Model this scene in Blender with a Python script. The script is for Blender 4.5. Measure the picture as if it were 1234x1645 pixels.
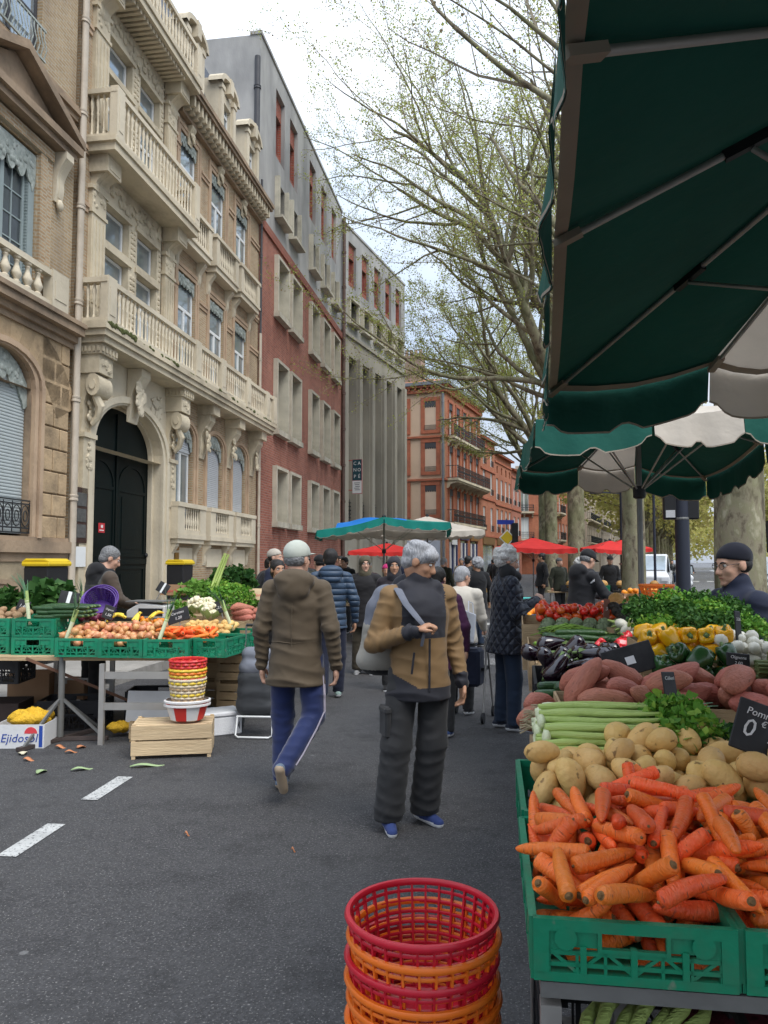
import bpy,math,random
import numpy as np
from mathutils import Vector,Matrix,Euler
R=math.radians
sc=bpy.context.scene
COL=sc.collection
for o in list(bpy.data.objects):
 bpy.data.objects.remove(o)
# camera, sky, sun, exposure
cam_d=bpy.data.cameras.new('camera')
cam=bpy.data.objects.new('camera',cam_d);COL.objects.link(cam)
cam.location=(0,0,1.6)
cam.rotation_euler=(R(90+3.683),0,0)
cam_d.sensor_fit='HORIZONTAL';cam_d.sensor_width=36;cam_d.lens=36.03
cam_d.clip_start=.05;cam_d.clip_end=2000
sc.camera=cam
SUN_EL,SUN_AZ=R(56),R(140)
world=bpy.data.worlds.new('World');sc.world=world;world.use_nodes=True
wn,wl=world.node_tree.nodes,world.node_tree.links
bg=wn['Background'];bg.inputs['Strength'].default_value=1.0
sky=wn.new('ShaderNodeTexSky');sky.sky_type='NISHITA';sky.sun_disc=False
sky.sun_elevation=SUN_EL;sky.sun_rotation=SUN_AZ;sky.air_density=1.0;sky.dust_density=4.0
sk=wn.new('ShaderNodeVectorMath');sk.operation='SCALE';sk.inputs['Scale'].default_value=.05
wl.new(sky.outputs[0],sk.inputs[0])
wtc=wn.new('ShaderNodeTexCoord')
wno=wn.new('ShaderNodeTexNoise');wno.inputs['Scale'].default_value=2.6;wno.inputs['Detail'].default_value=5
wl.new(wtc.outputs['Generated'],wno.inputs['Vector'])
wr=wn.new('ShaderNodeValToRGB')
wr.color_ramp.elements[0].position=.3;wr.color_ramp.elements[0].color=(.46,.60,.82,1)
wr.color_ramp.elements[1].position=.72;wr.color_ramp.elements[1].color=(.88,.91,.96,1)
wl.new(wno.outputs['Fac'],wr.inputs['Fac'])
wm=wn.new('ShaderNodeMix');wm.data_type='RGBA';wm.inputs[0].default_value=.86
wl.new(sk.outputs[0],wm.inputs[6]);wl.new(wr.outputs[0],wm.inputs[7])
wsep=wn.new('ShaderNodeSeparateXYZ');wl.new(wtc.outputs['Generated'],wsep.inputs[0])
wmr=wn.new('ShaderNodeMapRange');wl.new(wsep.outputs[2],wmr.inputs[0]);wmr.inputs[3].default_value=.5;wmr.inputs[4].default_value=1.5
wmu=wn.new('ShaderNodeVectorMath');wmu.operation='SCALE';wl.new(wm.outputs[2],wmu.inputs[0]);wl.new(wmr.outputs[0],wmu.inputs['Scale'])
wl.new(wmu.outputs[0],bg.inputs['Color'])
sun_d=bpy.data.lights.new('sun','SUN');sun_d.energy=1.5;sun_d.angle=R(35);sun_d.color=(1,.97,.92)
sun=bpy.data.objects.new('sun',sun_d);COL.objects.link(sun)
sun.rotation_euler=(Vector((-math.sin(SUN_AZ)*math.cos(SUN_EL),-math.cos(SUN_AZ)*math.cos(SUN_EL),-math.sin(SUN_EL)))).to_track_quat('-Z','Y').to_euler()
sc.view_settings.view_transform='Standard';sc.view_settings.look='None'
sc.view_settings.exposure=.88;sc.view_settings.gamma=1
sc.cycles.use_adaptive_sampling=True;sc.cycles.adaptive_threshold=.02
world.cycles.sampling_method='MANUAL';world.cycles.sample_map_resolution=256
sc.cycles.max_bounces=4;sc.cycles.diffuse_bounces=3;sc.cycles.glossy_bounces=3
sc.cycles.transmission_bounces=4;sc.cycles.transparent_max_bounces=6
sc.cycles.use_denoising=True
# helpers
def tag(o,label=None,cat=None,group=None,kind=None):
 for k,v in(('label',label),('category',cat),('group',group),('kind',kind)):
  if v:o[k]=v
 return o
def thing(name,label,cat,loc=(0,0,0),rz=0,group=None):
 o=bpy.data.objects.new(name,None);COL.objects.link(o)
 o.location=loc;o.rotation_euler=(0,0,rz);o.empty_display_size=.1
 return tag(o,label,cat,group)
def obj(name,mesh,parent=None,loc=None,rot=None,scale=None):
 o=bpy.data.objects.new(name,mesh);COL.objects.link(o)
 if parent is not None:o.parent=parent
 if loc is not None:o.location=loc
 if rot is not None:o.rotation_euler=rot
 if scale is not None:o.scale=(scale,)*3 if isinstance(scale,(int,float))else scale
 return o
def copy_tree(o,parent=None):
 c=o.copy();COL.objects.link(c);c.parent=parent
 for ch in o.children:copy_tree(ch,c)
 return c
class MB:
 """collects shapes into one mesh"""
 def __init__(s):s.v=[];s.f=[];s.m=[]
 def add(s,vs,fs,mi=0):
  b=len(s.v);s.v+=[tuple(p)for p in vs]
  for f in fs:s.f.append(tuple(i+b for i in f));s.m.append(mi)
  return s
 def box(s,x0,x1,y0,y1,z0,z1,mi=0):
  return s.add([(x0,y0,z0),(x1,y0,z0),(x1,y1,z0),(x0,y1,z0),(x0,y0,z1),(x1,y0,z1),(x1,y1,z1),(x0,y1,z1)],[(0,3,2,1),(4,5,6,7),(0,1,5,4),(1,2,6,5),(2,3,7,6),(3,0,4,7)],mi)
 def cbox(s,c,sx,sy,sz,rot=None,mi=0):
  M=(rot if rot is not None else Matrix.Identity(3));c=Vector(c)
  P=[c+M@Vector((a*sx/2,b*sy/2,d*sz/2))for d in(-1,1)for a,b in((-1,-1),(1,-1),(1,1),(-1,1))]
  return s.add(P,[(0,3,2,1),(4,5,6,7),(0,1,5,4),(1,2,6,5),(2,3,7,6),(3,0,4,7)],mi)
 def bar(s,a,b,w,h=None,mi=0,up=(0,0,1)):
  a,b=Vector(a),Vector(b);h=h or w;d=b-a;L=d.length;d.normalize()
  u=Vector(up)
  if abs(d.dot(u))>.98:u=Vector((1,0,0))
  x=d.cross(u).normalized();z=x.cross(d).normalized()
  return s.cbox((a+b)/2,w,L,h,Matrix((x,d,z)).transposed(),mi)
 def tube(s,pts,rad,n=8,mi=0,caps=True,sq=1.0):
  pts=[Vector(p)for p in pts]
  if isinstance(rad,(int,float)):rad=[rad]*len(pts)
  up=None;vs=[];fs=[]
  for i,p in enumerate(pts):
   d=(pts[min(i+1,len(pts)-1)]-pts[max(i-1,0)])
   d=d.normalized()if d.length>1e-9 else Vector((0,0,1))
   if up is None:
    up=Vector((0,0,1))if abs(d.z)<.9 else Vector((1,0,0))
   x=d.cross(up)
   if x.length<1e-6:x=d.orthogonal()
   x.normalize();y=x.cross(d).normalized();up=y
   for k in range(n):
    a=2*math.pi*k/n
    vs.append(p+x*(rad[i]*math.cos(a))+y*(rad[i]*sq*math.sin(a)))
  for i in range(len(pts)-1):
   for k in range(n):
    k2=(k+1)%n
    fs.append((i*n+k,i*n+k2,(i+1)*n+k2,(i+1)*n+k))
  if caps:
   fs.append(tuple(range(n-1,-1,-1)));fs.append(tuple(range((len(pts)-1)*n,len(pts)*n)))
  return s.add(vs,fs,mi)
 def lathe(s,prof,n=12,c=(0,0,0),mi=0,sx=1,sy=1,close=True):
  vs=[];fs=[];m=len(prof)
  for r,z in prof:
   for k in range(n):
    a=2*math.pi*k/n;vs.append((c[0]+r*sx*math.cos(a),c[1]+r*sy*math.sin(a),c[2]+z))
  for i in range(m-1):
   for k in range(n):
    k2=(k+1)%n;fs.append((i*n+k,i*n+k2,(i+1)*n+k2,(i+1)*n+k))
  if close:
   fs.append(tuple(range(n-1,-1,-1)));fs.append(tuple(range((m-1)*n,m*n)))
  return s.add(vs,fs,mi)
 def ball(s,c,r,nu=10,nv=7,mi=0,rot=None):
  if isinstance(r,(int,float)):r=(r,)*3
  c=Vector(c);M=rot if rot is not None else Matrix.Identity(3)
  vs=[c+M@Vector((0,0,-r[2]))];fs=[]
  for i in range(1,nv):
   t=math.pi*i/nv-math.pi/2
   for k in range(nu):
    a=2*math.pi*k/nu
    vs.append(c+M@Vector((r[0]*math.cos(t)*math.cos(a),r[1]*math.cos(t)*math.sin(a),r[2]*math.sin(t))))
  vs.append(c+M@Vector((0,0,r[2])));L=len(vs)-1
  for k in range(nu):
   k2=(k+1)%nu;fs.append((0,1+k2,1+k));fs.append((L,L-nu+k,L-nu+k2))
  for i in range(nv-2):
   for k in range(nu):
    k2=(k+1)%nu;a=1+i*nu
    fs.append((a+k,a+k2,a+nu+k2,a+nu+k))
  return s.add(vs,fs,mi)
 def prism(s,poly,a,b,axis='y',mi=0):
  """poly in the plane across axis, swept from a to b; axis y: poly=(x,z); x: (y,z); z: (x,y)"""
  n=len(poly)
  def P(p,t):return{'y':(p[0],t,p[1]),'x':(t,p[0],p[1]),'z':(p[0],p[1],t)}[axis]
  vs=[P(p,a)for p in poly]+[P(p,b)for p in poly]
  fs=[tuple(range(n)),tuple(range(2*n-1,n-1,-1))]
  fs+=[(i,i+n,(i+1)%n+n,(i+1)%n)for i in range(n)]
  return s.add(vs,fs,mi)
 def quad(s,*p,mi=0):return s.add(p,[tuple(range(len(p)))],mi)
 def mesh(s,name,mats,smooth=None):
  me=bpy.data.meshes.new(name);me.from_pydata(s.v,[],s.f)
  if not isinstance(mats,(list,tuple)):mats=[mats]
  for m in mats:me.materials.append(m)
  if len(mats)>1:me.polygons.foreach_set('material_index',s.m)
  fixn(me)
  if smooth:
   me.shade_smooth()
   if smooth<180:me.set_sharp_from_angle(angle=R(smooth))
  me.update();return me
 def build(s,name,mats,parent=None,loc=None,rot=None,smooth=None,bevel=0,seg=1):
  o=obj(name,s.mesh(name,mats,smooth),parent,loc,rot)
  if bevel:bev(o,bevel,seg)
  return o
import bmesh
def fixn(me):
 b=bmesh.new();b.from_mesh(me);bmesh.ops.recalc_face_normals(b,faces=b.faces);b.to_mesh(me);b.free()
def bev(o,w,seg=1):
 m=o.modifiers.new('bevel','BEVEL');m.width=w;m.segments=seg;m.limit_method='ANGLE';m.angle_limit=R(40)
 return o
# materials
MATS={}
def _new(name):
 m=bpy.data.materials.new(name);m.use_nodes=True
 n,l=m.node_tree.nodes,m.node_tree.links
 return m,n,l,n['Principled BSDF']
def _n(n,l,typ,**kw):
 d=n.new(typ)
 for k,v in kw.items():
  if k in d.inputs:
   if hasattr(v,'is_output'):l.new(v,d.inputs[k])
   else:d.inputs[k].default_value=v
  else:setattr(d,k,v)
 return d
def _mix(n,l,fac,a,b,blend='MIX'):
 d=n.new('ShaderNodeMix');d.data_type='RGBA';d.blend_type=blend
 for i,v in((0,fac),(6,a),(7,b)):
  if hasattr(v,'is_output'):l.new(v,d.inputs[i])
  elif i==0:d.inputs[0].default_value=v
  else:d.inputs[i].default_value=(*v[:3],1)
 return d.outputs[2]
def _ramp(n,l,fac,stops):
 d=n.new('ShaderNodeValToRGB');e=d.color_ramp.elements
 while len(e)<len(stops):e.new(.5)
 for i,(p,c)in enumerate(stops):
  e[i].position=p;e[i].color=(*c,1)if len(c)==3 else c
 l.new(fac,d.inputs[0]);return d.outputs[0]
def mat(name,col,rough=.7,var=.15,vs=4.,bump=.15,bs=40.,metal=0,spec=.4,rnd=0,stain=None,stain_amt=.5,stain_s=1.2,spots=None,spot_s=60.,spot_w=.62,stretch=None,sub=0,coat=0,sheen=0,emit=None,hue=0,alpha=1):
 if name in MATS:return MATS[name]
 m,n,l,B=_new(name)
 tc=n.new('ShaderNodeTexCoord');co=tc.outputs['Object']
 if stretch:
  mp=_n(n,l,'ShaderNodeMapping');mp.inputs['Scale'].default_value=stretch;l.new(co,mp.inputs[0]);co=mp.outputs[0]
 no=_n(n,l,'ShaderNodeTexNoise',Vector=co,Scale=vs,Detail=3.,Roughness=.6)
 c=_mix(n,l,no.outputs['Fac'],[max(0,x*(1-var*1.6))for x in col],[min(1,x*(1+var*1.6))for x in col])
 if stain:
  n2=_n(n,l,'ShaderNodeTexNoise',Vector=co,Scale=stain_s,Detail=4.,Roughness=.65)
  f=_ramp(n,l,n2.outputs['Fac'],[(.45,(0,0,0)),(.72,(stain_amt,)*3)])
  c=_mix(n,l,f,c,stain)
 if spots:
  n3=_n(n,l,'ShaderNodeTexNoise',Vector=co,Scale=spot_s,Detail=2.)
  f=_ramp(n,l,n3.outputs['Fac'],[(spot_w,(0,0,0)),(spot_w+.06,(1,1,1))])
  c=_mix(n,l,f,c,spots)
 if rnd or hue:
  oi=n.new('ShaderNodeObjectInfo')
  mr=_n(n,l,'ShaderNodeMapRange');l.new(oi.outputs['Random'],mr.inputs[0]);mr.inputs[3].default_value=1-rnd;mr.inputs[4].default_value=1+rnd
  hs=n.new('ShaderNodeHueSaturation');l.new(c,hs.inputs['Color']);l.new(mr.outputs[0],hs.inputs['Value'])
  if hue:
   m2=_n(n,l,'ShaderNodeMath',operation='MULTIPLY_ADD');l.new(oi.outputs['Random'],m2.inputs[0])
   m2.inputs[1].default_value=7.31;m2.inputs[2].default_value=0
   m3=_n(n,l,'ShaderNodeMath',operation='FRACT');l.new(m2.outputs[0],m3.inputs[0])
   m4=_n(n,l,'ShaderNodeMapRange');l.new(m3.outputs[0],m4.inputs[0]);m4.inputs[3].default_value=.5-hue;m4.inputs[4].default_value=.5+hue
   l.new(m4.outputs[0],hs.inputs['Hue'])
  c=hs.outputs[0]
 l.new(c,B.inputs['Base Color'])
 B.inputs['Roughness'].default_value=rough;B.inputs['Metallic'].default_value=metal
 B.inputs['Specular IOR Level'].default_value=spec
 if coat:B.inputs['Coat Weight'].default_value=coat;B.inputs['Coat Roughness'].default_value=.15
 if sheen:B.inputs['Sheen Weight'].default_value=sheen
 if sub:
  B.inputs['Subsurface Weight'].default_value=sub;B.inputs['Subsurface Radius'].default_value=(.02,.01,.006);B.inputs['Subsurface Scale'].default_value=.5
 if emit:B.inputs['Emission Color'].default_value=(*emit[:3],1);B.inputs['Emission Strength'].default_value=emit[3]
 if alpha<1:B.inputs['Alpha'].default_value=alpha
 if bump:
  nb=_n(n,l,'ShaderNodeTexNoise',Vector=co,Scale=bs,Detail=2.)
  bp=_n(n,l,'ShaderNodeBump',Strength=bump,Distance=.02);l.new(nb.outputs['Fac'],bp.inputs['Height']);l.new(bp.outputs[0],B.inputs['Normal'])
 MATS[name]=m;return m
def brick(name,c1,c2,mortar,w=.24,h=.065,gap=.012,var=.25,bump=.5,stain=None,streak=False):
 if name in MATS:return MATS[name]
 m,n,l,B=_new(name)
 tc=n.new('ShaderNodeTexCoord');sp=n.new('ShaderNodeSeparateXYZ');l.new(tc.outputs['Object'],sp.inputs[0])
 ad=_n(n,l,'ShaderNodeMath',operation='ADD');l.new(sp.outputs[0],ad.inputs[0]);l.new(sp.outputs[1],ad.inputs[1])
 cb=n.new('ShaderNodeCombineXYZ');l.new(ad.outputs[0],cb.inputs[0]);l.new(sp.outputs[2],cb.inputs[1])
 bt=_n(n,l,'ShaderNodeTexBrick',Vector=cb.outputs[0],Scale=1.0,offset=.5)
 bt.inputs['Brick Width'].default_value=w;bt.inputs['Row Height'].default_value=h;bt.inputs['Mortar Size'].default_value=gap
 bt.inputs['Mortar Smooth'].default_value=.2;bt.inputs['Bias'].default_value=0
 bt.inputs['Color1'].default_value=(*c1,1);bt.inputs['Color2'].default_value=(*c2,1);bt.inputs['Mortar'].default_value=(*mortar,1)
 no=_n(n,l,'ShaderNodeTexNoise',Vector=tc.outputs['Object'],Scale=.55,Detail=5.,Roughness=.7)
 c=_mix(n,l,_ramp(n,l,no.outputs['Fac'],[(.3,(0,0,0)),(.75,(1,1,1))]),bt.outputs['Color'],(.5-var,.5-var,.5-var),'SOFT_LIGHT')
 if stain:
  mp=_n(n,l,'ShaderNodeMapping');mp.inputs['Scale'].default_value=(1.1,1.1,.25);l.new(tc.outputs['Object'],mp.inputs[0])
  n2=_n(n,l,'ShaderNodeTexNoise',Vector=mp.outputs[0],Scale=1.1,Detail=4.,Roughness=.65)
  c=_mix(n,l,_ramp(n,l,n2.outputs['Fac'],[(.48,(0,0,0)),(.75,(.6,)*3)]),c,stain)
 l.new(c,B.inputs['Base Color']);B.inputs['Roughness'].default_value=.88;B.inputs['Specular IOR Level'].default_value=.2
 bp=_n(n,l,'ShaderNodeBump',Strength=bump,Distance=.02);bp.invert=True;l.new(bt.outputs['Fac'],bp.inputs['Height']);l.new(bp.outputs[0],B.inputs['Normal'])
 MATS[name]=m;return m
def glass(name,col=(.02,.03,.035),rough=.06,spec=.9):
 return mat(name,col,rough,.3,1.5,.06,1.2,spec=spec)
def emissionless_text(txt,size,parent,m,loc,rot,name='lettering',depth=.002,align='CENTER',shear=0):
 cu=bpy.data.curves.new(name,'FONT');cu.body=txt;cu.size=size;cu.extrude=depth;cu.align_x=align;cu.align_y='CENTER';cu.shear=shear
 cu.resolution_u=2
 t=bpy.data.objects.new(name,cu);me=bpy.data.meshes.new_from_object(t);bpy.data.objects.remove(t);bpy.data.curves.remove(cu)
 me.name=name;me.materials.clear();me.materials.append(m)
 return obj(name,me,parent,loc,rot)
lettering=emissionless_text
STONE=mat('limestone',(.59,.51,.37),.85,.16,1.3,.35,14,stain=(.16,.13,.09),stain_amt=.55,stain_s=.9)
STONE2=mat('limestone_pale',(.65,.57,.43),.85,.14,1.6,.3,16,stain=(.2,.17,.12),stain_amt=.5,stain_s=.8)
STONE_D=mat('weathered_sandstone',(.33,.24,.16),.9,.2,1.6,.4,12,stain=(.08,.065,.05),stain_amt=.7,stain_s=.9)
BUFF=brick('buff_brick',(.5,.36,.22),(.38,.25,.14),(.46,.4,.3),.22,.062,.014,stain=(.14,.1,.07))
BUFF2=brick('pale_buff_brick',(.46,.34,.2),(.37,.26,.14),(.44,.38,.29),.22,.062,.014,stain=(.16,.12,.09))
ROSE=mat('rose_render',(.46,.33,.22),.85,.16,1.4,.2,20,stain=(.15,.1,.07),stain_amt=.5)
REDB=brick('red_brick',(.42,.155,.105),(.3,.105,.075),(.37,.26,.21),.26,.085,.012,var=.2,bump=.6,stain=(.12,.04,.03))
CONC=mat('grey_concrete',(.4,.39,.37),.9,.16,.9,.25,18,stain=(.11,.11,.115),stain_amt=.75,stain_s=.35,stretch=(1,1,.45))
CONC2=mat('pale_concrete_frame',(.52,.48,.38),.88,.15,1.5,.25,20,stain=(.14,.13,.11),stain_amt=.6,stain_s=.9)
CONC3=mat('beige_concrete',(.36,.33,.27),.9,.16,1.2,.3,16,stain=(.1,.095,.085),stain_amt=.6,stain_s=.6,stretch=(1,1,.4))
GLASS=mat('window_glass',(.34,.38,.4),.05,.3,1.5,.08,1.2,metal=.55,spec=.9);GLASS_B=glass('blind_window_glass',(.16,.16,.15),.25,.5)
WHITEP=mat('white_paint',(.72,.73,.72),.5,.05,3,.05,30)
GREYP=mat('blue_grey_paint',(.26,.31,.31),.55,.1,3,.08,30)
LAMB=mat('green_grey_cast_metal',(.27,.3,.27),.6,.25,9,.6,14,stain=(.5,.52,.48),stain_amt=.6,stain_s=9)
IRON=mat('wrought_iron',(.03,.032,.035),.55,.2,8,.1,40,metal=.3)
SLATE=mat('slate',(.085,.095,.115),.6,.25,5,.3,12)
ZINC=mat('zinc',(.2,.21,.23),.5,.15,2,.1,20,metal=.4)
DARK=mat('dark_interior',(.012,.012,.014),.9,.1,2,0)
# ground
def asphalt(name,base,fleck,rough=.86,wear=(.12,.12,.118)):
 m,n,l,B=_new(name)
 tc=n.new('ShaderNodeTexCoord');co=tc.outputs['Object']
 vo=_n(n,l,'ShaderNodeTexVoronoi',Vector=co,Scale=95.)
 c=_mix(n,l,_ramp(n,l,vo.outputs['Color'],[(.25,(0,0,0)),(.9,(1,1,1))]),base,[x*1.9 for x in base])
 n1=_n(n,l,'ShaderNodeTexNoise',Vector=co,Scale=95.,Detail=2.)
 c=_mix(n,l,_ramp(n,l,n1.outputs['Fac'],[(.61,(0,0,0)),(.68,(1,1,1))]),c,fleck)
 n2=_n(n,l,'ShaderNodeTexNoise',Vector=co,Scale=.45,Detail=5.,Roughness=.7)
 c=_mix(n,l,_ramp(n,l,n2.outputs['Fac'],[(.4,(0,0,0)),(.75,(.55,)*3)]),c,wear)
 n4=_n(n,l,'ShaderNodeTexNoise',Vector=co,Scale=2.2,Detail=4.,Roughness=.75)
 c=_mix(n,l,_ramp(n,l,n4.outputs['Fac'],[(.52,(0,0,0)),(.7,(.5,)*3)]),c,[x*.55 for x in base])
 vg=_n(n,l,'ShaderNodeTexVoronoi',Vector=co,Scale=2.3);vn=_n(n,l,'ShaderNodeTexNoise',Vector=co,Scale=1.1)
 c=_mix(n,l,_mix(n,l,1.,_ramp(n,l,vg.outputs['Distance'],[(.035,(.8,)*3),(.05,(0,0,0))]),_ramp(n,l,vn.outputs['Fac'],[(.5,(0,0,0)),(.55,(1,1,1))]),'MULTIPLY'),c,(.15,.148,.145))
 l.new(c,B.inputs['Base Color'])
 l.new(_ramp(n,l,n4.outputs['Fac'],[(.3,(rough-.22,)*3),(.65,(rough,)*3)]),B.inputs['Roughness'])
 B.inputs['Specular IOR Level'].default_value=.4
 bp=_n(n,l,'ShaderNodeBump',Strength=.55,Distance=.006);l.new(vo.outputs['Distance'],bp.inputs['Height']);l.new(bp.outputs[0],B.inputs['Normal'])
 return m
ASPH=asphalt('asphalt',(.034,.033,.034),(.22,.21,.2),wear=(.075,.074,.073))
ASPH2=asphalt('boulevard_asphalt',(.10,.10,.102),(.26,.25,.25),wear=(.17,.17,.17))
PAINT=mat('road_paint',(.5,.5,.48),.8,.12,8,.5,160,spots=(.12,.12,.12),spot_s=70,spot_w=.58,stain=(.25,.25,.24),stain_amt=.5,stain_s=6)
GRANITE=mat('kerb_granite',(.33,.31,.28),.85,.2,12,.4,90,stain=(.12,.11,.1))
PAVE=mat('pavement_concrete',(.29,.275,.25),.9,.18,2,.35,60,stain=(.1,.095,.09))
D1=Vector((.148,.989,0)).normalized();N1=Vector((D1.y,-D1.x,0));P1=Vector((-8,0,0));A1=math.atan2(D1.y,D1.x)
def F1(s,off=0,z=0):return P1+D1*s+N1*off+Vector((0,0,z))
g=MB().quad((-500,-300,0),(600,-300,0),(600,900,0),(-500,900,0)).build('road',ASPH);tag(g,kind='structure')
g=MB().add([(9.2,-20,.004),(30,-20,.004),(330,800,.004),(262,800,.004),(13.5,32,.004)],[(0,1,2,3,4)]).build('boulevard',ASPH2);tag(g,kind='structure')
# left pavement with its granite kerb
def strip(name,pts_in,pts_out,z,m):
 n=len(pts_in);vs=[(p.x,p.y,z)for p in pts_in]+[(p.x,p.y,z)for p in pts_out]+[(p.x,p.y,0)for p in pts_out]
 fs=[(i,i+1,n+i+1,n+i)for i in range(n-1)]+[(n+i,n+i+1,2*n+i+1,2*n+i)for i in range(n-1)]
 return tag(MB().add(vs,fs).build(name,m),kind='structure')
pav=strip('pavement',[F1(-12),F1(39.6)],[F1(-12,2.75),F1(40.5,2.75)],.13,PAVE)
ks=MB().box(0,.985,-.14,.14,0,.136).mesh('kerb_stone',GRANITE)
for i in range(44):
 o=obj('kerb_stone',ks,pav,F1(-2+i,2.86),(0,0,A1))
# road paint on the market street
def mark(name,pts,label,z=.005,m=PAINT):
 n=len(pts);o=MB().add([(x,y,z)for x,y in pts],[tuple(range(n))]).build(name,m)
 return tag(o,kind='structure')
def dash(x,y,L,w,ang,name='lane_marking'):
 c,s=math.cos(ang),math.sin(ang);P=[]
 for a,b in((0,-w/2),(L,-w/2),(L,w/2),(0,w/2)):P.append((x+a*c-b*s,y+a*s+b*c))
 return mark(name,P,'')
LA=R(84)
dash(-2.05,4.28,.52,.115,LA);dash(-1.98,5.27,.56,.115,LA);pass
mark('lane_marking',[(1.9,19.4),(3.0,19.5),(3.1,20.2),(1.95,20.1)],'')
# manhole cover
MET=mat('cast_iron',(.24,.235,.23),.55,.3,30,.7,45,metal=.5)
mh=thing('manhole_cover','round pale cast iron manhole cover set in the market street asphalt','manhole cover',(1.62,12.4,0))
q=MB();q.lathe([(.40,.003),(.40,.012),(.33,.012),(.33,.006)],28);q.build('rim',MET,mh)
q=MB();q.lathe([(.0,.006),(.32,.006),(.32,.009),(.0,.009)],28)
for i in range(-3,4):
 for j in range(-3,4):
  if i*i+j*j<11:q.box(i*.085-.025,i*.085+.025,j*.085-.025,j*.085+.025,.009,.013)
q.build('lid',MET,mh)
# building kit (local frame: x along the front, -y out to the street, z up)
def wall(mb,x0,x1,z0,z1,holes,y=0.,depth=.3,mi=0,rmi=None):
 rmi=mi if rmi is None else rmi
 xs=sorted({x0,x1,*[h[0]for h in holes],*[h[1]for h in holes]});zs=sorted({z0,z1,*[h[2]for h in holes],*[h[3]for h in holes]})
 xs=[x for x in xs if x0<=x<=x1];zs=[z for z in zs if z0<=z<=z1]
 for i in range(len(xs)-1):
  for k in range(len(zs)-1):
   cx,cz=(xs[i]+xs[i+1])/2,(zs[k]+zs[k+1])/2
   if any(h[0]<cx<h[1]and h[2]<cz<h[3]for h in holes):continue
   mb.quad((xs[i],y,zs[k]),(xs[i+1],y,zs[k]),(xs[i+1],y,zs[k+1]),(xs[i],y,zs[k+1]),mi=mi)
 for a,b,c,d in holes:
  e=y+depth
  mb.quad((a,y,c),(a,e,c),(a,e,d),(a,y,d),mi=rmi);mb.quad((b,y,c),(b,y,d),(b,e,d),(b,e,c),mi=rmi)
  mb.quad((a,y,d),(a,e,d),(b,e,d),(b,y,d),mi=rmi);mb.quad((a,y,c),(b,y,c),(b,e,c),(a,e,c),mi=rmi)
def shell(mb,x0,x1,y0,y1,z0,z1,mi=0,roof=True):
 """sides, back and top of a building behind its front"""
 mb.quad((x0,y0,z0),(x0,y0,z1),(x0,y1,z1),(x0,y1,z0),mi=mi);mb.quad((x1,y0,z0),(x1,y1,z0),(x1,y1,z1),(x1,y0,z1),mi=mi)
 mb.quad((x0,y1,z0),(x0,y1,z1),(x1,y1,z1),(x1,y1,z0),mi=mi)
 if roof:mb.quad((x0,y0,z1),(x1,y0,z1),(x1,y1,z1),(x0,y1,z1),mi=mi)
WIN={}
def window(root,x,z,w,h,y=.25,kind='french',frame=WHITEP,pane=GLASS,name='window'):
 """a window part with its pane as sub-part; x, z = lower left corner"""
 key=(round(w,3),round(h,3),kind,frame.name,pane.name)
 if key not in WIN:
  t=.06;q=MB();p=MB()
  q.box(0,t,0,.07,0,h);q.box(w-t,w,0,.07,0,h);q.box(t,w-t,0,.07,0,t);q.box(t,w-t,0,.07,h-t,h)
  p.box(t*.5,w-t*.5,.035,.045,t*.5,h-t*.5)
  if kind in('french','transom'):
   zt=h*.68 if kind=='transom' else h
   q.box(w/2-.045,w/2+.045,-.012,.06,t,min(zt,h-t))
   if kind=='transom':q.box(t,w-t,-.015,.065,zt-.04,zt+.04)
   for zz in(h*.33,)if kind=='french' else():
    q.box(t,w/2-.045,.01,.055,zz-.015,zz+.015);q.box(w/2+.045,w-t,.01,.055,zz-.015,zz+.015)
  if kind=='grid':
   q.box(w/2-.05,w/2+.05,-.012,.06,t,h-t)
   for k in range(1,6):
    zz=h*k/6
    q.box(t,w/2-.05,.012,.055,zz-.012,zz+.012);q.box(w/2+.05,w-t,.012,.055,zz-.012,zz+.012)
   for xx in(w*.27,w*.73):q.box(xx-.012,xx+.012,.01,.05,t,h-t)
  if kind=='small':q.box(w/2-.02,w/2+.02,0,.055,t,h-t)
  WIN[key]=(q.mesh(name,frame),p.mesh('pane',pane))
 a,b=WIN[key]
 o=obj(name,a,root,(x,y,z));obj('pane',b,o)
 return o
def shutter(root,x,z,w,h,y,m,name='roller_shutter',pitch=.055):
 key=(round(w,3),round(h,3),'sh',m.name)
 if key not in WIN:
  q=MB();k=int(h/pitch);d=h/k
  prof=[]
  for i in range(k):prof+=[(0,i*d),(-.014,i*d+d*.3),(-.014,i*d+d*.7),(0,i*d+d)]
  vs=[(a,p[0],p[1])for p in prof for a in(0,w)]
  q.add(vs,[(2*i,2*i+1,2*i+3,2*i+2)for i in range(len(prof)-1)]);q.box(0,w,-.02,.03,-.03,.03)
  WIN[key]=q.mesh(name,m)
 return obj(name,WIN[key],root,(x,y,z))
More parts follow.
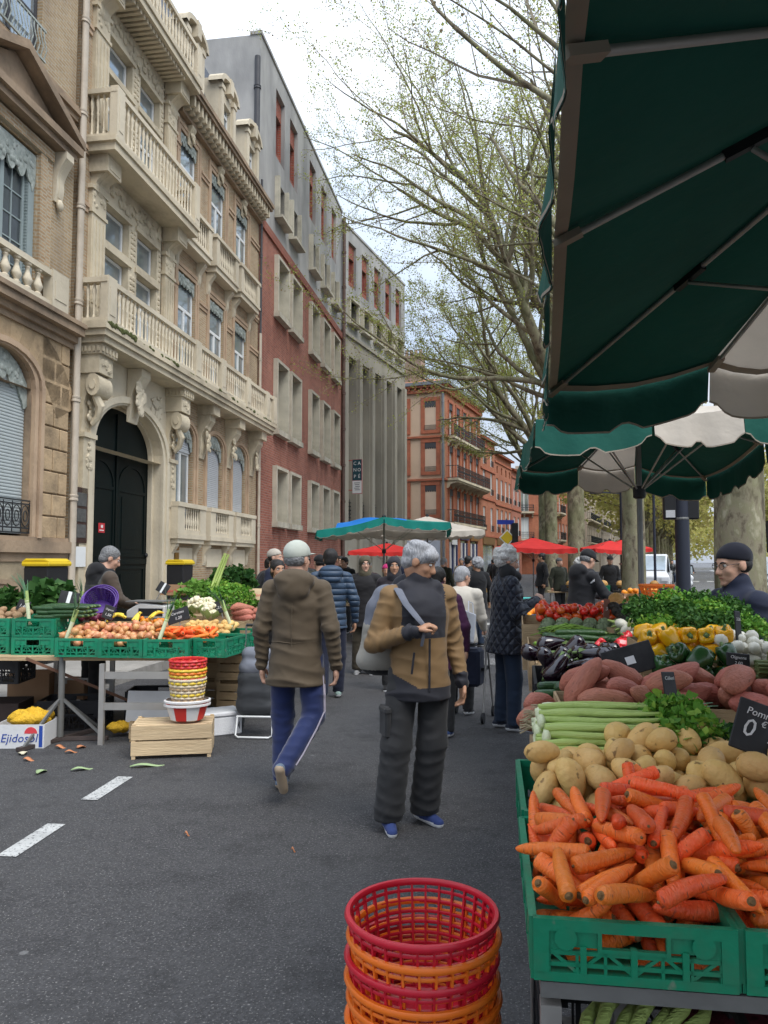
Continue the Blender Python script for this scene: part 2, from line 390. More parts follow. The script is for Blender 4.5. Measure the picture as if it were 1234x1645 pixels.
def lambrequin(root,x,z,w,y,h=.42,arch=0):
 key=(round(w,3),'lam',arch,h)
 if key not in WIN:
  q=MB();n=6;top=[];bot=[]
  for i in range(n*6+1):
   t=i/(n*6);a=arch*(1-(2*t-1)**2)
   top.append((t*w,a));bot.append((t*w,a*.8-h*.62-h*.38*abs(math.sin(math.pi*n*t))**.7-(h*.25 if t<.07 or t>.93 else 0)))
  N=len(top)
  for yy in(-.02,.02):
   q.add([(p[0],yy,p[1])for p in top]+[(p[0],yy,p[1])for p in bot],[(i,i+1,N+i+1,N+i)for i in range(N-1)])
  q.add([(p[0],-.02,p[1])for p in bot]+[(p[0],.02,p[1])for p in bot],[(i,i+1,N+i+1,N+i)for i in range(N-1)])
  rr=random.Random(3)
  for i in range(26):
   t=rr.uniform(.06,.94);q.ball((t*w,-.025,arch*(1-(2*t-1)**2)*.9-rr.uniform(.08,.75)*h),(.045,.02,.055),6,4)
  WIN[key]=q.mesh('window_pelmet',LAMB,40)
 return obj('window_pelmet',WIN[key],root,(x,y,z))
BAL={}
def baluster_mesh(h,r,m,kind=0):
 k=(h,r,m.name,kind)
 if k not in BAL:
  q=MB()
  if kind==0:
   pr=[(r*.8,0),(r*.8,h*.07),(r*.45,h*.12),(r*.95,h*.3),(r,h*.38),(r*.55,h*.6),(r*.38,h*.75),(r*.6,h*.82),(r*.4,h*.88),(r*.8,h*.93),(r*.8,h)]
  else:
   pr=[(r*.8,0),(r*.8,h*.06),(r*.5,h*.1),(r*.5,h*.5),(r*.75,h*.55),(r*.45,h*.6),(r*.9,h*.74),(r*.9,h*.82),(r*.5,h*.92),(r*.8,h)]
  q.lathe(pr,8);BAL[k]=q.mesh('baluster',m,50)
 return BAL[k]
def balustrade(root,x0,x1,y0,y1,z,h,sp,posts=(),m=STONE2,ends=True,name='balustrade',r=.055,kind=0,pw=.3):
 """stone railing round three sides of a balcony: front at y0 (street), back at y1"""
 q=MB();t=.09
 q.box(x0,x1,y0-t,y0+t,z+h-.1,z+h);q.box(x0+.012,x1-.012,y0-t*.8,y0+t*.8,z,z+.08)
 for xx in(x0,x1):
  if ends:
   s=1 if xx==x0 else-1;a,b=sorted((xx+.013*s,xx+.013*s+s*2*t))
   q.box(a,b,y0+t,y1,z+h-.1,z+h-.002);q.box(a+.01,b-.01,y0+t,y1,z,z+.08)
 for p in posts:
  q.box(p-pw/2,p+pw/2,y0-t-.03,y0+t+.03,z-.005,z+h+.025)
  q.box(p-pw/2+.07,p+pw/2-.07,y0-t-.045,y0-t-.03,z+.14,z+h-.16)
 o=q.build(name,m,root)
 me=baluster_mesh(round(h-.18,3),r,m,kind)
 n=int((x1-x0)/sp)
 for i in range(n):
  x=x0+(i+.5)*(x1-x0)/n
  if any(abs(x-p)<pw/2+.02 for p in posts):continue
  obj('baluster',me,o,(x,y0,z+.08))
 if ends:
  n=max(1,int((y1-y0-t)/sp))
  for xx,s in((x0,1),(x1,-1)):
   for i in range(n):obj('baluster',me,o,(xx+s*(t+.013),y0+t+(i+.5)*(y1-y0-t)/n,z+.08))
 return o
def arch_pts(cx,a,zs,rise,n=16):
 return[(cx-a*math.cos(math.pi*i/n),zs+rise*math.sin(math.pi*i/n)**.9)for i in range(n+1)]
def arch_ring(mb,cx,a,zs,rise,w,y0,y1,zb=None,n=16,mi=0):
 """moulding following an arch with straight legs down to zb"""
 inn=arch_pts(cx,a,zs,rise,n);out=arch_pts(cx,a+w,zs,rise+w,n)
 if zb is not None:
  inn=[(cx-a,zb)]+inn+[(cx+a,zb)];out=[(cx-a-w,zb)]+out+[(cx+a+w,zb)]
 for i in range(len(inn)-1):
  A,B,C,D=inn[i],inn[i+1],out[i+1],out[i]
  vs=[(p[0],y,p[1])for y in(y0,y1)for p in(A,B,C,D)]
  mb.add(vs,[(0,1,2,3),(0,4,5,1),(3,2,6,7),(4,7,6,5)],mi)
def arch_fill(mb,cx,a,zs,rise,x0,x1,zt,y,depth,n=16,mi=0):
 """wall round an arched head from zs up to zt"""
 p=arch_pts(cx,a,zs,rise,n)
 for i in range(n):
  A,B=p[i],p[i+1]
  mb.quad((A[0],y,A[1]),(B[0],y,B[1]),(B[0],y,zt),(A[0],y,zt),mi=mi)
  mb.quad((A[0],y,A[1]),(A[0],y+depth,A[1]),(B[0],y+depth,B[1]),(B[0],y,B[1]),mi=mi)
 if x0<cx-a:mb.quad((x0,y,zs),(cx-a,y,zs),(cx-a,y,zt),(x0,y,zt),mi=mi)
 if x1>cx+a:mb.quad((cx+a,y,zs),(x1,y,zs),(x1,y,zt),(cx+a,y,zt),mi=mi)
def lumps(mb,x0,x1,y,z0,z1,n,r=.06,seed=1,mi=0):
 rr=random.Random(seed)
 for i in range(n):
  a=r*rr.uniform(.6,1.3)
  mb.ball((rr.uniform(x0+a*.5,x1-a*.5),y,rr.uniform(z0+a*.5,z1-a*.5)),(a,a*.6,a*rr.uniform(.6,1.2)),6,4,mi,Matrix.Rotation(rr.uniform(-1,1),3,'Y'))
def mould(mb,x0,x1,steps,y=0,mi=0):
 """stacked string course: steps of (z0, z1, projection)"""
 for z0,z1,p in steps:mb.box(x0,x1,y-p,y+.02,z0,z1,mi)
def console(mb,x,w,y,z0,z1,proj,mi=0):
 """scrolled bracket, deep at the top"""
 h=z1-z0;pr=[(0,0),(-.12*proj,0)]
 for i in range(13):
  t=i/12;pr.append((-proj*(.14+.30*math.sin(t*math.pi*.5)**2+.5*max(0,t-.55)/.45+.1*math.sin(t*2*math.pi)),h*(.04+.8*t)))
 pr+=[(-proj,h*.86),(-proj,h),(0,h)]
 mb.prism([(y+a,z0+b)for a,b in pr],x-w/2,x+w/2,'x',mi)
 mb.prism([(y+a*1.02-.01,z0+b)for a,b in pr[3:15]]+[(y,z0+pr[14][1]),(y,z0+pr[3][1])],x-w*.2,x+w*.2,'x',mi)
def pilaster(mb,x0,x1,z0,z1,p=.12,fl=4,mi=0):
 w=x1-x0;mb.box(x0-.05,x1+.05,-p-.05,.01,z0,z0+.28,mi);mb.box(x0,x1,-p,.01,z0+.28,z1-.55,mi)
 for i in range(fl):
  a=x0+w*(i+.25)/fl;mb.box(a,a+w*.5/fl,-p-.025,-p,z0+.4,z1-.65,mi)
 mb.box(x0-.04,x1+.04,-p-.04,.01,z1-.55,z1-.48,mi);mb.box(x0,x1,-p-.01,.01,z1-.48,z1-.08,mi)
 lumps(mb,x0,x1,-p-.01,z1-.46,z1-.1,8,.07,int(x0*10),mi);mb.box(x0-.05,x1+.05,-p-.06,.01,z1-.08,z1,mi)
PIPE=mat('cream_drainpipe',(.52,.45,.36),.6,.1,2,.1,20,stain=(.2,.15,.1),stain_amt=.5,stain_s=2)
PIPE_D=mat('dark_drainpipe',(.055,.055,.06),.5,.2,3,.1,20)
def drainpipe(root,x,y,z0,z1,r=.07,m=PIPE,step=1.85,name='drainpipe'):
 q=MB();q.tube([(x,y,z0),(x,y,z1)],r,12)
 o=q.build(name,m,root,smooth=60)
 c=MB().lathe([(r*1.0,-.06),(r*1.3,-.05),(r*1.3,-.02),(r*1.15,0),(r*1.3,.02),(r*1.3,.05),(r,.06)],12,close=False).mesh('pipe_collar',m,50)
 z=z0+.8
 while z<z1:obj('pipe_collar',c,o,(x,y,z));z+=step
 return o
# the carved townhouse with the carriage door
S0=14.42
TH=thing('townhouse','carved stone and buff brick townhouse with long balustraded balcony and dark carriage door','building',F1(S0),A1)
L_=11.15;TH.scale=(1,.66,1)
CW=[5.22,7.35,9.4]
q=MB()
holes=[(.78,3.9,.13,3.9)]+[(c-.58,c+.58,2.3,4.75)for c in CW]
wall(q,0,4.6,.1,3.9,[(.78,3.9,.1,3.9)],depth=.44)
arch_fill(q,2.34,1.56,3.9,1.05,0,4.6,5.6,0,.44,20)
q.quad((0,0,5.6),(4.6,0,5.6),(4.6,0,6.0),(0,0,6.0))
q.build('portal_wall',STONE2,TH)
q=MB()
wall(q,4.6,L_,.1,4.75,[(c-.58,c+.58,2.3,4.75)for c in CW],depth=.32)
lo=4.6
for i,c in enumerate(CW):
 hi=(CW[i]+CW[i+1])/2 if i<2 else L_
 arch_fill(q,c,.58,4.75,.38,lo,hi,5.6,0,.32,10);lo=hi
wall(q,4.6,L_,5.6,13.0,[(c-.56,c+.56,6.2,8.95)for c in CW]+[(c-.56,c+.56,10.0,12.6)for c in CW],depth=.3)
BIG=[(1.12,2.12,6.2,8.0),(2.5,3.5,6.2,8.0),(1.12,2.12,8.2,8.95),(2.5,3.5,8.2,8.95),(1.12,2.12,9.95,11.7),(2.5,3.5,9.95,11.7),(1.12,2.12,11.88,12.55),(2.5,3.5,11.88,12.55)]
wall(q,0,.98,6.0,13.3,[]);wall(q,3.72,4.6,6.0,13.3,[])
shell(q,0,L_,0,10,.1,13.3)
q.build('brick_wall',BUFF,TH)
q=MB();wall(q,.98,3.72,6.0,13.3,BIG,y=.02,depth=.3)
for a,b,c,d in BIG:
 rr=random.Random(int(a*7+c))
 for xx in(a-.13,b+.13):
  for k in range(int((d-c)/.12)):q.ball((xx,.02,c+.06+k*.12),(.075,.045,.06),6,4)
 q.box(a-.1,b+.1,-.04,.03,d,d+.1)
lumps(q,1.0,3.7,.0,9.05,9.5,70,.09,5);lumps(q,1.0,3.7,.0,12.65,13.1,60,.08,6)
q.build('bay_surround',STONE,TH,smooth=40)
for a,b,c,d in BIG:
 window(TH,a+.02,c+.02,b-a-.04,d-c-.04,.24,'transom' if d-c>1 else 'plain')
# pilasters, string courses and panels
for z0,z1 in((6.25,9.0),(9.95,12.75)):
 for a,b in((.42,.95),(3.76,4.28)):
  q=MB();pilaster(q,a,b,z0,z1);q.build('pilaster',STONE,TH)
for x0,x1 in((0.0,.37),(4.33,4.62))+tuple(zip([CW[0]+.78,CW[1]+.78,CW[2]+.78],[CW[1]-.78,CW[2]-.78,L_])):
 for st in([(8.4,8.5,.05),(8.5,8.58,.09)],[(9.55,9.62,.05),(9.62,9.7,.09)],[(12.0,12.1,.06),(12.1,12.17,.1)]):
  q=MB();mould(q,x0,x1,st);q.build('string_course',ROSE,TH)
for c in CW:
 for z0,z1 in((6.2,8.95),(10.0,12.6)):
  q=MB()
  for k,(w,p)in enumerate(((.1,.03),(.21,.055))):
   a=.56+w-.1
   q.box(c-a-.1,c-a,-p,.01,z0,z1+w);q.box(c+a,c+a+.1,-p,.01,z0,z1+w);q.box(c-a,c+a,-p,.01,z1+w-.1,z1+w)
  q.build('window_surround',ROSE,TH)
 q=MB();arch_ring(q,c,.6,4.75,.38,.1,-.05,.01,3.05,10);arch_ring(q,c,.72,4.75,.42,.1,-.1,.01,3.05,10);q.build('window_surround',ROSE,TH)
for i,c in enumerate(CW):
 if i==0:
  window(TH,c-.54,2.35,1.08,2.05,.16,'french');shutter(TH,c-.54,4.42,1.08,.72,.13,mat('shutter_grey',(.42,.44,.46),.5,.08,3,0))
 else:shutter(TH,c-.54,2.35,1.08,2.75,.14,mat('shutter_grey',(.42,.44,.46),.5,.08,3,0))
 lambrequin(TH,c-.56,4.78,1.12,.05,.34,.36)
 window(TH,c-.54,6.22,1.08,2.7,.11,'transom');lambrequin(TH,c-.55,8.92,1.1,.05,.3)
 window(TH,c-.54,10.02,1.08,2.55,.11,'transom');lambrequin(TH,c-.55,12.57,1.1,.05,.3)
# keystones over the top windows
for c in CW:
 q=MB();console(q,c,.26,-.02,12.42,12.92,.2);lumps(q,c-.12,c+.12,-.16,12.5,12.85,7,.07,2);q.build('keystone',STONE,TH)
# main balcony
q=MB()
q.box(.02,L_+.1,-.98,.02,6.0,6.1);q.box(.07,L_+.06,-.92,.02,5.88,6.0);q.box(.14,L_+.02,-.84,.02,5.76,5.88)
q.box(.02,L_+.1,-.96,.02,6.1,6.14)
q.build('balcony_slab',STONE,TH)
MOSS=mat('moss',(.09,.1,.03),.95,.5,20,.8,60)
q=MB();rr=random.Random(4)
for i in range(170):
 x=rr.choice([rr.uniform(.1,1.2),rr.uniform(.1,L_)]);q.ball((x,-.95+rr.uniform(-.045,.05),6.13+rr.uniform(-.05,.015)),(rr.uniform(.04,.12),.03,rr.uniform(.02,.05)),6,4)
tag(q.build('moss',MOSS,TH),kind='stuff')
balustrade(TH,.06,L_+.05,-.86,0,6.14,.86,.165,(.25,4.55,6.3,8.4,10.3,L_-.08),STONE2,kind=1,r=.055,pw=.34)
# consoles under the main balcony
for x in(.5,4.35):
 q=MB();q.box(x-.3,x+.3,-.72,.02,5.56,5.76)
 for k in range(5):q.box(x-.3+k*.125,x-.3+k*.125+.07,-.76,-.7,5.6,5.7)
 for k in range(5):q.box(x-.33,x-.3,-.66+k*.13,-.59+k*.13,5.6,5.7)
 q.box(x-.26,x+.26,-.62,.02,5.2,5.56);lumps(q,x-.2,x+.2,-.62,5.25,5.5,8,.08,3)
 q.tube([(x-.25,-.42,4.98),(x+.25,-.42,4.98)],.22,14);q.tube([(x-.28,-.42,4.98),(x+.28,-.42,4.98)],.1,10)
 console(q,x,.42,0,4.05,5.2,.36);q.tube([(x-.1,-.38,4.8),(x,-.46,4.6),(x+.04,-.36,4.4),(x,-.2,4.25)],[.1,.12,.09,.05],8)
 lumps(q,x-.15,x+.15,-.2,4.2,4.8,14,.08,8)
 q.box(x-.2,x+.2,-.14,.01,2.9,4.05);lumps(q,x-.13,x+.13,-.15,3.35,3.95,12,.07,9)
 q.box(x-.24,x+.24,-.2,.01,3.98,4.07);q.box(x-.22,x+.22,-.1,.01,.13,2.9)
 q.build('balcony_console',STONE,TH,smooth=35)
for x in(6.28,8.38,10.5):
 q=MB();q.box(x-.24,x+.24,-.7,.02,5.5,5.76);console(q,x,.4,0,4.35,5.5,.52);lumps(q,x-.18,x+.18,-.34,4.5,5.4,16,.09,int(x));q.build('balcony_console',STONE,TH,smooth=35)
# carriage door: surround, keystone, leaves
q=MB()
arch_ring(q,2.34,1.56,3.9,1.05,.13,-.1,.02,.13,20);arch_ring(q,2.34,1.69,3.9,1.09,.14,-.16,.02,.13,20)
arch_ring(q,2.34,1.48,3.9,1.0,.08,.28,.44,.13,20)
console(q,2.34,.42,-.02,4.6,5.75,.5);lumps(q,2.12,2.56,-.36,4.72,5.6,34,.09,12)
lumps(q,.85,1.35,-.03,5.0,5.5,20,.08,13);lumps(q,3.3,3.9,-.03,4.9,5.5,26,.08,14)
q.build('door_surround',STONE2,TH,smooth=35)
DOORG=mat('dark_green_door',(.002,.006,.006),.5,.3,3,.05,30,spec=.15)
q=MB();q.box(.8,3.88,.46,.52,.13,4.9)
q.build('door',DOORG,TH)
dl=TH.children[-1]
q=MB()
for x0 in(.95,2.42):
 for z0,z1 in((.4,1.5),(1.7,3.2)):
  q.box(x0,x0+.06,.43,.46,z0,z1);q.box(x0+1.25,x0+1.31,.43,.46,z0,z1);q.box(x0+.06,x0+1.25,.43,.46,z0,z0+.07);q.box(x0+.06,x0+1.25,.43,.46,z1-.07,z1)
  q.box(x0+.18,x0+1.13,.44,.46,z0+.18,z1-.18)
 arch_ring(q,x0+.655,.595,3.2,.5,.06,.43,.46,None,12)
q.box(2.29,2.39,.41,.46,.13,4.8);q.box(.8,3.88,.42,.46,1.54,1.66)
q.build('door_panel',DOORG,dl)
q=MB();q.box(1.6,1.86,.425,.43,2.2,2.4);o=q.build('door_notice',mat('red_sign',(.5,.03,.04),.5,.05,3,0),dl)
q=MB();q.box(1.64,1.82,.421,.425,2.24,2.26);q.box(1.7,1.78,.421,.425,2.3,2.36);q.build('notice_print',WHITEP,dl)
q=MB();q.ball((3.78,.4,1.75),.05,8,6);q.tube([(3.78,.46,1.75),(3.78,.4,1.75)],.02,8);q.build('door_bell',IRON,TH)
# small balconies of the ground floor windows
for i,c in enumerate(CW):
 q=MB();x0,x1=c-.9,c+.9
 q.box(x0,x1,-.42,.01,2.16,2.28);q.box(x0+.06,x1-.06,-.36,.01,2.05,2.16)
 for s in(-1,1):console(q,c+s*.72,.18,0,1.5,2.05,.28)
 for xx in(x0+.2,x1-.2):q.box(xx-.2,xx+.2,-.4,.01,2.28,2.94)
 q.box(x0-.01,x1+.01,-.44,.01,2.94,3.05);q.box(x0+.4,x1-.4,-.38,-.28,2.28,2.38)
 q.box(c-.55,c+.55,-.06,.01,1.45,1.95)
 o=q.build('window_balcony',STONE2,TH)
 me=baluster_mesh(.56,.045,STONE2)
 for k in range(7):obj('baluster',me,o,(c-.42+k*.14,-.33,2.38))
 q=MB();
 for z0,z1,za in((9.55,9.78,10.58),):
  q.box(c-.92,c+.92,-.52,.01,z1-.08,z1);q.box(c-.86,c+.86,-.46,.01,z0,z1-.08)
  for s in(-1,1):console(q,c+s*.72,.18,0,z0-.6,z0,.34);q.box(c+s*.78-.12,c+s*.78+.12,-.5,.01,z1,za-.1)
  q.box(c-.95,c+.95,-.54,.01,za-.1,za);q.box(c-.66,c+.66,-.44,-.34,z1,z1+.07)
 o=q.build('window_balcony',STONE2,TH);me2=baluster_mesh(.64,.045,STONE2)
 for k in range(9):obj('baluster',me2,o,(c-.56+k*.14,-.39,9.85))
# second and top balconies of the bay
for z in(9.6,13.28):
 q=MB();q.box(.22,4.5,-.98,.02,z+.16,z+.26);q.box(.28,4.44,-.92,.02,z,z+.16)
 for x in(.68,4.02):
  q.box(x-.27,x+.27,-.6,.02,z-.34,z);console(q,x,.4,0,z-.8,z-.2,.62)
 if z>13:
  for k in range(18):q.box(1.06+k*.15,1.14+k*.15,-.8,.02,z-.1,z)
 q.build('balcony_slab',STONE,TH)
balustrade(TH,.26,4.46,-.86,0,9.86,1.0,.165,(.42,4.3),STONE2,kind=1,r=.055)
balustrade(TH,.26,4.46,-.86,0,13.54,.85,.165,(.42,4.3),STONE2,kind=0,r=.05)
# cornice with coffers
q=MB()
q.box(4.5,L_+.12,-.75,.02,13.5,13.62);q.box(4.5,L_+.08,-.68,.02,13.4,13.5);q.box(4.5,L_,-.2,.02,12.95,13.05)
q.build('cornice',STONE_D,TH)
co=TH.children[-1]
me=MB().box(-.05,.05,-.6,.01,13.12,13.4).box(-.05,.05,-.42,.01,13.05,13.12).mesh('modillion',STONE)
for k in range(26):obj('modillion',me,co,(4.65+k*.255,0,0))
q=MB();q.box(4.5,L_,-.1,.02,13.05,13.4);q.build('frieze',ROSE,TH)
# mansard and dormers
q=MB();q.add([(0,-.1,13.6),(L_,-.1,13.6),(L_,1.2,16.6),(0,1.2,16.6),(0,8,17.4),(L_,8,17.4)],[(0,1,2,3),(3,2,5,4),(1,2,5),(0,3,4)])
q.build('roof',SLATE,TH)
for c in(2.4,5.2,7.7,10.0):
 q=MB();w=.62
 wall(q,c-w,c+w,13.62,15.3,[(c-.36,c+.36,13.8,15.0)],-.12,.2);arch_fill(q,c,.36,15.0,.22,c-w,c+w,15.5,-.12,.2,8)
 q.box(c-w,c-w+.02,-.12,1.4,13.62,15.5);q.box(c+w-.02,c+w,-.12,1.4,13.62,15.5);q.box(c-w,c+w,-.12,1.4,15.5,15.52)
 for s in(-1,1):q.box(c+s*.5-.1,c+s*.5+.1,-.24,-.1,13.62,15.2);q.box(c+s*.5-.14,c+s*.5+.14,-.28,-.1,15.2,15.34)
 arch_ring(q,c,.62,15.35,.28,.14,-.34,.3,None,10);q.box(c-.12,c+.12,-.4,-.1,15.3,15.75)
 o=q.build('dormer',STONE2,TH);window(o,c-.36,13.82,.72,1.38,.04,'transom',name='dormer_window')
drainpipe(TH,-.02,-.16,.13,15.5,.085)
drainpipe(TH,L_-.02,-.14,.13,9.2,.07,name='drainpipe');drainpipe(TH,L_-.02,-.14,9.2,14.5,.055,PIPE_D)
# plaques beside the door
q=MB();q.box(.08,.5,-.14,-.11,1.95,3.0);o=q.build('name_plate',mat('brown_plate',(.05,.025,.02),.4,.1,4,0),TH)
for k in range(3):MB().box(.13,.45,-.15,-.14,2.05+k*.3,2.3+k*.3).build('plate_panel',mat('plate_glass',(.1,.1,.1),.2,.3,12,0),o)
MB().box(.1,.48,-.14,-.11,1.5,1.88).build('notice',WHITEP,TH)
BRASS=mat('brass',(.42,.27,.08),.35,.15,6,.05,30,metal=.8)
for k in range(4):MB().box(4.66,5.0-.12,-.1,-.06,1.2+k*.34,1.48+k*.34).build('brass_plate',BRASS,TH)
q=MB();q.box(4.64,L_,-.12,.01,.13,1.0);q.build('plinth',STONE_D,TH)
q=MB()
for k in range(7):q.box(9.1+k*.1,9.13+k*.1,-.16,-.14,.4,.85)
q.box(9.05,9.78,-.17,-.14,.38,.42);q.box(9.05,9.78,-.17,-.14,.83,.87);q.build('cellar_grille',IRON,TH)
# the brick townhouse at the left edge
SA=7.0;LA_=7.3
TA=thing('townhouse','buff brick townhouse with pediment window and rusticated ground floor at the left edge','building',F1(SA),A1)
ca=5.35;TA.scale=(1,.75,1)
q=MB()
wall(q,0,LA_,6.0,16.0,[(ca-.8,ca+.8,6.1,8.7),(ca-.8,ca+.82,10.35,12.9),(ca-4.2,ca-2.7,6.1,8.7)],depth=.35)
shell(q,0,LA_,0,10,.1,16)
q.build('brick_wall',BUFF2,TA)
q=MB()
wall(q,0,LA_,.1,4.55,[(ca-.82,ca+.82,2.0,4.55)],depth=.45);arch_fill(q,ca,.82,4.55,.55,0,LA_,5.6,0,.45,12)
q.build('ground_floor_wall',STONE_D,TA)
BLK=mat('rusticated_sandstone',(.43,.31,.185),.9,.2,2.5,.5,20,rnd=.12,stain=(.1,.075,.05),stain_amt=.65,stain_s=2.2)
rr=random.Random(8)
for k in range(9):
 z=2.0+k*.4;xs=[6.38,6.8,7.28]if k%2 else[6.38,7.0,7.28]
 for a,b in zip(xs[:-1],xs[1:]):bev(MB().box(a+.012,b-.012,-.06,.01,z+.012,z+.388).build('stone_block',BLK,TA),.015)
for k in range(15):
 a0,a1=math.pi*(.5-(k-7.5)*.045),math.pi*(.5-(k-6.5)*.045)
 r0,r1,zc=1.75,2.5,3.15
 P=[(ca+r0*math.cos(a0),zc+r0*math.sin(a0)*1.18),(ca+r0*math.cos(a1),zc+r0*math.sin(a1)*1.18),(ca+r1*math.cos(a1),min(5.55,zc+r1*math.sin(a1)*1.1)),(ca+r1*math.cos(a0),min(5.55,zc+r1*math.sin(a0)*1.1))]
 MB().prism([(x*.985+.015*P[0][0],z)for x,z in P],-.06,.01,'y').build('stone_block',BLK,TA)
q=MB();arch_ring(q,ca,.84,4.55,.55,.1,-.1,.02,2.0,12);arch_ring(q,ca,.97,4.55,.58,.1,-.15,.02,2.0,12);q.build('window_surround',ROSE,TA)
shutter(TA,ca-.8,2.1,1.6,2.95,.16,mat('shutter_pale',(.38,.42,.42),.5,.08,3,0));lambrequin(TA,ca-.82,4.62,1.64,.12,.42,.5)
q=MB()
for z in(2.08,2.16,2.56,2.62):q.box(ca-.82,ca+.82,-.06,-.035,z-.012,z+.012)
for k in range(7):
 x=ca-.7+k*.233
 for r_ in(.11,.055):
  pts=[(x+r_*math.cos(t*math.pi/6),-.047,2.36+r_*1.6*math.sin(t*math.pi/6))for t in range(13)];q.tube(pts,.011,5,caps=False)
 q.box(x+.108,x+.125,-.055,-.04,2.08,2.6)
q.build('window_guard',IRON,TA)
q=MB();mould(q,0,LA_+.02,[(5.55,5.66,.12),(5.66,5.78,.22),(5.78,5.92,.4),(5.92,6.0,.46)]);q.build('cornice',STONE_D,TA);q=MB();mould(q,0,LA_,[(1.6,1.75,.1),(1.75,1.95,.2),(1.95,2.02,.12)]);q.build('string_course',STONE_D,TA)
q=MB();mould(q,0,LA_,[(9.95,10.05,.08),(10.05,10.15,.16),(10.15,10.24,.1)]);q.build('string_course',STONE_D,TA)
q=MB();mould(q,0,LA_,[(.1,1.6,.06)]);q.build('plinth',mat('stained_plinth',(.36,.29,.19),.92,.3,1.5,.5,14,stain=(.1,.09,.06),stain_amt=.8,stain_s=1.4),TA)
q=MB()
for k in range(4):arch_ring(q,ca,.7-.09*k,.75,.5-.07*k,.075,-.14+.035*k,-.05,.13,12)
q.build('cellar_arch',STONE_D,TA)
# pedimented window with shutters, pelmet and stone railing
q=MB()
for s in(-1,1):q.box(ca+s*.92-.1,ca+s*.92+.1,-.08,.01,6.1,8.8);q.box(ca+s*1.12-.08,ca+s*1.12+.08,-.05,.01,6.1,8.75)
q.box(ca-1.2,ca+1.2,-.1,.01,8.75,8.95)
q.build('window_surround',BUFF,TA)
q=MB()
q.box(ca-1.75,ca+1.75,-.42,.01,9.12,9.26);q.box(ca-1.65,ca+1.65,-.32,.01,9.0,9.12)
for s in(-1,1):q.prism([(ca+s*1.78,9.26),(ca+s*1.78,9.4),(ca,10.2),(ca,10.04)],-.44,.01,'y')
q.prism([(ca-1.6,9.26),(ca+1.6,9.26),(ca,10.0)],-.12,.01,'y')
q.build('pediment',STONE_D,TA)
for s in(-1,1):
 q=MB();console(q,ca+s*1.4,.24,0,8.1,9.0,.34);q.ball((ca+s*1.4,-.1,8.05),(.08,.08,.11),8,6);q.build('pediment_console',STONE2,TA,smooth=40)
window(TA,ca-.62,6.15,1.24,2.5,.14,'grid',GREYP,glass('dim_glass',(.05,.06,.065),.12,.6));lambrequin(TA,ca-.8,8.66,1.6,.05,.55)
for s in(-1,1):
 x=ca+s*.71;q=MB()
 q.box(x-.08,x+.08,.05,.2,6.12,8.66)
 for k in range(40):q.box(x-.09,x+.09,.08,.19,6.3+k*.055,6.32+k*.055)
 q.build('folded_shutter',GREYP,TA)
balustrade(TA,ca-2.2,ca+1.3,-.3,0,6.02,.62,.27,(ca+1.12,),STONE2,ends=False,r=.1,pw=.5)
window(TA,ca-.75,10.4,1.55,2.45,.12,'french',mat('dark_frame',(.05,.05,.055),.5,.1,3,0))
q=MB();
for z in(10.4,10.95):q.box(ca-.85,ca+.85,-.1,-.06,z-.02,z+.02)
for k in range(17):
 x=ca-.8+k*.1;q.tube([(x,-.08,10.4),(x+.03,-.13,10.6),(x-.02,-.1,10.8),(x,-.08,10.95)],.012,5)
q.build('window_guard',LAMB,TA)
q=MB();q.box(6.95,7.2,-.3,-.05,10.2,16);TA_r=None
q=MB();q.add([(0,-.2,16),(LA_,-.2,16),(LA_,5,18.5),(0,5,18.5),(LA_,10,16),(0,10,16)],[(0,1,2,3),(3,2,4,5),(1,4,2),(0,3,5)]);q.build('roof',SLATE,TA)
# office building: red brick below, concrete above
SB=25.62;LB=13.8
TB=thing('office_building','long office building of red brick below plain grey concrete upper floors','building',F1(SB),A1)
cols=[(1.75,1.55),(3.65,1.55),(6.8,1.5),(9.0,1.5),(11.2,1.5)]
rows=[(2.9,5.0),(6.2,8.85),(10.45,12.65)]
q=MB();holes=[(x,x+w,a,b)for x,w in cols for a,b in rows]
wall(q,0,LB,.1,13.3,holes,depth=.1);q.quad((0,0,.1),(0,0,13.3),(0,4,13.3),(0,4,.1));q.build('brick_wall',REDB,TB)
REDB2=brick('soldier_brick',(.36,.1,.065),(.27,.075,.05),(.3,.2,.16),.07,.24,.012)
q=MB();q.box(-.02,LB,-.06,.02,13.0,13.32);q.build('brick_course',REDB2,TB)
q=MB()
h2=[(x+.15,x+w-.25,14.15,15.55)for x,w in cols];h3=[(x+.1,x+w-.3,16.4,18.95)for x,w in cols]
wall(q,-.02,LB,13.32,19.7,h2+h3,y=.02,depth=.45)
shell(q,-.02,LB,.02,14,13.3,19.7);q.box(-.06,LB,-.03,.4,19.7,19.82);q.build('concrete_wall',CONC,TB)
fr=MB();W_,H_=1.55,1
FRM={}
for x,w in cols:
 for a,b in rows:
  k=(w,round(b-a,2))
  if k not in FRM:
   h=b-a;m_=MB();t=.11
   m_.box(0,t,-.16,.5,0,h);m_.box(w-t,w,-.16,.5,0,h);m_.box(t,w-t,-.16,.5,h-t,h);m_.box(-.03,w+.03,-.22,.5,-.08,t)
   FRM[k]=m_.mesh('window_frame',CONC2)
   l_=MB();n=int(h/.12)
   for i in range(n):l_.box(t+.01,w-t-.01,.36,.4,t+i*(h-2*t)/n,t+(i+.72)*(h-2*t)/n)
   FRM[k,'l']=MB().box(t,w*.5,.42,.46,t,h-t).box(w*.52,w-t,.40,.44,t,h-t).box(w*.48,w*.54,.36,.48,t,h-t).mesh('pane',GLASS_B)
  o=obj('window_frame',FRM[k],TB,(x,0,a));obj('pane',FRM[k,'l'],o)
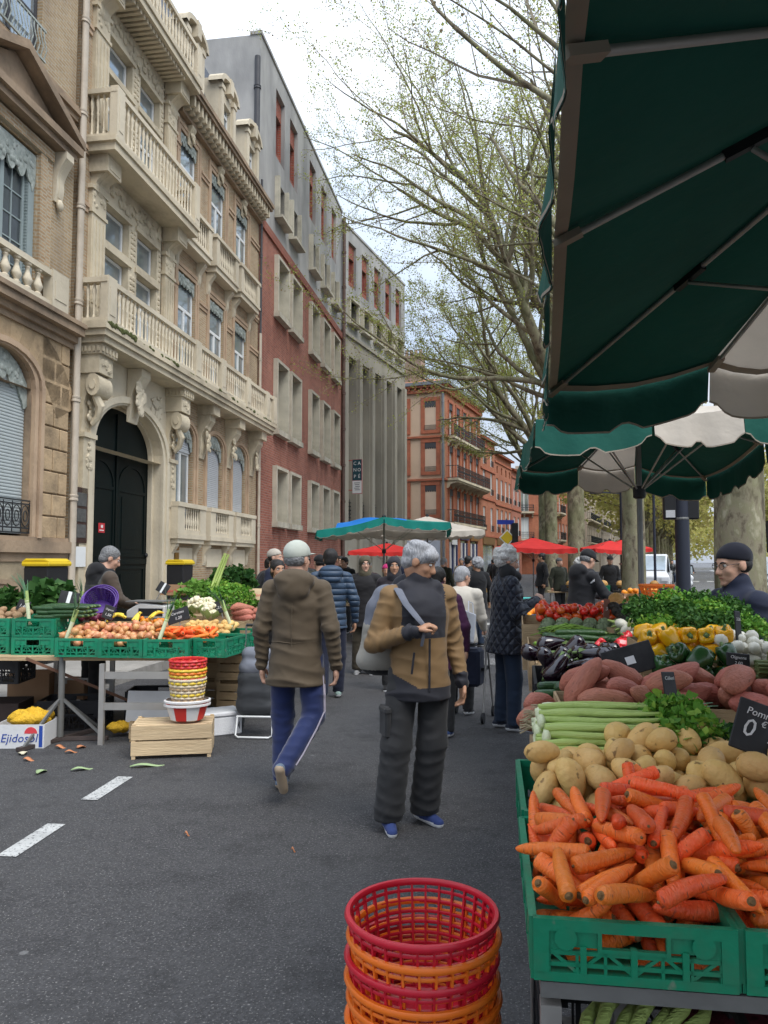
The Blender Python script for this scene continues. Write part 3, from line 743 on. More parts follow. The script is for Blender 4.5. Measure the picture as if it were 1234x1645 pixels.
for(a,b,c,d)in h2:
 w=b-a;m_=MB();m_.box(a-.12,a,-.16,.45,c-.02,d+.05);m_.box(b,b+.1,-.14,.45,c-.02,d+.02);m_.box(a-.15,b+.12,-.3,.45,c-.12,c-.02)
 m_.box(a,b,-.03,.45,c-.85,c-.12)if False else None
 o=m_.build('window_frame',CONC2,TB);MB().box(a,b,.38,.42,c,d).build('pane',GLASS_B,o)
RB3=brick('loggia_brick',(.42,.11,.07),(.3,.08,.05),(.3,.2,.16),.2,.07,.012)
for(a,b,c,d)in h3:
 q=MB();wall(q,a+.02,b-.02,c+.02,d-.02,[(a+.3,b-.05,c+.35,d-.75)],y=.16,depth=.2)
 o=q.build('loggia_panel',RB3,TB);MB().box(a+.3,b-.05,.3,.34,c+.35,d-.75).build('pane',mat('rust_shutter',(.16,.04,.03),.7,.2,3,.2,30),o)
drainpipe(TB,LB-.1,-.12,.13,19.4,.09,mat('rusty_pipe',(.12,.075,.06),.7,.3,3,.2,20));drainpipe(TB,-.03,.12,13.3,18.9,.1,PIPE_D)
# the second office wing, turned towards the boulevard
D2=Vector((.348,.9375,0)).normalized();A2=math.atan2(D2.y,D2.x);P2=F1(39.42)
TC=thing('office_building','concrete office wing with tall window slots between fins and a hanging sign','building',P2,A2)
LC=10.1
q=MB()
bays=[.72,2.6,4.5,6.35,8.2];bw=1.3
slot=[(x,x+bw,2.9,12.4)for x in bays]
wall(q,0,LC,.1,13.4,slot,depth=.75);q.box(-.02,LC+.05,-.1,.02,13.4,13.55)
for x in[0.05]+[b+bw+.05 for b in bays]:q.box(x,x+.42 if x>.2 else x+.5,-.16,.01,.1,12.5)
q.build('fin_wall',CONC3,TC)
q=MB();s2=[(x+.1,x+1.25,14.2,15.4)for x in bays];s3=[(x+.15,x+1.2,16.2,18.6)for x in bays]
wall(q,-.02,LC,13.55,19.3,s2+s3,y=.02,depth=.45);shell(q,-.02,LC,.02,14,.1,19.3);q.box(-.06,LC+.04,-.03,.4,19.3,19.42);q.build('concrete_wall',CONC,TC)
for(a,b,c,d)in s2:
 m_=MB();m_.box(a-.1,a,-.16,.45,c-.02,d+.05);m_.box(b,b+.1,-.14,.45,c-.02,d+.02);m_.box(a-.13,b+.12,-.25,.45,c-.12,c-.02);m_.box(a-.13,b+.12,-.18,.4,d,d+.09)
 o=m_.build('window_frame',CONC2,TC);MB().box(a,b,.38,.42,c,d).build('pane',GLASS_B,o)
for(a,b,c,d)in s3:
 q=MB();wall(q,a+.02,b-.02,c+.02,d-.02,[(a+.35,b-.05,c+.35,d-.75)],y=.16,depth=.2)
 o=q.build('loggia_panel',RB3,TC);MB().box(a+.35,b-.05,.3,.34,c+.35,d-.75).build('pane',MATS['rust_shutter'],o)
GD=glass('dark_window_glass',(.03,.032,.035),.15,.5)
for x in bays:
 for z0,z1 in((9.5,12.35),(6.6,8.3),(3.0,4.9)):
  m_=MB();t=.07
  m_.box(x+.02,x+t,.58,.7,z0,z1);m_.box(x+bw-t,x+bw-.02,.58,.7,z0,z1);m_.box(x+t,x+bw-t,.58,.7,z1-t,z1);m_.box(x+t,x+bw-t,.58,.7,z0,z0+t);m_.box(x+bw*.45,x+bw*.52,.58,.68,z0,z1)
  o=m_.build('window_frame',mat('brown_metal',(.1,.09,.08),.5,.15,3,.05),TC);MB().box(x+t,x+bw-t,.63,.66,z0+t,z1-t).build('pane',GD,o)
  if z0<4:
   g_=MB();
   for k in range(9):g_.box(x+.03,x+bw-.03,.3,.34,z0+.1+k*.2,z0+.14+k*.2)
   for k in range(4):g_.box(x+.2+k*.3,x+.23+k*.3,.31,.33,z0,z1)
   g_.build('window_grille',IRON,TC)
 MB().box(x+.01,x+bw-.01,.5,.72,8.32,9.48).build('spandrel_panel',CONC,TC);MB().box(x+.01,x+bw-.01,.45,.72,4.92,6.58).build('spandrel_panel',CONC3,TC)
# the vertical sign
SG=thing('hanging_sign','tall flag sign with white letters on dark teal above a white panel','sign',P2+D2*.95+Vector((0,0,5.1)),A2)
# sign stands out from the wall: its plane is square to the facade
q=MB();q.box(-.03,.03,-.75,-.2,0,1.8);q.build('sign_frame',mat('sign_edge',(.42,.14,.14),.5,.1,3,0),SG)
MB().box(-.036,.036,-.73,-.22,.7,1.78).build('sign_panel',mat('sign_teal',(.012,.055,.075),.5,.05,3,0),SG)
MB().box(-.036,.036,-.73,-.22,.03,.68).build('sign_panel',mat('sign_white',(.7,.7,.7),.5,.04,3,0),SG)
for k,(a,b)in enumerate((('C','A'),('N','O'),('P','É'))):
 for j,ch in enumerate((a,b)):
  lettering(ch,.25,SG,WHITEP,(-.04,-.6 if j else-.36,1.58-.34*k),(R(90),0,R(-90)))
DKT=mat('sign_text_dark',(.05,.06,.07),.6,.05,3,0)
for k in range(5):MB().box(-.04,-.036,-.64+.03*(k%2),-.32-.03*(k%3),.55-.09*k,.58-.09*k).build('print_line',DKT,SG)
for z in(.2,1.75):MB().box(-.02,.02,-.22,.05,z-.02,z+.02).build('sign_bracket',mat('red_bracket',(.45,.06,.05),.5,.1,3,0),SG)
# far houses
TERRA=brick('orange_brick',(.5,.17,.085),(.4,.13,.065),(.42,.25,.17),.3,.075,.012,var=.15,bump=.3,stain=(.25,.09,.06))
TERRA_D=mat('terracotta_trim',(.40,.125,.065),.85,.2,2,.2,10,stain=(.2,.08,.05))
CREAM=mat('cream_render',(.60,.43,.30),.9,.1,.8,.1,10,stain=(.36,.25,.17),stain_amt=.6,stain_s=.4)
TILE=mat('roof_tile',(.36,.16,.09),.85,.3,3,.6,8)
BEIGE=mat('beige_stone',(.42,.35,.27),.9,.15,.6,.2,4,stain=(.2,.17,.14))
VAL=mat('grey_pelmet',(.06,.06,.065),.7,.2,6,.2,20)
def railing(root,x0,x1,z,p,h=.95,name='balcony',slab=STONE,sp=.16):
 q=MB();q.box(x0,x1,-p,.01,z-.18,z);q.box(x0+.1,x1-.1,-p+.1,.01,z-.3,z-.18)
 k=max(2,int((x1-x0)/1.2))
 for i in range(k+1):
  x=x0+.15+(x1-x0-.3)*i/k;console(q,x,.18,0,z-.75,z-.28,p*.8)
 o=q.build(name,slab,root);r=MB();y=-p+.06
 for zz in(z+.05,z+h*.3,z+h*.85,z+h):r.box(x0+.03,x1-.03,y-.02,y+.02,zz-.02,zz+.02)
 n=int((x1-x0)/sp)
 for i in range(n+1):xx=x0+.04+(x1-x0-.08)*i/n;r.box(xx-.012,xx+.012,y-.012,y+.012,z,z+h)
 for i in range(n):xx=x0+.04+(x1-x0-.08)*(i+.5)/n;r.cbox((xx,y,z+h*.57),.1,.015,.1,Matrix.Rotation(R(45),3,'Y'))
 for xx in(x0+.04,x1-.04):
  for zz in(z+.05,z+h):r.box(xx-.02,xx+.02,y,0,zz-.02,zz+.02)
  for k in range(3):r.box(xx-.012,xx+.012,y+.2+k*.2,y+.224+k*.2,z,z+h)
 r.build('railing',IRON,o);return o
A3=math.atan2(.933,.36);PC=Vector((4.64,58,0))
def boulevard(s):return PC+Vector((.36,.933,0))*s
T3=thing('corner_house','tall corner house with cream gable wall and brick street front hung with iron balconies','building',PC,A3)
L3=11.1
cx3=[1.5,3.6,5.6,7.6,9.7]
q=MB()
hol=[(c-.5,c+.5,a,b)for c in cx3 for a,b in((4.6,7.2),(8.0,10.6),(11.3,13.9))]
wall(q,0,L3,4.1,15.1,hol,depth=.2);wall(q,0,L3,0,4.1,[(1.0,3.4,0,3.3),(4.2,6.4,0,3.3),(7.3,9.8,0,3.3)],depth=.3)
q.quad((L3,0,0),(L3,12,0),(L3,12,15.1),(L3,0,15.1))
q.build('street_wall',TERRA,T3)
q=MB()
gw=[(1.15,z)for z in(5.2,8.5,11.7)]+[(3.55,z)for z in(5.2,8.5,11.7)]
q.quad((0,0,0),(0,9,0),(0,9,15.1),(0,0,15.1));q.build('gable_wall',CREAM,T3)
for y,z in gw:
 q=MB()
 q.box(-.06,.01,y-.78,y-.45,z-.1,z+2.4);q.box(-.06,.01,y+.45,y+.78,z-.1,z+2.4);q.box(-.08,.01,y-.78,y+.78,z+2.2,z+2.5);q.box(-.1,.01,y-.78,y+.78,z-.3,z-.05)
 o=q.build('window_surround',TERRA_D,T3)
 MB().box(-.02,.01,y-.45,y+.45,z-.05,z+2.2).build('blind_window',mat('blind_cream',(.62,.46,.34),.9,.08,1,.1),o)
 q=MB();q.box(-.05,.0,y-.46,y+.46,z+1.8,z+2.2);
 for k in range(5):q.ball((-.03,y-.36+k*.18,z+1.8),(.02,.09,.1),6,4)
 q.build('window_pelmet',VAL,o)
 q=MB()
 for zz in(z,z+.32):q.box(-.1,-.07,y-.45,y+.45,zz-.015,zz+.015)
 for k in range(10):q.box(-.095,-.075,y-.44+k*.097,y-.425+k*.097,z,z+.32)
 q.build('window_guard',IRON,o)
for z in(4.3,7.75,11.05):
 q=MB();q.box(-.14,L3,-.12,.01,z,z+.16);q.box(-.14,-.001,.01,9,z,z+.16);q.build('string_course',TERRA_D,T3)
q=MB();q.box(-.2,L3,-.2,9,14.55,14.8);q.box(-.35,L3+.1,-.35,9,14.95,15.1);q.build('cornice',TERRA_D,T3)
me=MB().box(-.08,.08,-.3,.01,14.75,14.95).mesh('modillion',TERRA_D);me_s=MB().box(-.3,.01,-.08,.08,14.75,14.95).mesh('modillion',TERRA_D);cc=T3.children[-1]
for k in range(22):obj('modillion',me,cc,(.2+k*.5,0,0))
for k in range(16):obj('modillion',me_s,cc,(0,.3+k*.5,0))
q=MB();q.box(-.45,L3+.15,-.45,9,15.1,15.35);q.build('gutter',ZINC,T3)
q=MB();q.add([(-.4,-.4,15.35),(L3+.1,-.4,15.35),(L3+.1,9,15.35),(-.4,9,15.35),(4,4.3,16.9),(L3-4,4.3,16.9)],[(0,1,5,4),(1,2,5),(2,3,4,5),(3,0,4)]);q.build('roof',TILE,T3)
q=MB();q.box(.3,1.3,2.0,3.9,15.3,17.5);q.box(.2,1.4,1.9,4.0,17.5,17.7)
for k in range(5):q.lathe([(.16,0),(.13,.5),(.16,.55)],8,(.8,2.2+k*.38,17.7))
q.build('chimney',mat('chimney_render',(.34,.24,.19),.9,.3,2,.3,10),T3)
for c in cx3:
 for a in(4.6,8.0,11.3):
  window(T3,c-.48,a+.02,.96,2.56,.1,'french');MB().box(c-.5,c+.5,-.02,.04,a+2.1,a+2.62).build('window_pelmet',VAL,T3)
  q=MB();q.box(c-.68,c-.5,-.06,.01,a,a+2.75);q.box(c+.5,c+.68,-.06,.01,a,a+2.75);q.box(c-.68,c+.68,-.08,.01,a+2.6,a+2.8);q.build('window_surround',TERRA_D,T3)
railing(T3,.6,2.4,11.25,.6);railing(T3,2.7,10.6,11.25,.6);railing(T3,.3,11.0,7.95,.95);railing(T3,.5,10.6,4.6,.6)
drainpipe(T3,-.12,.12,0,14.5,.09,ZINC)
SHOPC=[((.5,.03,.03),(.75,.75,.75)),((.06,.07,.14),(.6,.06,.06)),((.3,.15,.05),(.7,.55,.2))]
for k,(a,b)in enumerate(((1.0,3.4),(4.2,6.4),(7.3,9.8))):
 o=MB().box(a,b,.12,.2,0,3.3).build('shop_window',GLASS,T3)
 MB().box(a-.15,b+.15,-.14,.01,3.35,4.15).build('shop_sign',mat('shop_fascia_%d'%k,SHOPC[k][0],.5,.1,2,0),T3)
 for j in range(4):MB().box(a+.12+j*(b-a)/4,a+.12+j*(b-a)/4+.3,-.05,.1,.3,3.1).build('shop_banner',mat('banner_%d'%(j%2),(.04,.05,.12)if j%2 else(.62,.6,.6),.6,.1,2,0),T3)
MB().box(1.2,2.6,-.2,-.14,2.9,4.0).build('shop_panel',mat('shop_panel_white',(.72,.72,.72),.5,.05,2,0),T3)
MB().box(1.2,2.6,-.215,-.2,3.55,4.0).build('shop_panel',mat('shop_panel_red',(.6,.06,.04),.5,.05,2,0),T3)
# white poster windows of the gable foot
for k in range(4):
 o=MB().box(-.1,.01,.4+k*1.75,2.0+k*1.75,.4,3.2).build('poster_window',mat('poster_pale',(.5,.52,.58),.4,.08,2,0),T3)
 pts=[(1.2+k*1.75+.45*math.cos(t*math.pi/8),1.7+(k%2)*.5+.45*math.sin(t*math.pi/8))for t in range(16)]
 MB().prism(pts,-.12,-.1,'x').build('poster_dot',mat('poster_red',(.55,.05,.05),.5,.05,2,0),o)
# the two lower orange houses after it
def street_house(s,L,h,cxs,floors,label,m,rail=True,attic=False):
 t=thing('street_house',label,'building',boulevard(s),A3)
 q=MB();hs=[(c-.45,c+.45,a,b)for c in cxs for a,b in floors];ex=[(c-.3,c+.3,h-1.9,h-1.2)for c in cxs]if attic else[]
 wall(q,0,L,0,h,hs+ex+[(.6,L-.6,0,3.1)],depth=.18);shell(q,0,L,0,11,0,h);q.build('wall',m,t)
 for c in cxs:
  for a,b in floors:
   window(t,c-.44,a+.01,.88,b-a-.02,.08,'french',pane=GLASS_B if(int(c*3)+int(a))%2 else GLASS)
   if rail:
    r=MB();r.box(c-.5,c+.5,-.12,-.08,a+.5,a+.54)
    for k in range(8):r.box(c-.48+k*.135,c-.46+k*.135,-.11,-.09,a,a+.52)
    r.build('window_guard',IRON,t)
 for z in[f[0]-.55 for f in floors]+[h-.9]:MB().box(0,L,-.1,.01,z,z+.16).build('string_course',TERRA_D,t)
 q=MB();q.box(-.02,L+.1,-.35,.3,h-.16,h);q.build('cornice',TERRA_D,t)
 q=MB();q.add([(-.1,-.4,h),(L+.1,-.4,h),(L+.1,5,h+1.5),(-.1,5,h+1.5),(L+.1,11,h),(-.1,11,h)],[(0,1,2,3),(3,2,4,5),(1,4,2),(0,5,3)]);q.build('roof',TILE,t)
 MB().box(.6,L-.6,.1,.16,0,3.1).build('shop_window',GLASS,t)
 MB().box(.5,L-.5,-.1,.01,3.15,3.8).build('shop_sign',mat('brown_fascia',(.18,.1,.04),.5,.1,2,0),t)
 return t
street_house(11.15,5.6,12.9,[1.3,4.2],[(4.4,6.6),(7.8,9.9),(10.5,12.1)],'narrow orange brick house squeezed between the corner house and a lower one',TERRA)
street_house(16.8,7.6,12.1,[1.0,3.0,5.0,6.8],[(4.4,6.7),(7.6,9.7)],'orange brick house with white louvred windows and small round attic openings',TERRA,attic=True)
street_house(24.6,5.0,11.4,[1.4,3.6],[(4.4,6.4),(7.6,9.4)],'plain reddish house half hidden beside the far end of the orange row',mat('red_render',(.38,.15,.1),.9,.15,1,.1))
# rounded red corner house beyond the crossing
TR=thing('corner_house','red brick corner house with white shuttered french windows beyond the crossing','building',(15.6,96,0),R(-4))
q=MB();wall(q,0,5.2,0,11.4,[(1.35,2.5,7.8,10.6),(1.35,2.5,4.4,7.2),(.6,4.4,0,3.2)],depth=.2);shell(q,0,5.2,0,8,0,11.4);q.build('wall',TERRA,TR)
for z in(7.8,4.4):
 window(TR,1.37,z,1.1,2.7,.08,'french',pane=GLASS if z>5 else mat('white_shutter',(.6,.64,.62),.6,.05,4,.1));railing(TR,.75,3.1,z,.6,.85)
q=MB();q.box(-.2,5.4,-.3,8.1,11.4,11.8);q.build('cornice',TERRA_D,TR)
for z in(4.0,7.4):MB().box(0,5.2,-.1,.01,z,z+.2).build('string_course',TERRA_D,TR)
q=MB();
side=thing('street_house','red brick side wing running back from the corner house with iron balconies','building',(20.8,95.7,0),R(66))
q=MB();wall(q,0,14,0,11.4,[(c-.45,c+.45,a,a+2.2)for c in(1.4,3.6,5.8,8,10.2,12.4)for a in(4.4,7.9)],depth=.2);shell(q,0,14,0,6,0,11.4);q.build('wall',TERRA,side)
for c in(1.4,3.6,5.8,8,10.2,12.4):
 for a in(4.4,7.9):window(side,c-.44,a,.88,2.2,.1,'french',pane=GLASS)
railing(side,3.0,6.6,7.9,.7);railing(side,3.0,6.6,4.4,.7)
MB().box(-.1,14.1,-.3,.2,11.4,11.7).build('cornice',TERRA_D,side)
# beige houses along the far left side of the boulevard
for k,(x,y,L,h,lab)in enumerate(((28.5,108,17,15.5,'beige stone apartment house with grey shutters glimpsed between the plane trunks'),(35.5,126,20,14.0,'paler apartment house farther down the boulevard behind the trees'),(44,148,24,15,'most distant stone apartment house closing the row behind the trees'))):
 t=thing('apartment_house',lab,'building',(x,y,0),A3)
 cs=[1.4+2.3*i for i in range(int(L/2.3))]
 q=MB();hs=[(c-.5,c+.5,a,a+2.1)for c in cs for a in(4.4,7.7,11)];wall(q,0,L,0,h,hs,depth=.2);shell(q,0,L,0,10,0,h);q.build('wall',BEIGE,t)
 for c in cs:
  for a in(4.4,7.7,11):window(t,c-.49,a,.98,2.1,.1,'french',GREYP,GLASS_B)
 for a in(4.3,7.6):railing(t,.5,L-.5,a,.6)
 q=MB();q.box(-.1,L+.1,-.4,.2,h-.3,h);q.build('cornice',BEIGE,t)
 q=MB();q.add([(0,-.2,h),(L,-.2,h),(L,4,h+2.5),(0,4,h+2.5),(L,10,h+2.5),(0,10,h+2.5)],[(0,1,2,3),(3,2,4,5),(0,3,5),(1,4,2)]);q.build('roof',SLATE,t)
# plane trees
def bark():
 m,n,l,B=_new('plane_bark')
 tc=n.new('ShaderNodeTexCoord');mp=_n(n,l,'ShaderNodeMapping');mp.inputs['Scale'].default_value=(1,1,.55);l.new(tc.outputs['Object'],mp.inputs[0])
 n0=_n(n,l,'ShaderNodeTexNoise',Vector=mp.outputs[0],Scale=3.5,Detail=3.)
 mv=_mix(n,l,.14,mp.outputs[0],n0.outputs['Color'])
 v=_n(n,l,'ShaderNodeTexNoise',Vector=mv,Scale=6.5,Detail=5.,Roughness=.6)
 c=_ramp(n,l,v.outputs['Fac'],[(.3,(.075,.06,.042)),(.43,(.15,.125,.085)),(.5,(.25,.22,.15)),(.58,(.23,.215,.13)),(.68,(.38,.35,.25))])
 v2=_n(n,l,'ShaderNodeTexNoise',Vector=mv,Scale=1.4,Detail=3.)
 c=_mix(n,l,_ramp(n,l,v2.outputs['Fac'],[(.45,(0,0,0)),(.62,(.65,)*3)]),c,(.14,.15,.07))
 l.new(c,B.inputs['Base Color']);B.inputs['Roughness'].default_value=.9;B.inputs['Specular IOR Level'].default_value=.2
 bp=_n(n,l,'ShaderNodeBump',Strength=.5,Distance=.03);l.new(v.outputs['Fac'],bp.inputs['Height']);l.new(bp.outputs[0],B.inputs['Normal'])
 return m
BARK=bark()
TWIG=mat('twig_bark',(.2,.17,.12),.9,.3,6,.2,20)
def leafm(name,a,b,c,tr=.35):
 m,n,l,B=_new(name)
 g=n.new('ShaderNodeNewGeometry');
 col=_ramp(n,l,g.outputs['Random Per Island'],[(0,a),(.35,b),(.7,b),(.75,c),(1,c)])
 l.new(col,B.inputs['Base Color']);B.inputs['Roughness'].default_value=.6;B.inputs['Specular IOR Level'].default_value=.25
 t=n.new('ShaderNodeBsdfTranslucent');l.new(col,t.inputs['Color'])
 mx=n.new('ShaderNodeMixShader');mx.inputs[0].default_value=tr;l.new(B.outputs[0],mx.inputs[1]);l.new(t.outputs[0],mx.inputs[2])
 l.new(mx.outputs[0],n['Material Output'].inputs['Surface']);return m
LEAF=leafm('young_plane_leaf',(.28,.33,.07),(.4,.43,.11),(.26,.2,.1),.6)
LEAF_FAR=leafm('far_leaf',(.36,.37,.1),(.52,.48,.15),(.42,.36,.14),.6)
def leaf_mesh(name,P,size,rng,m,up=.3):
 """small folded lobed leaves at points P (n,3)"""
 n=len(P)
 a=rng.normal(size=(n,3));a[:,2]*=.6;a/=np.linalg.norm(a,axis=1)[:,None]+1e-9
 b=rng.normal(size=(n,3));b-=(b*a).sum(1)[:,None]*a;b/=np.linalg.norm(b,axis=1)[:,None]+1e-9
 c=np.cross(a,b);s=(size*rng.uniform(.5,1.25,n))[:,None]
 tip=P+a*s;l=P+a*s*.45+b*s*.5+c*s*.2;r=P+a*s*.45-b*s*.5+c*s*.2
 V=np.stack([P,r,tip,l],1).reshape(-1,3)
 F=(np.arange(n)[:,None,None]*4+np.array([[0,1,2],[0,2,3]])[None]).reshape(-1,3)
 me=bpy.data.meshes.new(name);me.vertices.add(len(V));me.vertices.foreach_set('co',V.ravel())
 me.loops.add(F.size);me.loops.foreach_set('vertex_index',F.ravel().astype(np.int32))
 me.polygons.add(len(F));me.polygons.foreach_set('loop_start',np.arange(0,F.size,3,dtype=np.int32));
 me.materials.append(m);me.update(calc_edges=True);return me
class Tree:
 def __init__(s,seed):s.r=random.Random(seed);s.segs=[];s.tw=[];s.leaf=[]
 def grow(s,p,d,L,r,lvl,maxl,bend=.18,lift=.12,spread=.75):
  """one limb: a bent tapering tube that sends off children along its length"""
  R_=s.r;n=max(4,int(L/.55))if lvl<3 else max(3,int(L/.35));pts=[Vector(p)];rad=[r];d=Vector(d).normalized();kids=[]
  for i in range(1,n+1):
   t=i/n
   d=(d+Vector((R_.gauss(0,1),R_.gauss(0,1),R_.gauss(0,1)))*bend*.55+Vector((0,0,lift*(.6 if lvl<2 else .25)))*.4).normalized()
   pts.append(pts[-1]+d*(L/n));rad.append(max(r*(1-.8*t),.006))
   if lvl<maxl and t>(.25 if lvl else .1)and R_.random()<(.6 if lvl<1 else .58):
    kids.append((pts[-1].copy(),d.copy(),t))
  (s.segs if r>.035 else s.tw).append((pts,rad))
  if lvl>=maxl-1:
   for i in range(1,len(pts)):
    s.leaf.append((pts[i-1],pts[i]))
  for kp,kd,t in kids:
   ax=kd.orthogonal().normalized();ax=Matrix.Rotation(R_.uniform(0,2*math.pi),3,kd)@ax
   nd=(kd*math.cos(spread*R_.uniform(.6,1.15))+ax*math.sin(spread*R_.uniform(.6,1.15))).normalized()
   s.grow(kp,nd,L*R_.uniform(.38,.62)*(1.15-t*.4),max(r*(1-.8*t)*R_.uniform(.5,.75),.008),lvl+1,maxl,bend*1.1,lift,spread)
 def leaves(s,n,jit,rng):
  w=np.array([(b-a).length for a,b in s.leaf]);k=rng.choice(len(s.leaf),n,p=w/w.sum());t=rng.random(n)[:,None]
  A=np.array([s.leaf[i][0]for i in k]);B=np.array([s.leaf[i][1]for i in k])
  return A+(B-A)*t+rng.normal(scale=jit,size=(n,3))
def tree(name,label,base,r0,hsplit,limbs,nleaf,lsize,seed,maxl=3,cat='tree',group=None,leaf=LEAF,rL=1.,trunk_only=False,jit=.12,lean=(0,0)):
 root=thing(name,label,cat,base,0,group)
 T=Tree(seed);rr=T.r
 pts=[(0,0,-.1),(0,0,.15),(lean[0]*.2,lean[1]*.2,1.2),(lean[0]*.6,lean[1]*.6,hsplit*.6),(lean[0],lean[1],hsplit)]
 top=Vector((lean[0],lean[1],hsplit))
 q=MB()
 prev=[];n=20;H=16;vs=[];fs=[]
 for i in range(H+1):
  t=i/H;z=t*hsplit;rad=r0*(1.28-.28*min(1,z/.6))if z<.6 else r0*(1-.2*t)
  for k in range(n):
   a=2*math.pi*k/n;w=1+.05*math.sin(a*3+seed+z*.7)+.04*math.sin(a*5+z*1.7+seed)+rr.gauss(0,.012)
   vs.append((lean[0]*t+rad*w*math.cos(a),lean[1]*t+rad*w*math.sin(a),z))
  if i:
   for k in range(n):k2=(k+1)%n;fs.append(((i-1)*n+k,(i-1)*n+k2,i*n+k2,i*n+k))
 q.add(vs,fs)
 for d,L,r in limbs:
  T.grow(top-Vector((0,0,.4)),d,L*rL,r,0,maxl)
 for P,rad in T.segs:q.tube(P,rad,9 if rad[0]>.1 else 6,caps=False)
 q.build('trunk',BARK,root,smooth=180)
 if T.tw:
  q=MB()
  for P,rad in T.tw:q.tube(P,rad,3,caps=False)
  me=bpy.data.meshes.new('twigs');me.from_pydata(q.v,[],q.f);me.materials.append(TWIG);me.update()
  tag(obj('twigs',me,root),kind='stuff')
 if nleaf:
  rng=np.random.default_rng(seed);P=T.leaves(nleaf,jit,rng)
  tag(obj('crown',leaf_mesh('crown',P,lsize,rng,leaf),root),kind='stuff')
 return root
TG='plane trees lining the market street'
tree('plane_tree','stout mottled plane trunk behind the vendor in the navy beanie',(5.2,11.2,0),.36,6.6,[((-.7,.1,.62),8.2,.075),((-.2,.5,1),8,.18),((.3,.5,1.2),8,.2),((.6,-.3,1),7,.17),((-.62,-.12,.8),8,.07)],4200,.05,11,3,group=TG)
tree('plane_tree','plane tree whose trunk rises behind the umbrella pole and fruit boxes',(6.55,20.2,0),.31,7.0,[((-.6,-.1,1.3),8.5,.16),((-.3,.3,1.6),9,.2),((.5,.2,1.3),8,.17),((-.05,-.5,1.5),8,.17)],17000,.06,12,3,group=TG)
tree('plane_tree','plane tree with tall bare grey limbs spreading over the street behind the red awning',(7.5,30,0),.36,7.4,[((-.36,-.1,1.4),14,.26),((-.66,-.05,1.0),10.5,.19),((-.1,.15,1.6),14,.24),((.6,.1,1.2),11,.2),((-.55,-.3,1.25),11,.2)],72000,.066,13,3,group=TG)
tree('plane_tree','slim plane tree leaning over the street, fourth along the row',(8.7,40,0),.36,7.0,[((-.5,.1,1.2),10.5,.22),((-.3,0,1.5),12,.24),((-.75,0,.75),8.8,.17),((.4,.2,1.4),12,.2),((-.65,-.25,.95),9,.17)],54000,.078,14,3,group=TG)
tree('plane_tree','fifth plane tree of the row, its twigs low over the far brick houses',(10.4,50,0),.36,7.0,[((-.5,.0,1.1),9.5,.2),((-.25,0,1.5),12,.22),((-.7,.1,.65),9,.16),((.4,.2,1.4),12,.2)],34000,.09,15,3,group=TG)
# boulevard rows running away to the right
DB=Vector((.372,.928,0))
k=0
for row,(x0,y0)in enumerate(((15.0,46),(33.5,46))):
 for i in range(9):
  s=i*10.5+(3 if row else 0)
  p=Vector((x0,y0,0))+DB*s
  lab=['%s plane tree in the row along the %s side of the boulevard'%(w,'near' if row==0 else 'far')for w in('nearest','second','third','fourth','fifth','sixth','seventh','eighth','ninth')][i]
  random.seed(k);
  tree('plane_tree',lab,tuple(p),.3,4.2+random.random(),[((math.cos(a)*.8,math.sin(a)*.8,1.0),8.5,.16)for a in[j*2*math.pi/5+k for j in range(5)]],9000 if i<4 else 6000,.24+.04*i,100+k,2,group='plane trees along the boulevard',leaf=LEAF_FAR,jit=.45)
  k+=1
rng=np.random.default_rng(5);P=[]
for i in range(26):
 c=np.array([rng.uniform(62,112),rng.uniform(150,215),rng.uniform(5,11)]);v=rng.normal(size=(420,3));v/=np.linalg.norm(v,axis=1)[:,None];P.append(c+v*rng.uniform(.5,1,(420,1))*np.array([7,7,5.5]))
P=np.concatenate(P);P=P[P[:,2]>1.5]
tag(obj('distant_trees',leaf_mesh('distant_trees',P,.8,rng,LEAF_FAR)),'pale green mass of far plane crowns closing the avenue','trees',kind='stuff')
# vegetables: a few shared meshes of each kind
def veg_tube(prof,n=10,bend=0,wob=.0,seed=0,ax_w=1.0,ends=None,mats=None,cap_m=None,lump=0,bend2=0):
 """prof: (x along, radius). returns MB; mi by ends: fraction below / above which material index 1 / 2 is used"""
 rr=random.Random(seed);q=MB();L=prof[-1][0]-prof[0][0];vs=[];fs=[];mi=[]
 ph=rr.uniform(0,6)
 for i,(x,r)in enumerate(prof):
  t=(x-prof[0][0])/L;cy=bend*math.sin(math.pi*t)*L+bend2*math.sin(2*math.pi*t)*L+rr.gauss(0,wob*.3)*r;cz=rr.gauss(0,wob*.3)*r
  for k in range(n):
   a=2*math.pi*k/n;w=1+wob*math.sin(2*a+ph+t*4)+wob*.7*math.sin(3*a+t*7+ph)+lump*rr.gauss(0,1)
   vs.append((x,cy+r*w*math.cos(a)*ax_w,cz+r*w*math.sin(a)))
 for i in range(len(prof)-1):
  for k in range(n):
   k2=(k+1)%n;fs.append((i*n+k,i*n+k2,(i+1)*n+k2,(i+1)*n+k));t=((prof[i][0]+prof[i+1][0])/2-prof[0][0])/L
   mi.append(1 if ends and t<ends[0]else(2 if ends and len(ends)>1 and t>ends[1]else 0))
 fs.append(tuple(range(n-1,-1,-1)));mi.append(1 if ends else 0)
 fs.append(tuple(range((len(prof)-1)*n,len(prof)*n)));mi.append(2 if ends and len(ends)>1 else 0)
 b=len(q.v);q.v+=vs;q.f+=[tuple(j+b for j in f)for f in fs];q.m+=mi
 return q
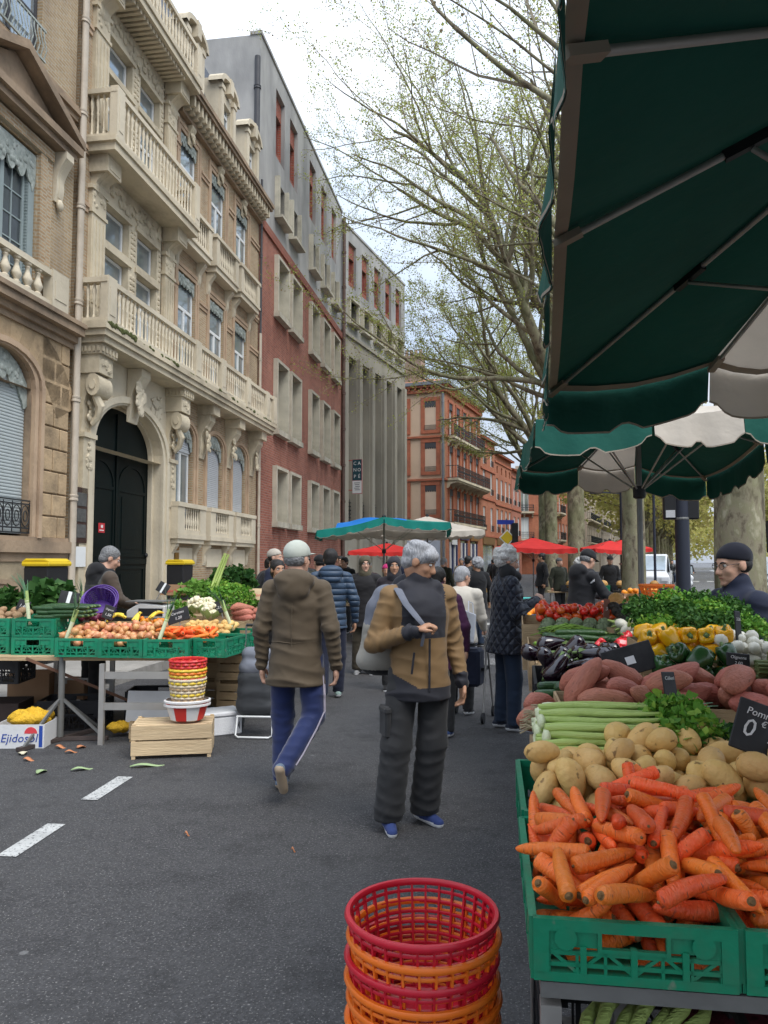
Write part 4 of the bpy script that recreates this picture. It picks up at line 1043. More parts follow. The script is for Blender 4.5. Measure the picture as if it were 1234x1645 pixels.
def veg_ball(rx,ry,rz,seed,amp=.08,nu=14,nv=9):
 rr=random.Random(seed);q=MB();q.ball((0,0,0),1,nu,nv)
 f=[(Vector((rr.gauss(0,1),rr.gauss(0,1),rr.gauss(0,1))).normalized()*rr.uniform(1.2,2.6),rr.uniform(0,6))for _ in range(5)]
 out=[]
 for v in q.v:
  v=Vector(v);s=1+amp*sum(math.sin(d.dot(v)*1.3+p)for d,p in f)/2.2
  out.append((v.x*rx*s,v.y*ry*s,v.z*rz*s))
 q.v=out;return q
CARROT=mat('carrot_skin',(.9,.15,.018),.42,.1,30,.35,60,spec=.45,rnd=.2,hue=.012,stretch=(5,1,1),spots=(.45,.1,.03),spot_s=26,spot_w=.66,stain=(.82,.24,.07),stain_amt=.5,stain_s=12)
CARROT_E=mat('carrot_crown',(.2,.11,.04),.8,.4,60,.4,80)
POTATO=mat('potato_skin',(.72,.46,.16),.55,.14,18,.25,60,spec=.35,rnd=.1,hue=.006,spots=(.26,.15,.05),spot_s=34,spot_w=.68,stain=(.5,.29,.09),stain_amt=.5,stain_s=16)
POT_B=mat('brown_potato_skin',(.36,.225,.12),.75,.16,18,.3,60,rnd=.1,stain=(.22,.13,.07))
SWEET=mat('sweet_potato_skin',(.45,.15,.1),.6,.18,20,.35,40,rnd=.12,hue=.008,stretch=(1,3,3),stain=(.3,.1,.07),stain_amt=.6,stain_s=8,spots=(.16,.06,.04),spot_s=45,spot_w=.68)
AUBER=mat('aubergine_skin',(.012,.004,.009),.12,.3,8,.02,30,spec=.7,coat=.3)
CALYX=mat('green_calyx',(.13,.2,.06),.6,.2,20,.2,40)
TOM=mat('tomato_skin',(.66,.07,.012),.22,.15,10,.02,30,spec=.6,rnd=.12,hue=.014)
YPEP=mat('yellow_pepper_skin',(.80,.40,.008),.2,.08,8,.02,30,spec=.6,rnd=.06,hue=.008)
GPEP=mat('green_pepper_skin',(.022,.075,.018),.22,.25,8,.02,30,spec=.6,rnd=.2)
RPEP=mat('red_pepper_skin',(.6,.02,.03),.2,.12,8,.02,30,spec=.6,rnd=.1)
CUKE=mat('cucumber_skin',(.022,.065,.018),.35,.4,30,.25,50,spec=.5,rnd=.2,stretch=(1,4,4),spots=(.1,.18,.06),spot_s=70,spot_w=.64)
LPEP=mat('light_pepper_skin',(.22,.40,.05),.3,.2,10,.05,30,rnd=.2)
ONION=mat('onion_skin',(.56,.24,.10),.35,.25,9,.12,40,spec=.5,rnd=.14,hue=.02,stretch=(1,1,.2),stain=(.72,.46,.2),stain_amt=.7,stain_s=9)
WHITEV=mat('white_bulb',(.72,.69,.58),.4,.08,10,.1,30,rnd=.05)
LEEKW=mat('leek_white',(.70,.74,.48),.45,.1,12,.3,30,stretch=(.4,8,8),rnd=.05)
LEEKG=mat('leek_green',(.10,.21,.11),.5,.25,10,.35,30,stretch=(.4,8,8),rnd=.12)
LEEKM=mat('leek_light_green',(.40,.52,.18),.45,.2,12,.35,30,stretch=(.4,8,8),rnd=.08)
ROOT=mat('leek_roots',(.42,.34,.22),.9,.3,30,.3,60)
CELG=mat('celery_stalk',(.46,.58,.17),.4,.15,10,.4,30,stretch=(.3,8,8),rnd=.08)
PARS=leafm('parsley_leaf',(.025,.085,.014),(.045,.13,.02),(.08,.18,.03),.2)
CELL=leafm('celery_leaf',(.08,.22,.03),(.14,.33,.04),(.26,.42,.06),.3)
CHARD=leafm('chard_leaf',(.018,.065,.014),(.035,.1,.02),(.06,.14,.03),.2)
LETT=leafm('lettuce_leaf',(.09,.22,.03),(.15,.31,.05),(.24,.4,.09),.3)
ARTI=mat('artichoke_bract',(.16,.2,.105),.6,.25,14,.3,40,rnd=.1)
AVO=mat('avocado_skin',(.018,.015,.01),.55,.3,40,.6,60)
MELON=mat('melon_skin',(.5,.27,.08),.6,.2,18,.4,40,rnd=.12)
ORANGE=mat('orange_peel',(.8,.27,.015),.4,.08,30,.25,90,rnd=.1,hue=.01)
LEMON=mat('lemon_peel',(.8,.58,.03),.4,.08,30,.25,90,rnd=.08)
BANANA=mat('banana_peel',(.74,.53,.05),.45,.12,10,.05,30,spots=(.1,.06,.02),spot_s=24,spot_w=.68,rnd=.06)
CAUL=mat('cauliflower_curd',(.72,.66,.46),.8,.12,30,.8,40)
ASPM=mat('asparagus',(.16,.22,.07),.55,.25,20,.2,40,stretch=(.5,6,6),rnd=.15,stain=(.22,.13,.1),stain_amt=.6,stain_s=20)
BEAN=mat('green_bean',(.17,.3,.04),.5,.2,20,.1,40,rnd=.2)
AUB2=mat('red_onion_skin',(.13,.02,.05),.3,.2,10,.05,30,rnd=.2)
def profile(L,pts):return[(-L/2+L*t,r)for t,r in pts]
VEG={}
def veg(kind):
 if kind in VEG:return VEG[kind]
 out=[]
 if kind=='carrot':
  for i in range(7):
   L=[.175,.16,.19,.15,.18,.165,.13][i];r=[.0225,.021,.024,.022,.0195,.0235,.021][i];tip=[.42,.3,.36,.55,.25,.42,.5][i]
   q=veg_tube(profile(L,[(0,.008),(.006,.6*r*.8),(.03,r*.92),(.1,r),(.3,r*(.97)),(.5,r*(.9+.05*tip)),(.7,r*(.72+.25*tip)),(.86,r*(.55+.4*tip)*.9),(.95,r*tip),(.985,r*tip*.6),(1,.003)]),12,[.03,-.04,.015,.06,-.02,.0,.03][i],.05,i,ends=(.008,)if i%2==0 else None)
   q.tube([(-L/2-.004,0,0),(-L/2+.004,0,0)],[.006,.009]if i%2==0 else[.003,.005],8,1)
   out.append(q.mesh('carrot',[CARROT,CARROT_E],60))
 elif kind=='potato' or kind=='brown_potato':
  for i in range(6):
   s=[1,.86,1.12,.78,.95,1.05][i]
   out.append(veg_ball(.056*s,.042*s*[1,1.06,.95,1.05,1.1,.9][i],.038*s,20+i,.1,16,11).mesh(kind,POTATO if kind=='potato' else POT_B,180))
 elif kind=='sweet':
  for i in range(6):
   L=[.25,.22,.27,.2,.24,.18][i];r=[.047,.044,.043,.046,.05,.036][i]
   out.append(veg_tube(profile(L,[(0,.006),(.015,r*.3),(.06,r*.5),(.14,r*.76),(.28,r*1.0),(.45,r*1.05),(.6,r),(.75,r*.9),(.88,r*.64),(.955,r*.38),(1,.007)]),14,[.05,-.06,.03,.08,-.03,.05][i],.07,30+i,lump=.014,bend2=[.02,-.03,.03,0,-.02,.04][i]).mesh('sweet_potato',SWEET,180))
 elif kind=='eggplant':
  for i in range(4):
   L=[.19,.17,.2,.18][i];r=[.042,.044,.04,.046][i]
   q=veg_tube(profile(L,[(0,.004),(.015,r*.4),(.06,r*.75),(.15,r*.98),(.3,r*1.02),(.5,r*.88),(.7,r*.7),(.85,r*.58),(.95,r*.5),(1,r*.3)]),14,[.05,-.04,.02,.07][i],.01,40+i)
   x=L/2
   for k in range(5):
    a=k*2*math.pi/5;d=Vector((0,math.cos(a),math.sin(a)))
    q.add([Vector((x+.006,0,0)),Vector((x-.012,0,0))+d*r*.6+d.cross(Vector((1,0,0)))*.013,Vector((x-.045,0,0))+d*r*.68,Vector((x-.012,0,0))+d*r*.6-d.cross(Vector((1,0,0)))*.013],[(0,1,2,3)],1)
   q.tube([(x,0,0),(x+.025,.006,0)],[.009,.007],7,1)
   out.append(q.mesh('aubergine',[AUBER,CALYX],180))
 elif kind in('tomato','onion','white_onion','red_onion','orange_fruit','lemon','melon','avocado'):
  r={'tomato':.038,'onion':.034,'white_onion':.032,'red_onion':.034,'orange_fruit':.038,'lemon':.03,'melon':.075,'avocado':.036}[kind]
  m={'tomato':TOM,'onion':ONION,'white_onion':WHITEV,'red_onion':AUB2,'orange_fruit':ORANGE,'lemon':LEMON,'melon':MELON,'avocado':AVO}[kind]
  for i in range(3):
   s=[1,.9,1.1][i]*r
   if kind in('onion','white_onion','red_onion'):
    q=MB();q.lathe([(.006,-s*1.0),(s*.35,-s*.93),(s*.8,-s*.55),(s*1.02,0),(s*.85,s*.5),(s*.4,s*.85),(s*.14,s*1.08),(s*.09,s*1.35),(.002,s*1.42)],12);me=q.mesh(kind,m,180)
   elif kind=='tomato':
    q=veg_ball(s,s,s*.82,60+i,.05,14,9)
    for k in range(5):
     a=k*2*math.pi/5+i;d=Vector((math.cos(a),math.sin(a),0));e=Vector((-d.y,d.x,0))
     q.add([Vector((0,0,s*.83)),d*s*.25+e*.004+Vector((0,0,s*.86)),d*s*.55+Vector((0,0,s*.8)),d*s*.25-e*.004+Vector((0,0,s*.86))],[(0,1,2,3)],1)
    me=q.mesh(kind,[m,CALYX],180)
   elif kind=='avocado':me=veg_ball(s*1.35,s,s,66+i,.06).mesh(kind,m,180)
   elif kind=='lemon':me=veg_ball(s*1.3,s,s,67+i,.05).mesh(kind,m,180)
   else:me=veg_ball(s,s,s*.95,68+i,.03).mesh(kind,m,180)
   out.append(me)
 elif kind in('yellow_pepper','green_pepper','red_pepper'):
  m={'yellow_pepper':YPEP,'green_pepper':GPEP,'red_pepper':RPEP}[kind]
  for i in range(3):
   q=MB();pr=[(.2,-.046),(.55,-.05),(.78,-.038),(.9,-.01),(1.0,.018),(.98,.036),(.8,.047),(.45,.046),(.2,.036),(.05,.034)];n=18;r=[.042,.045,.039][i]
   for rr_,z in pr:
    for k in range(n):
     a=2*math.pi*k/n;w=1+.1*math.cos((3 if i==1 else 4)*a+i)-.0;q.v.append((r*rr_*w*math.cos(a),r*rr_*w*math.sin(a)*[1,.9,1][i],z*[1,1.1,.95][i]+.004*math.cos(4*a)))
   for j in range(len(pr)-1):
    for k in range(n):k2=(k+1)%n;q.f.append((j*n+k,j*n+k2,(j+1)*n+k2,(j+1)*n+k));q.m.append(0)
   q.f.append(tuple(range(n-1,-1,-1)));q.m.append(0);q.f.append(tuple(range((len(pr)-1)*n,len(pr)*n)));q.m.append(0)
   q.tube([(0,0,.03),(.002,0,.05),(.008,.004,.066)],[.012,.007,.008],8,1);q.lathe([(.02,.037),(.012,.042),(.004,.044)],10,mi=1,close=False)
   out.append(q.mesh(kind.replace('_',' '),[m,CALYX],180))
 elif kind in('cucumber','courgette'):
  for i in range(3):
   L=([.34,.32,.36]if kind=='cucumber' else[.2,.22,.18])[i];r=.021
   out.append(veg_tube(profile(L,[(0,.004),(.015,r*.6),(.06,r*.92),(.2,r),(.6,r*1.05),(.88,r*.95),(.96,r*.7),(.985,r*.4),(1,.008)]),11,[.03,-.04,.02][i],.03,80+i,ends=(.0,.965)).mesh(kind,[CUKE,CALYX,CALYX],180))
 elif kind=='long_pepper':
  for i in range(4):
   L=.15;r=.014
   out.append(veg_tube(profile(L,[(0,.003),(.03,.005),(.1,r),(.4,r*.9),(.7,r*.6),(.9,r*.3),(1,.002)]),8,[.15,-.12,.2,.08][i],.06,90+i,ends=(.08,)).mesh('long_pepper',[LPEP,CALYX],180))
 elif kind=='banana':
  q=MB()
  for i in range(5):
   a=(i-2)*.28;pts=[]
   for t in range(8):
    u=t/7;pts.append(Matrix.Rotation(a,3,'X')@Vector((.17*u-.02,.0,-.05+.05*math.sin(u*2.4))))
   q.tube(pts,[.009,.013,.017,.018,.018,.016,.011,.005],7)
  out.append(q.mesh('banana_bunch',BANANA,60))
 elif kind=='artichoke':
  q=MB();rr=random.Random(5);q.ball((0,0,0),(.034,.034,.036),10,7)
  for j in range(7):
   el=-1.1+j*.36
   for k in range(9):
    a=(k+.5*(j%2))*2*math.pi/9;d=Vector((math.cos(a)*math.cos(el),math.sin(a)*math.cos(el),math.sin(el)));up=Vector((-math.cos(a)*math.sin(el),-math.sin(a)*math.sin(el),math.cos(el)));e=Vector((-math.sin(a),math.cos(a),0));w=.02*math.cos(el*.8)
    p=d*.036;q.add([p-up*.006-e*w,p-up*.006+e*w,p+up*.016+e*w*.8+d*.008,p+up*.03+d*.006,p+up*.016-e*w*.8+d*.008,p+up*.008+d*.011],[(0,1,5),(1,2,5),(2,3,5),(3,4,5),(4,0,5)])
  q.tube([(0,0,-.03),(0,0,-.07)],.009,7)
  out.append(q.mesh('artichoke',ARTI))
 elif kind=='fennel':
  q=MB();q.lathe([(.012,-.045),(.036,-.035),(.046,-.005),(.038,.03),(.022,.055)],12,sy=.75)
  for k in range(4):
   a=k*1.6;q.tube([(.012*math.cos(a),.01*math.sin(a),.04),(.03*math.cos(a),.02*math.sin(a),.09),(.05*math.cos(a),.03*math.sin(a),.13)],[.013,.009,.006],7,1)
  out.append(q.mesh('fennel_bulb',[WHITEV,CELG],180))
 elif kind=='cauliflower':
  q=MB();rr=random.Random(9)
  for i in range(60):
   v=Vector((rr.gauss(0,1),rr.gauss(0,1),abs(rr.gauss(0,1))*.8)).normalized()*.075;q.ball(v,rr.uniform(.016,.026),8,6)
  q.ball((0,0,-.01),(.075,.075,.06),12,8)
  for k in range(7):
   a=k*.9;d=Vector((math.cos(a),math.sin(a),0));e=Vector((-d.y,d.x,0))
   q.add([d*.05-Vector((0,0,.06)),d*.09+e*.045,d*.11+Vector((0,0,.05)),d*.09-e*.045,d*.1],[(0,1,4),(1,2,4),(2,3,4),(3,0,4)],1)
  out.append(q.mesh('cauliflower',[CAUL,LEEKM],180))
 VEG[kind]=out;return out
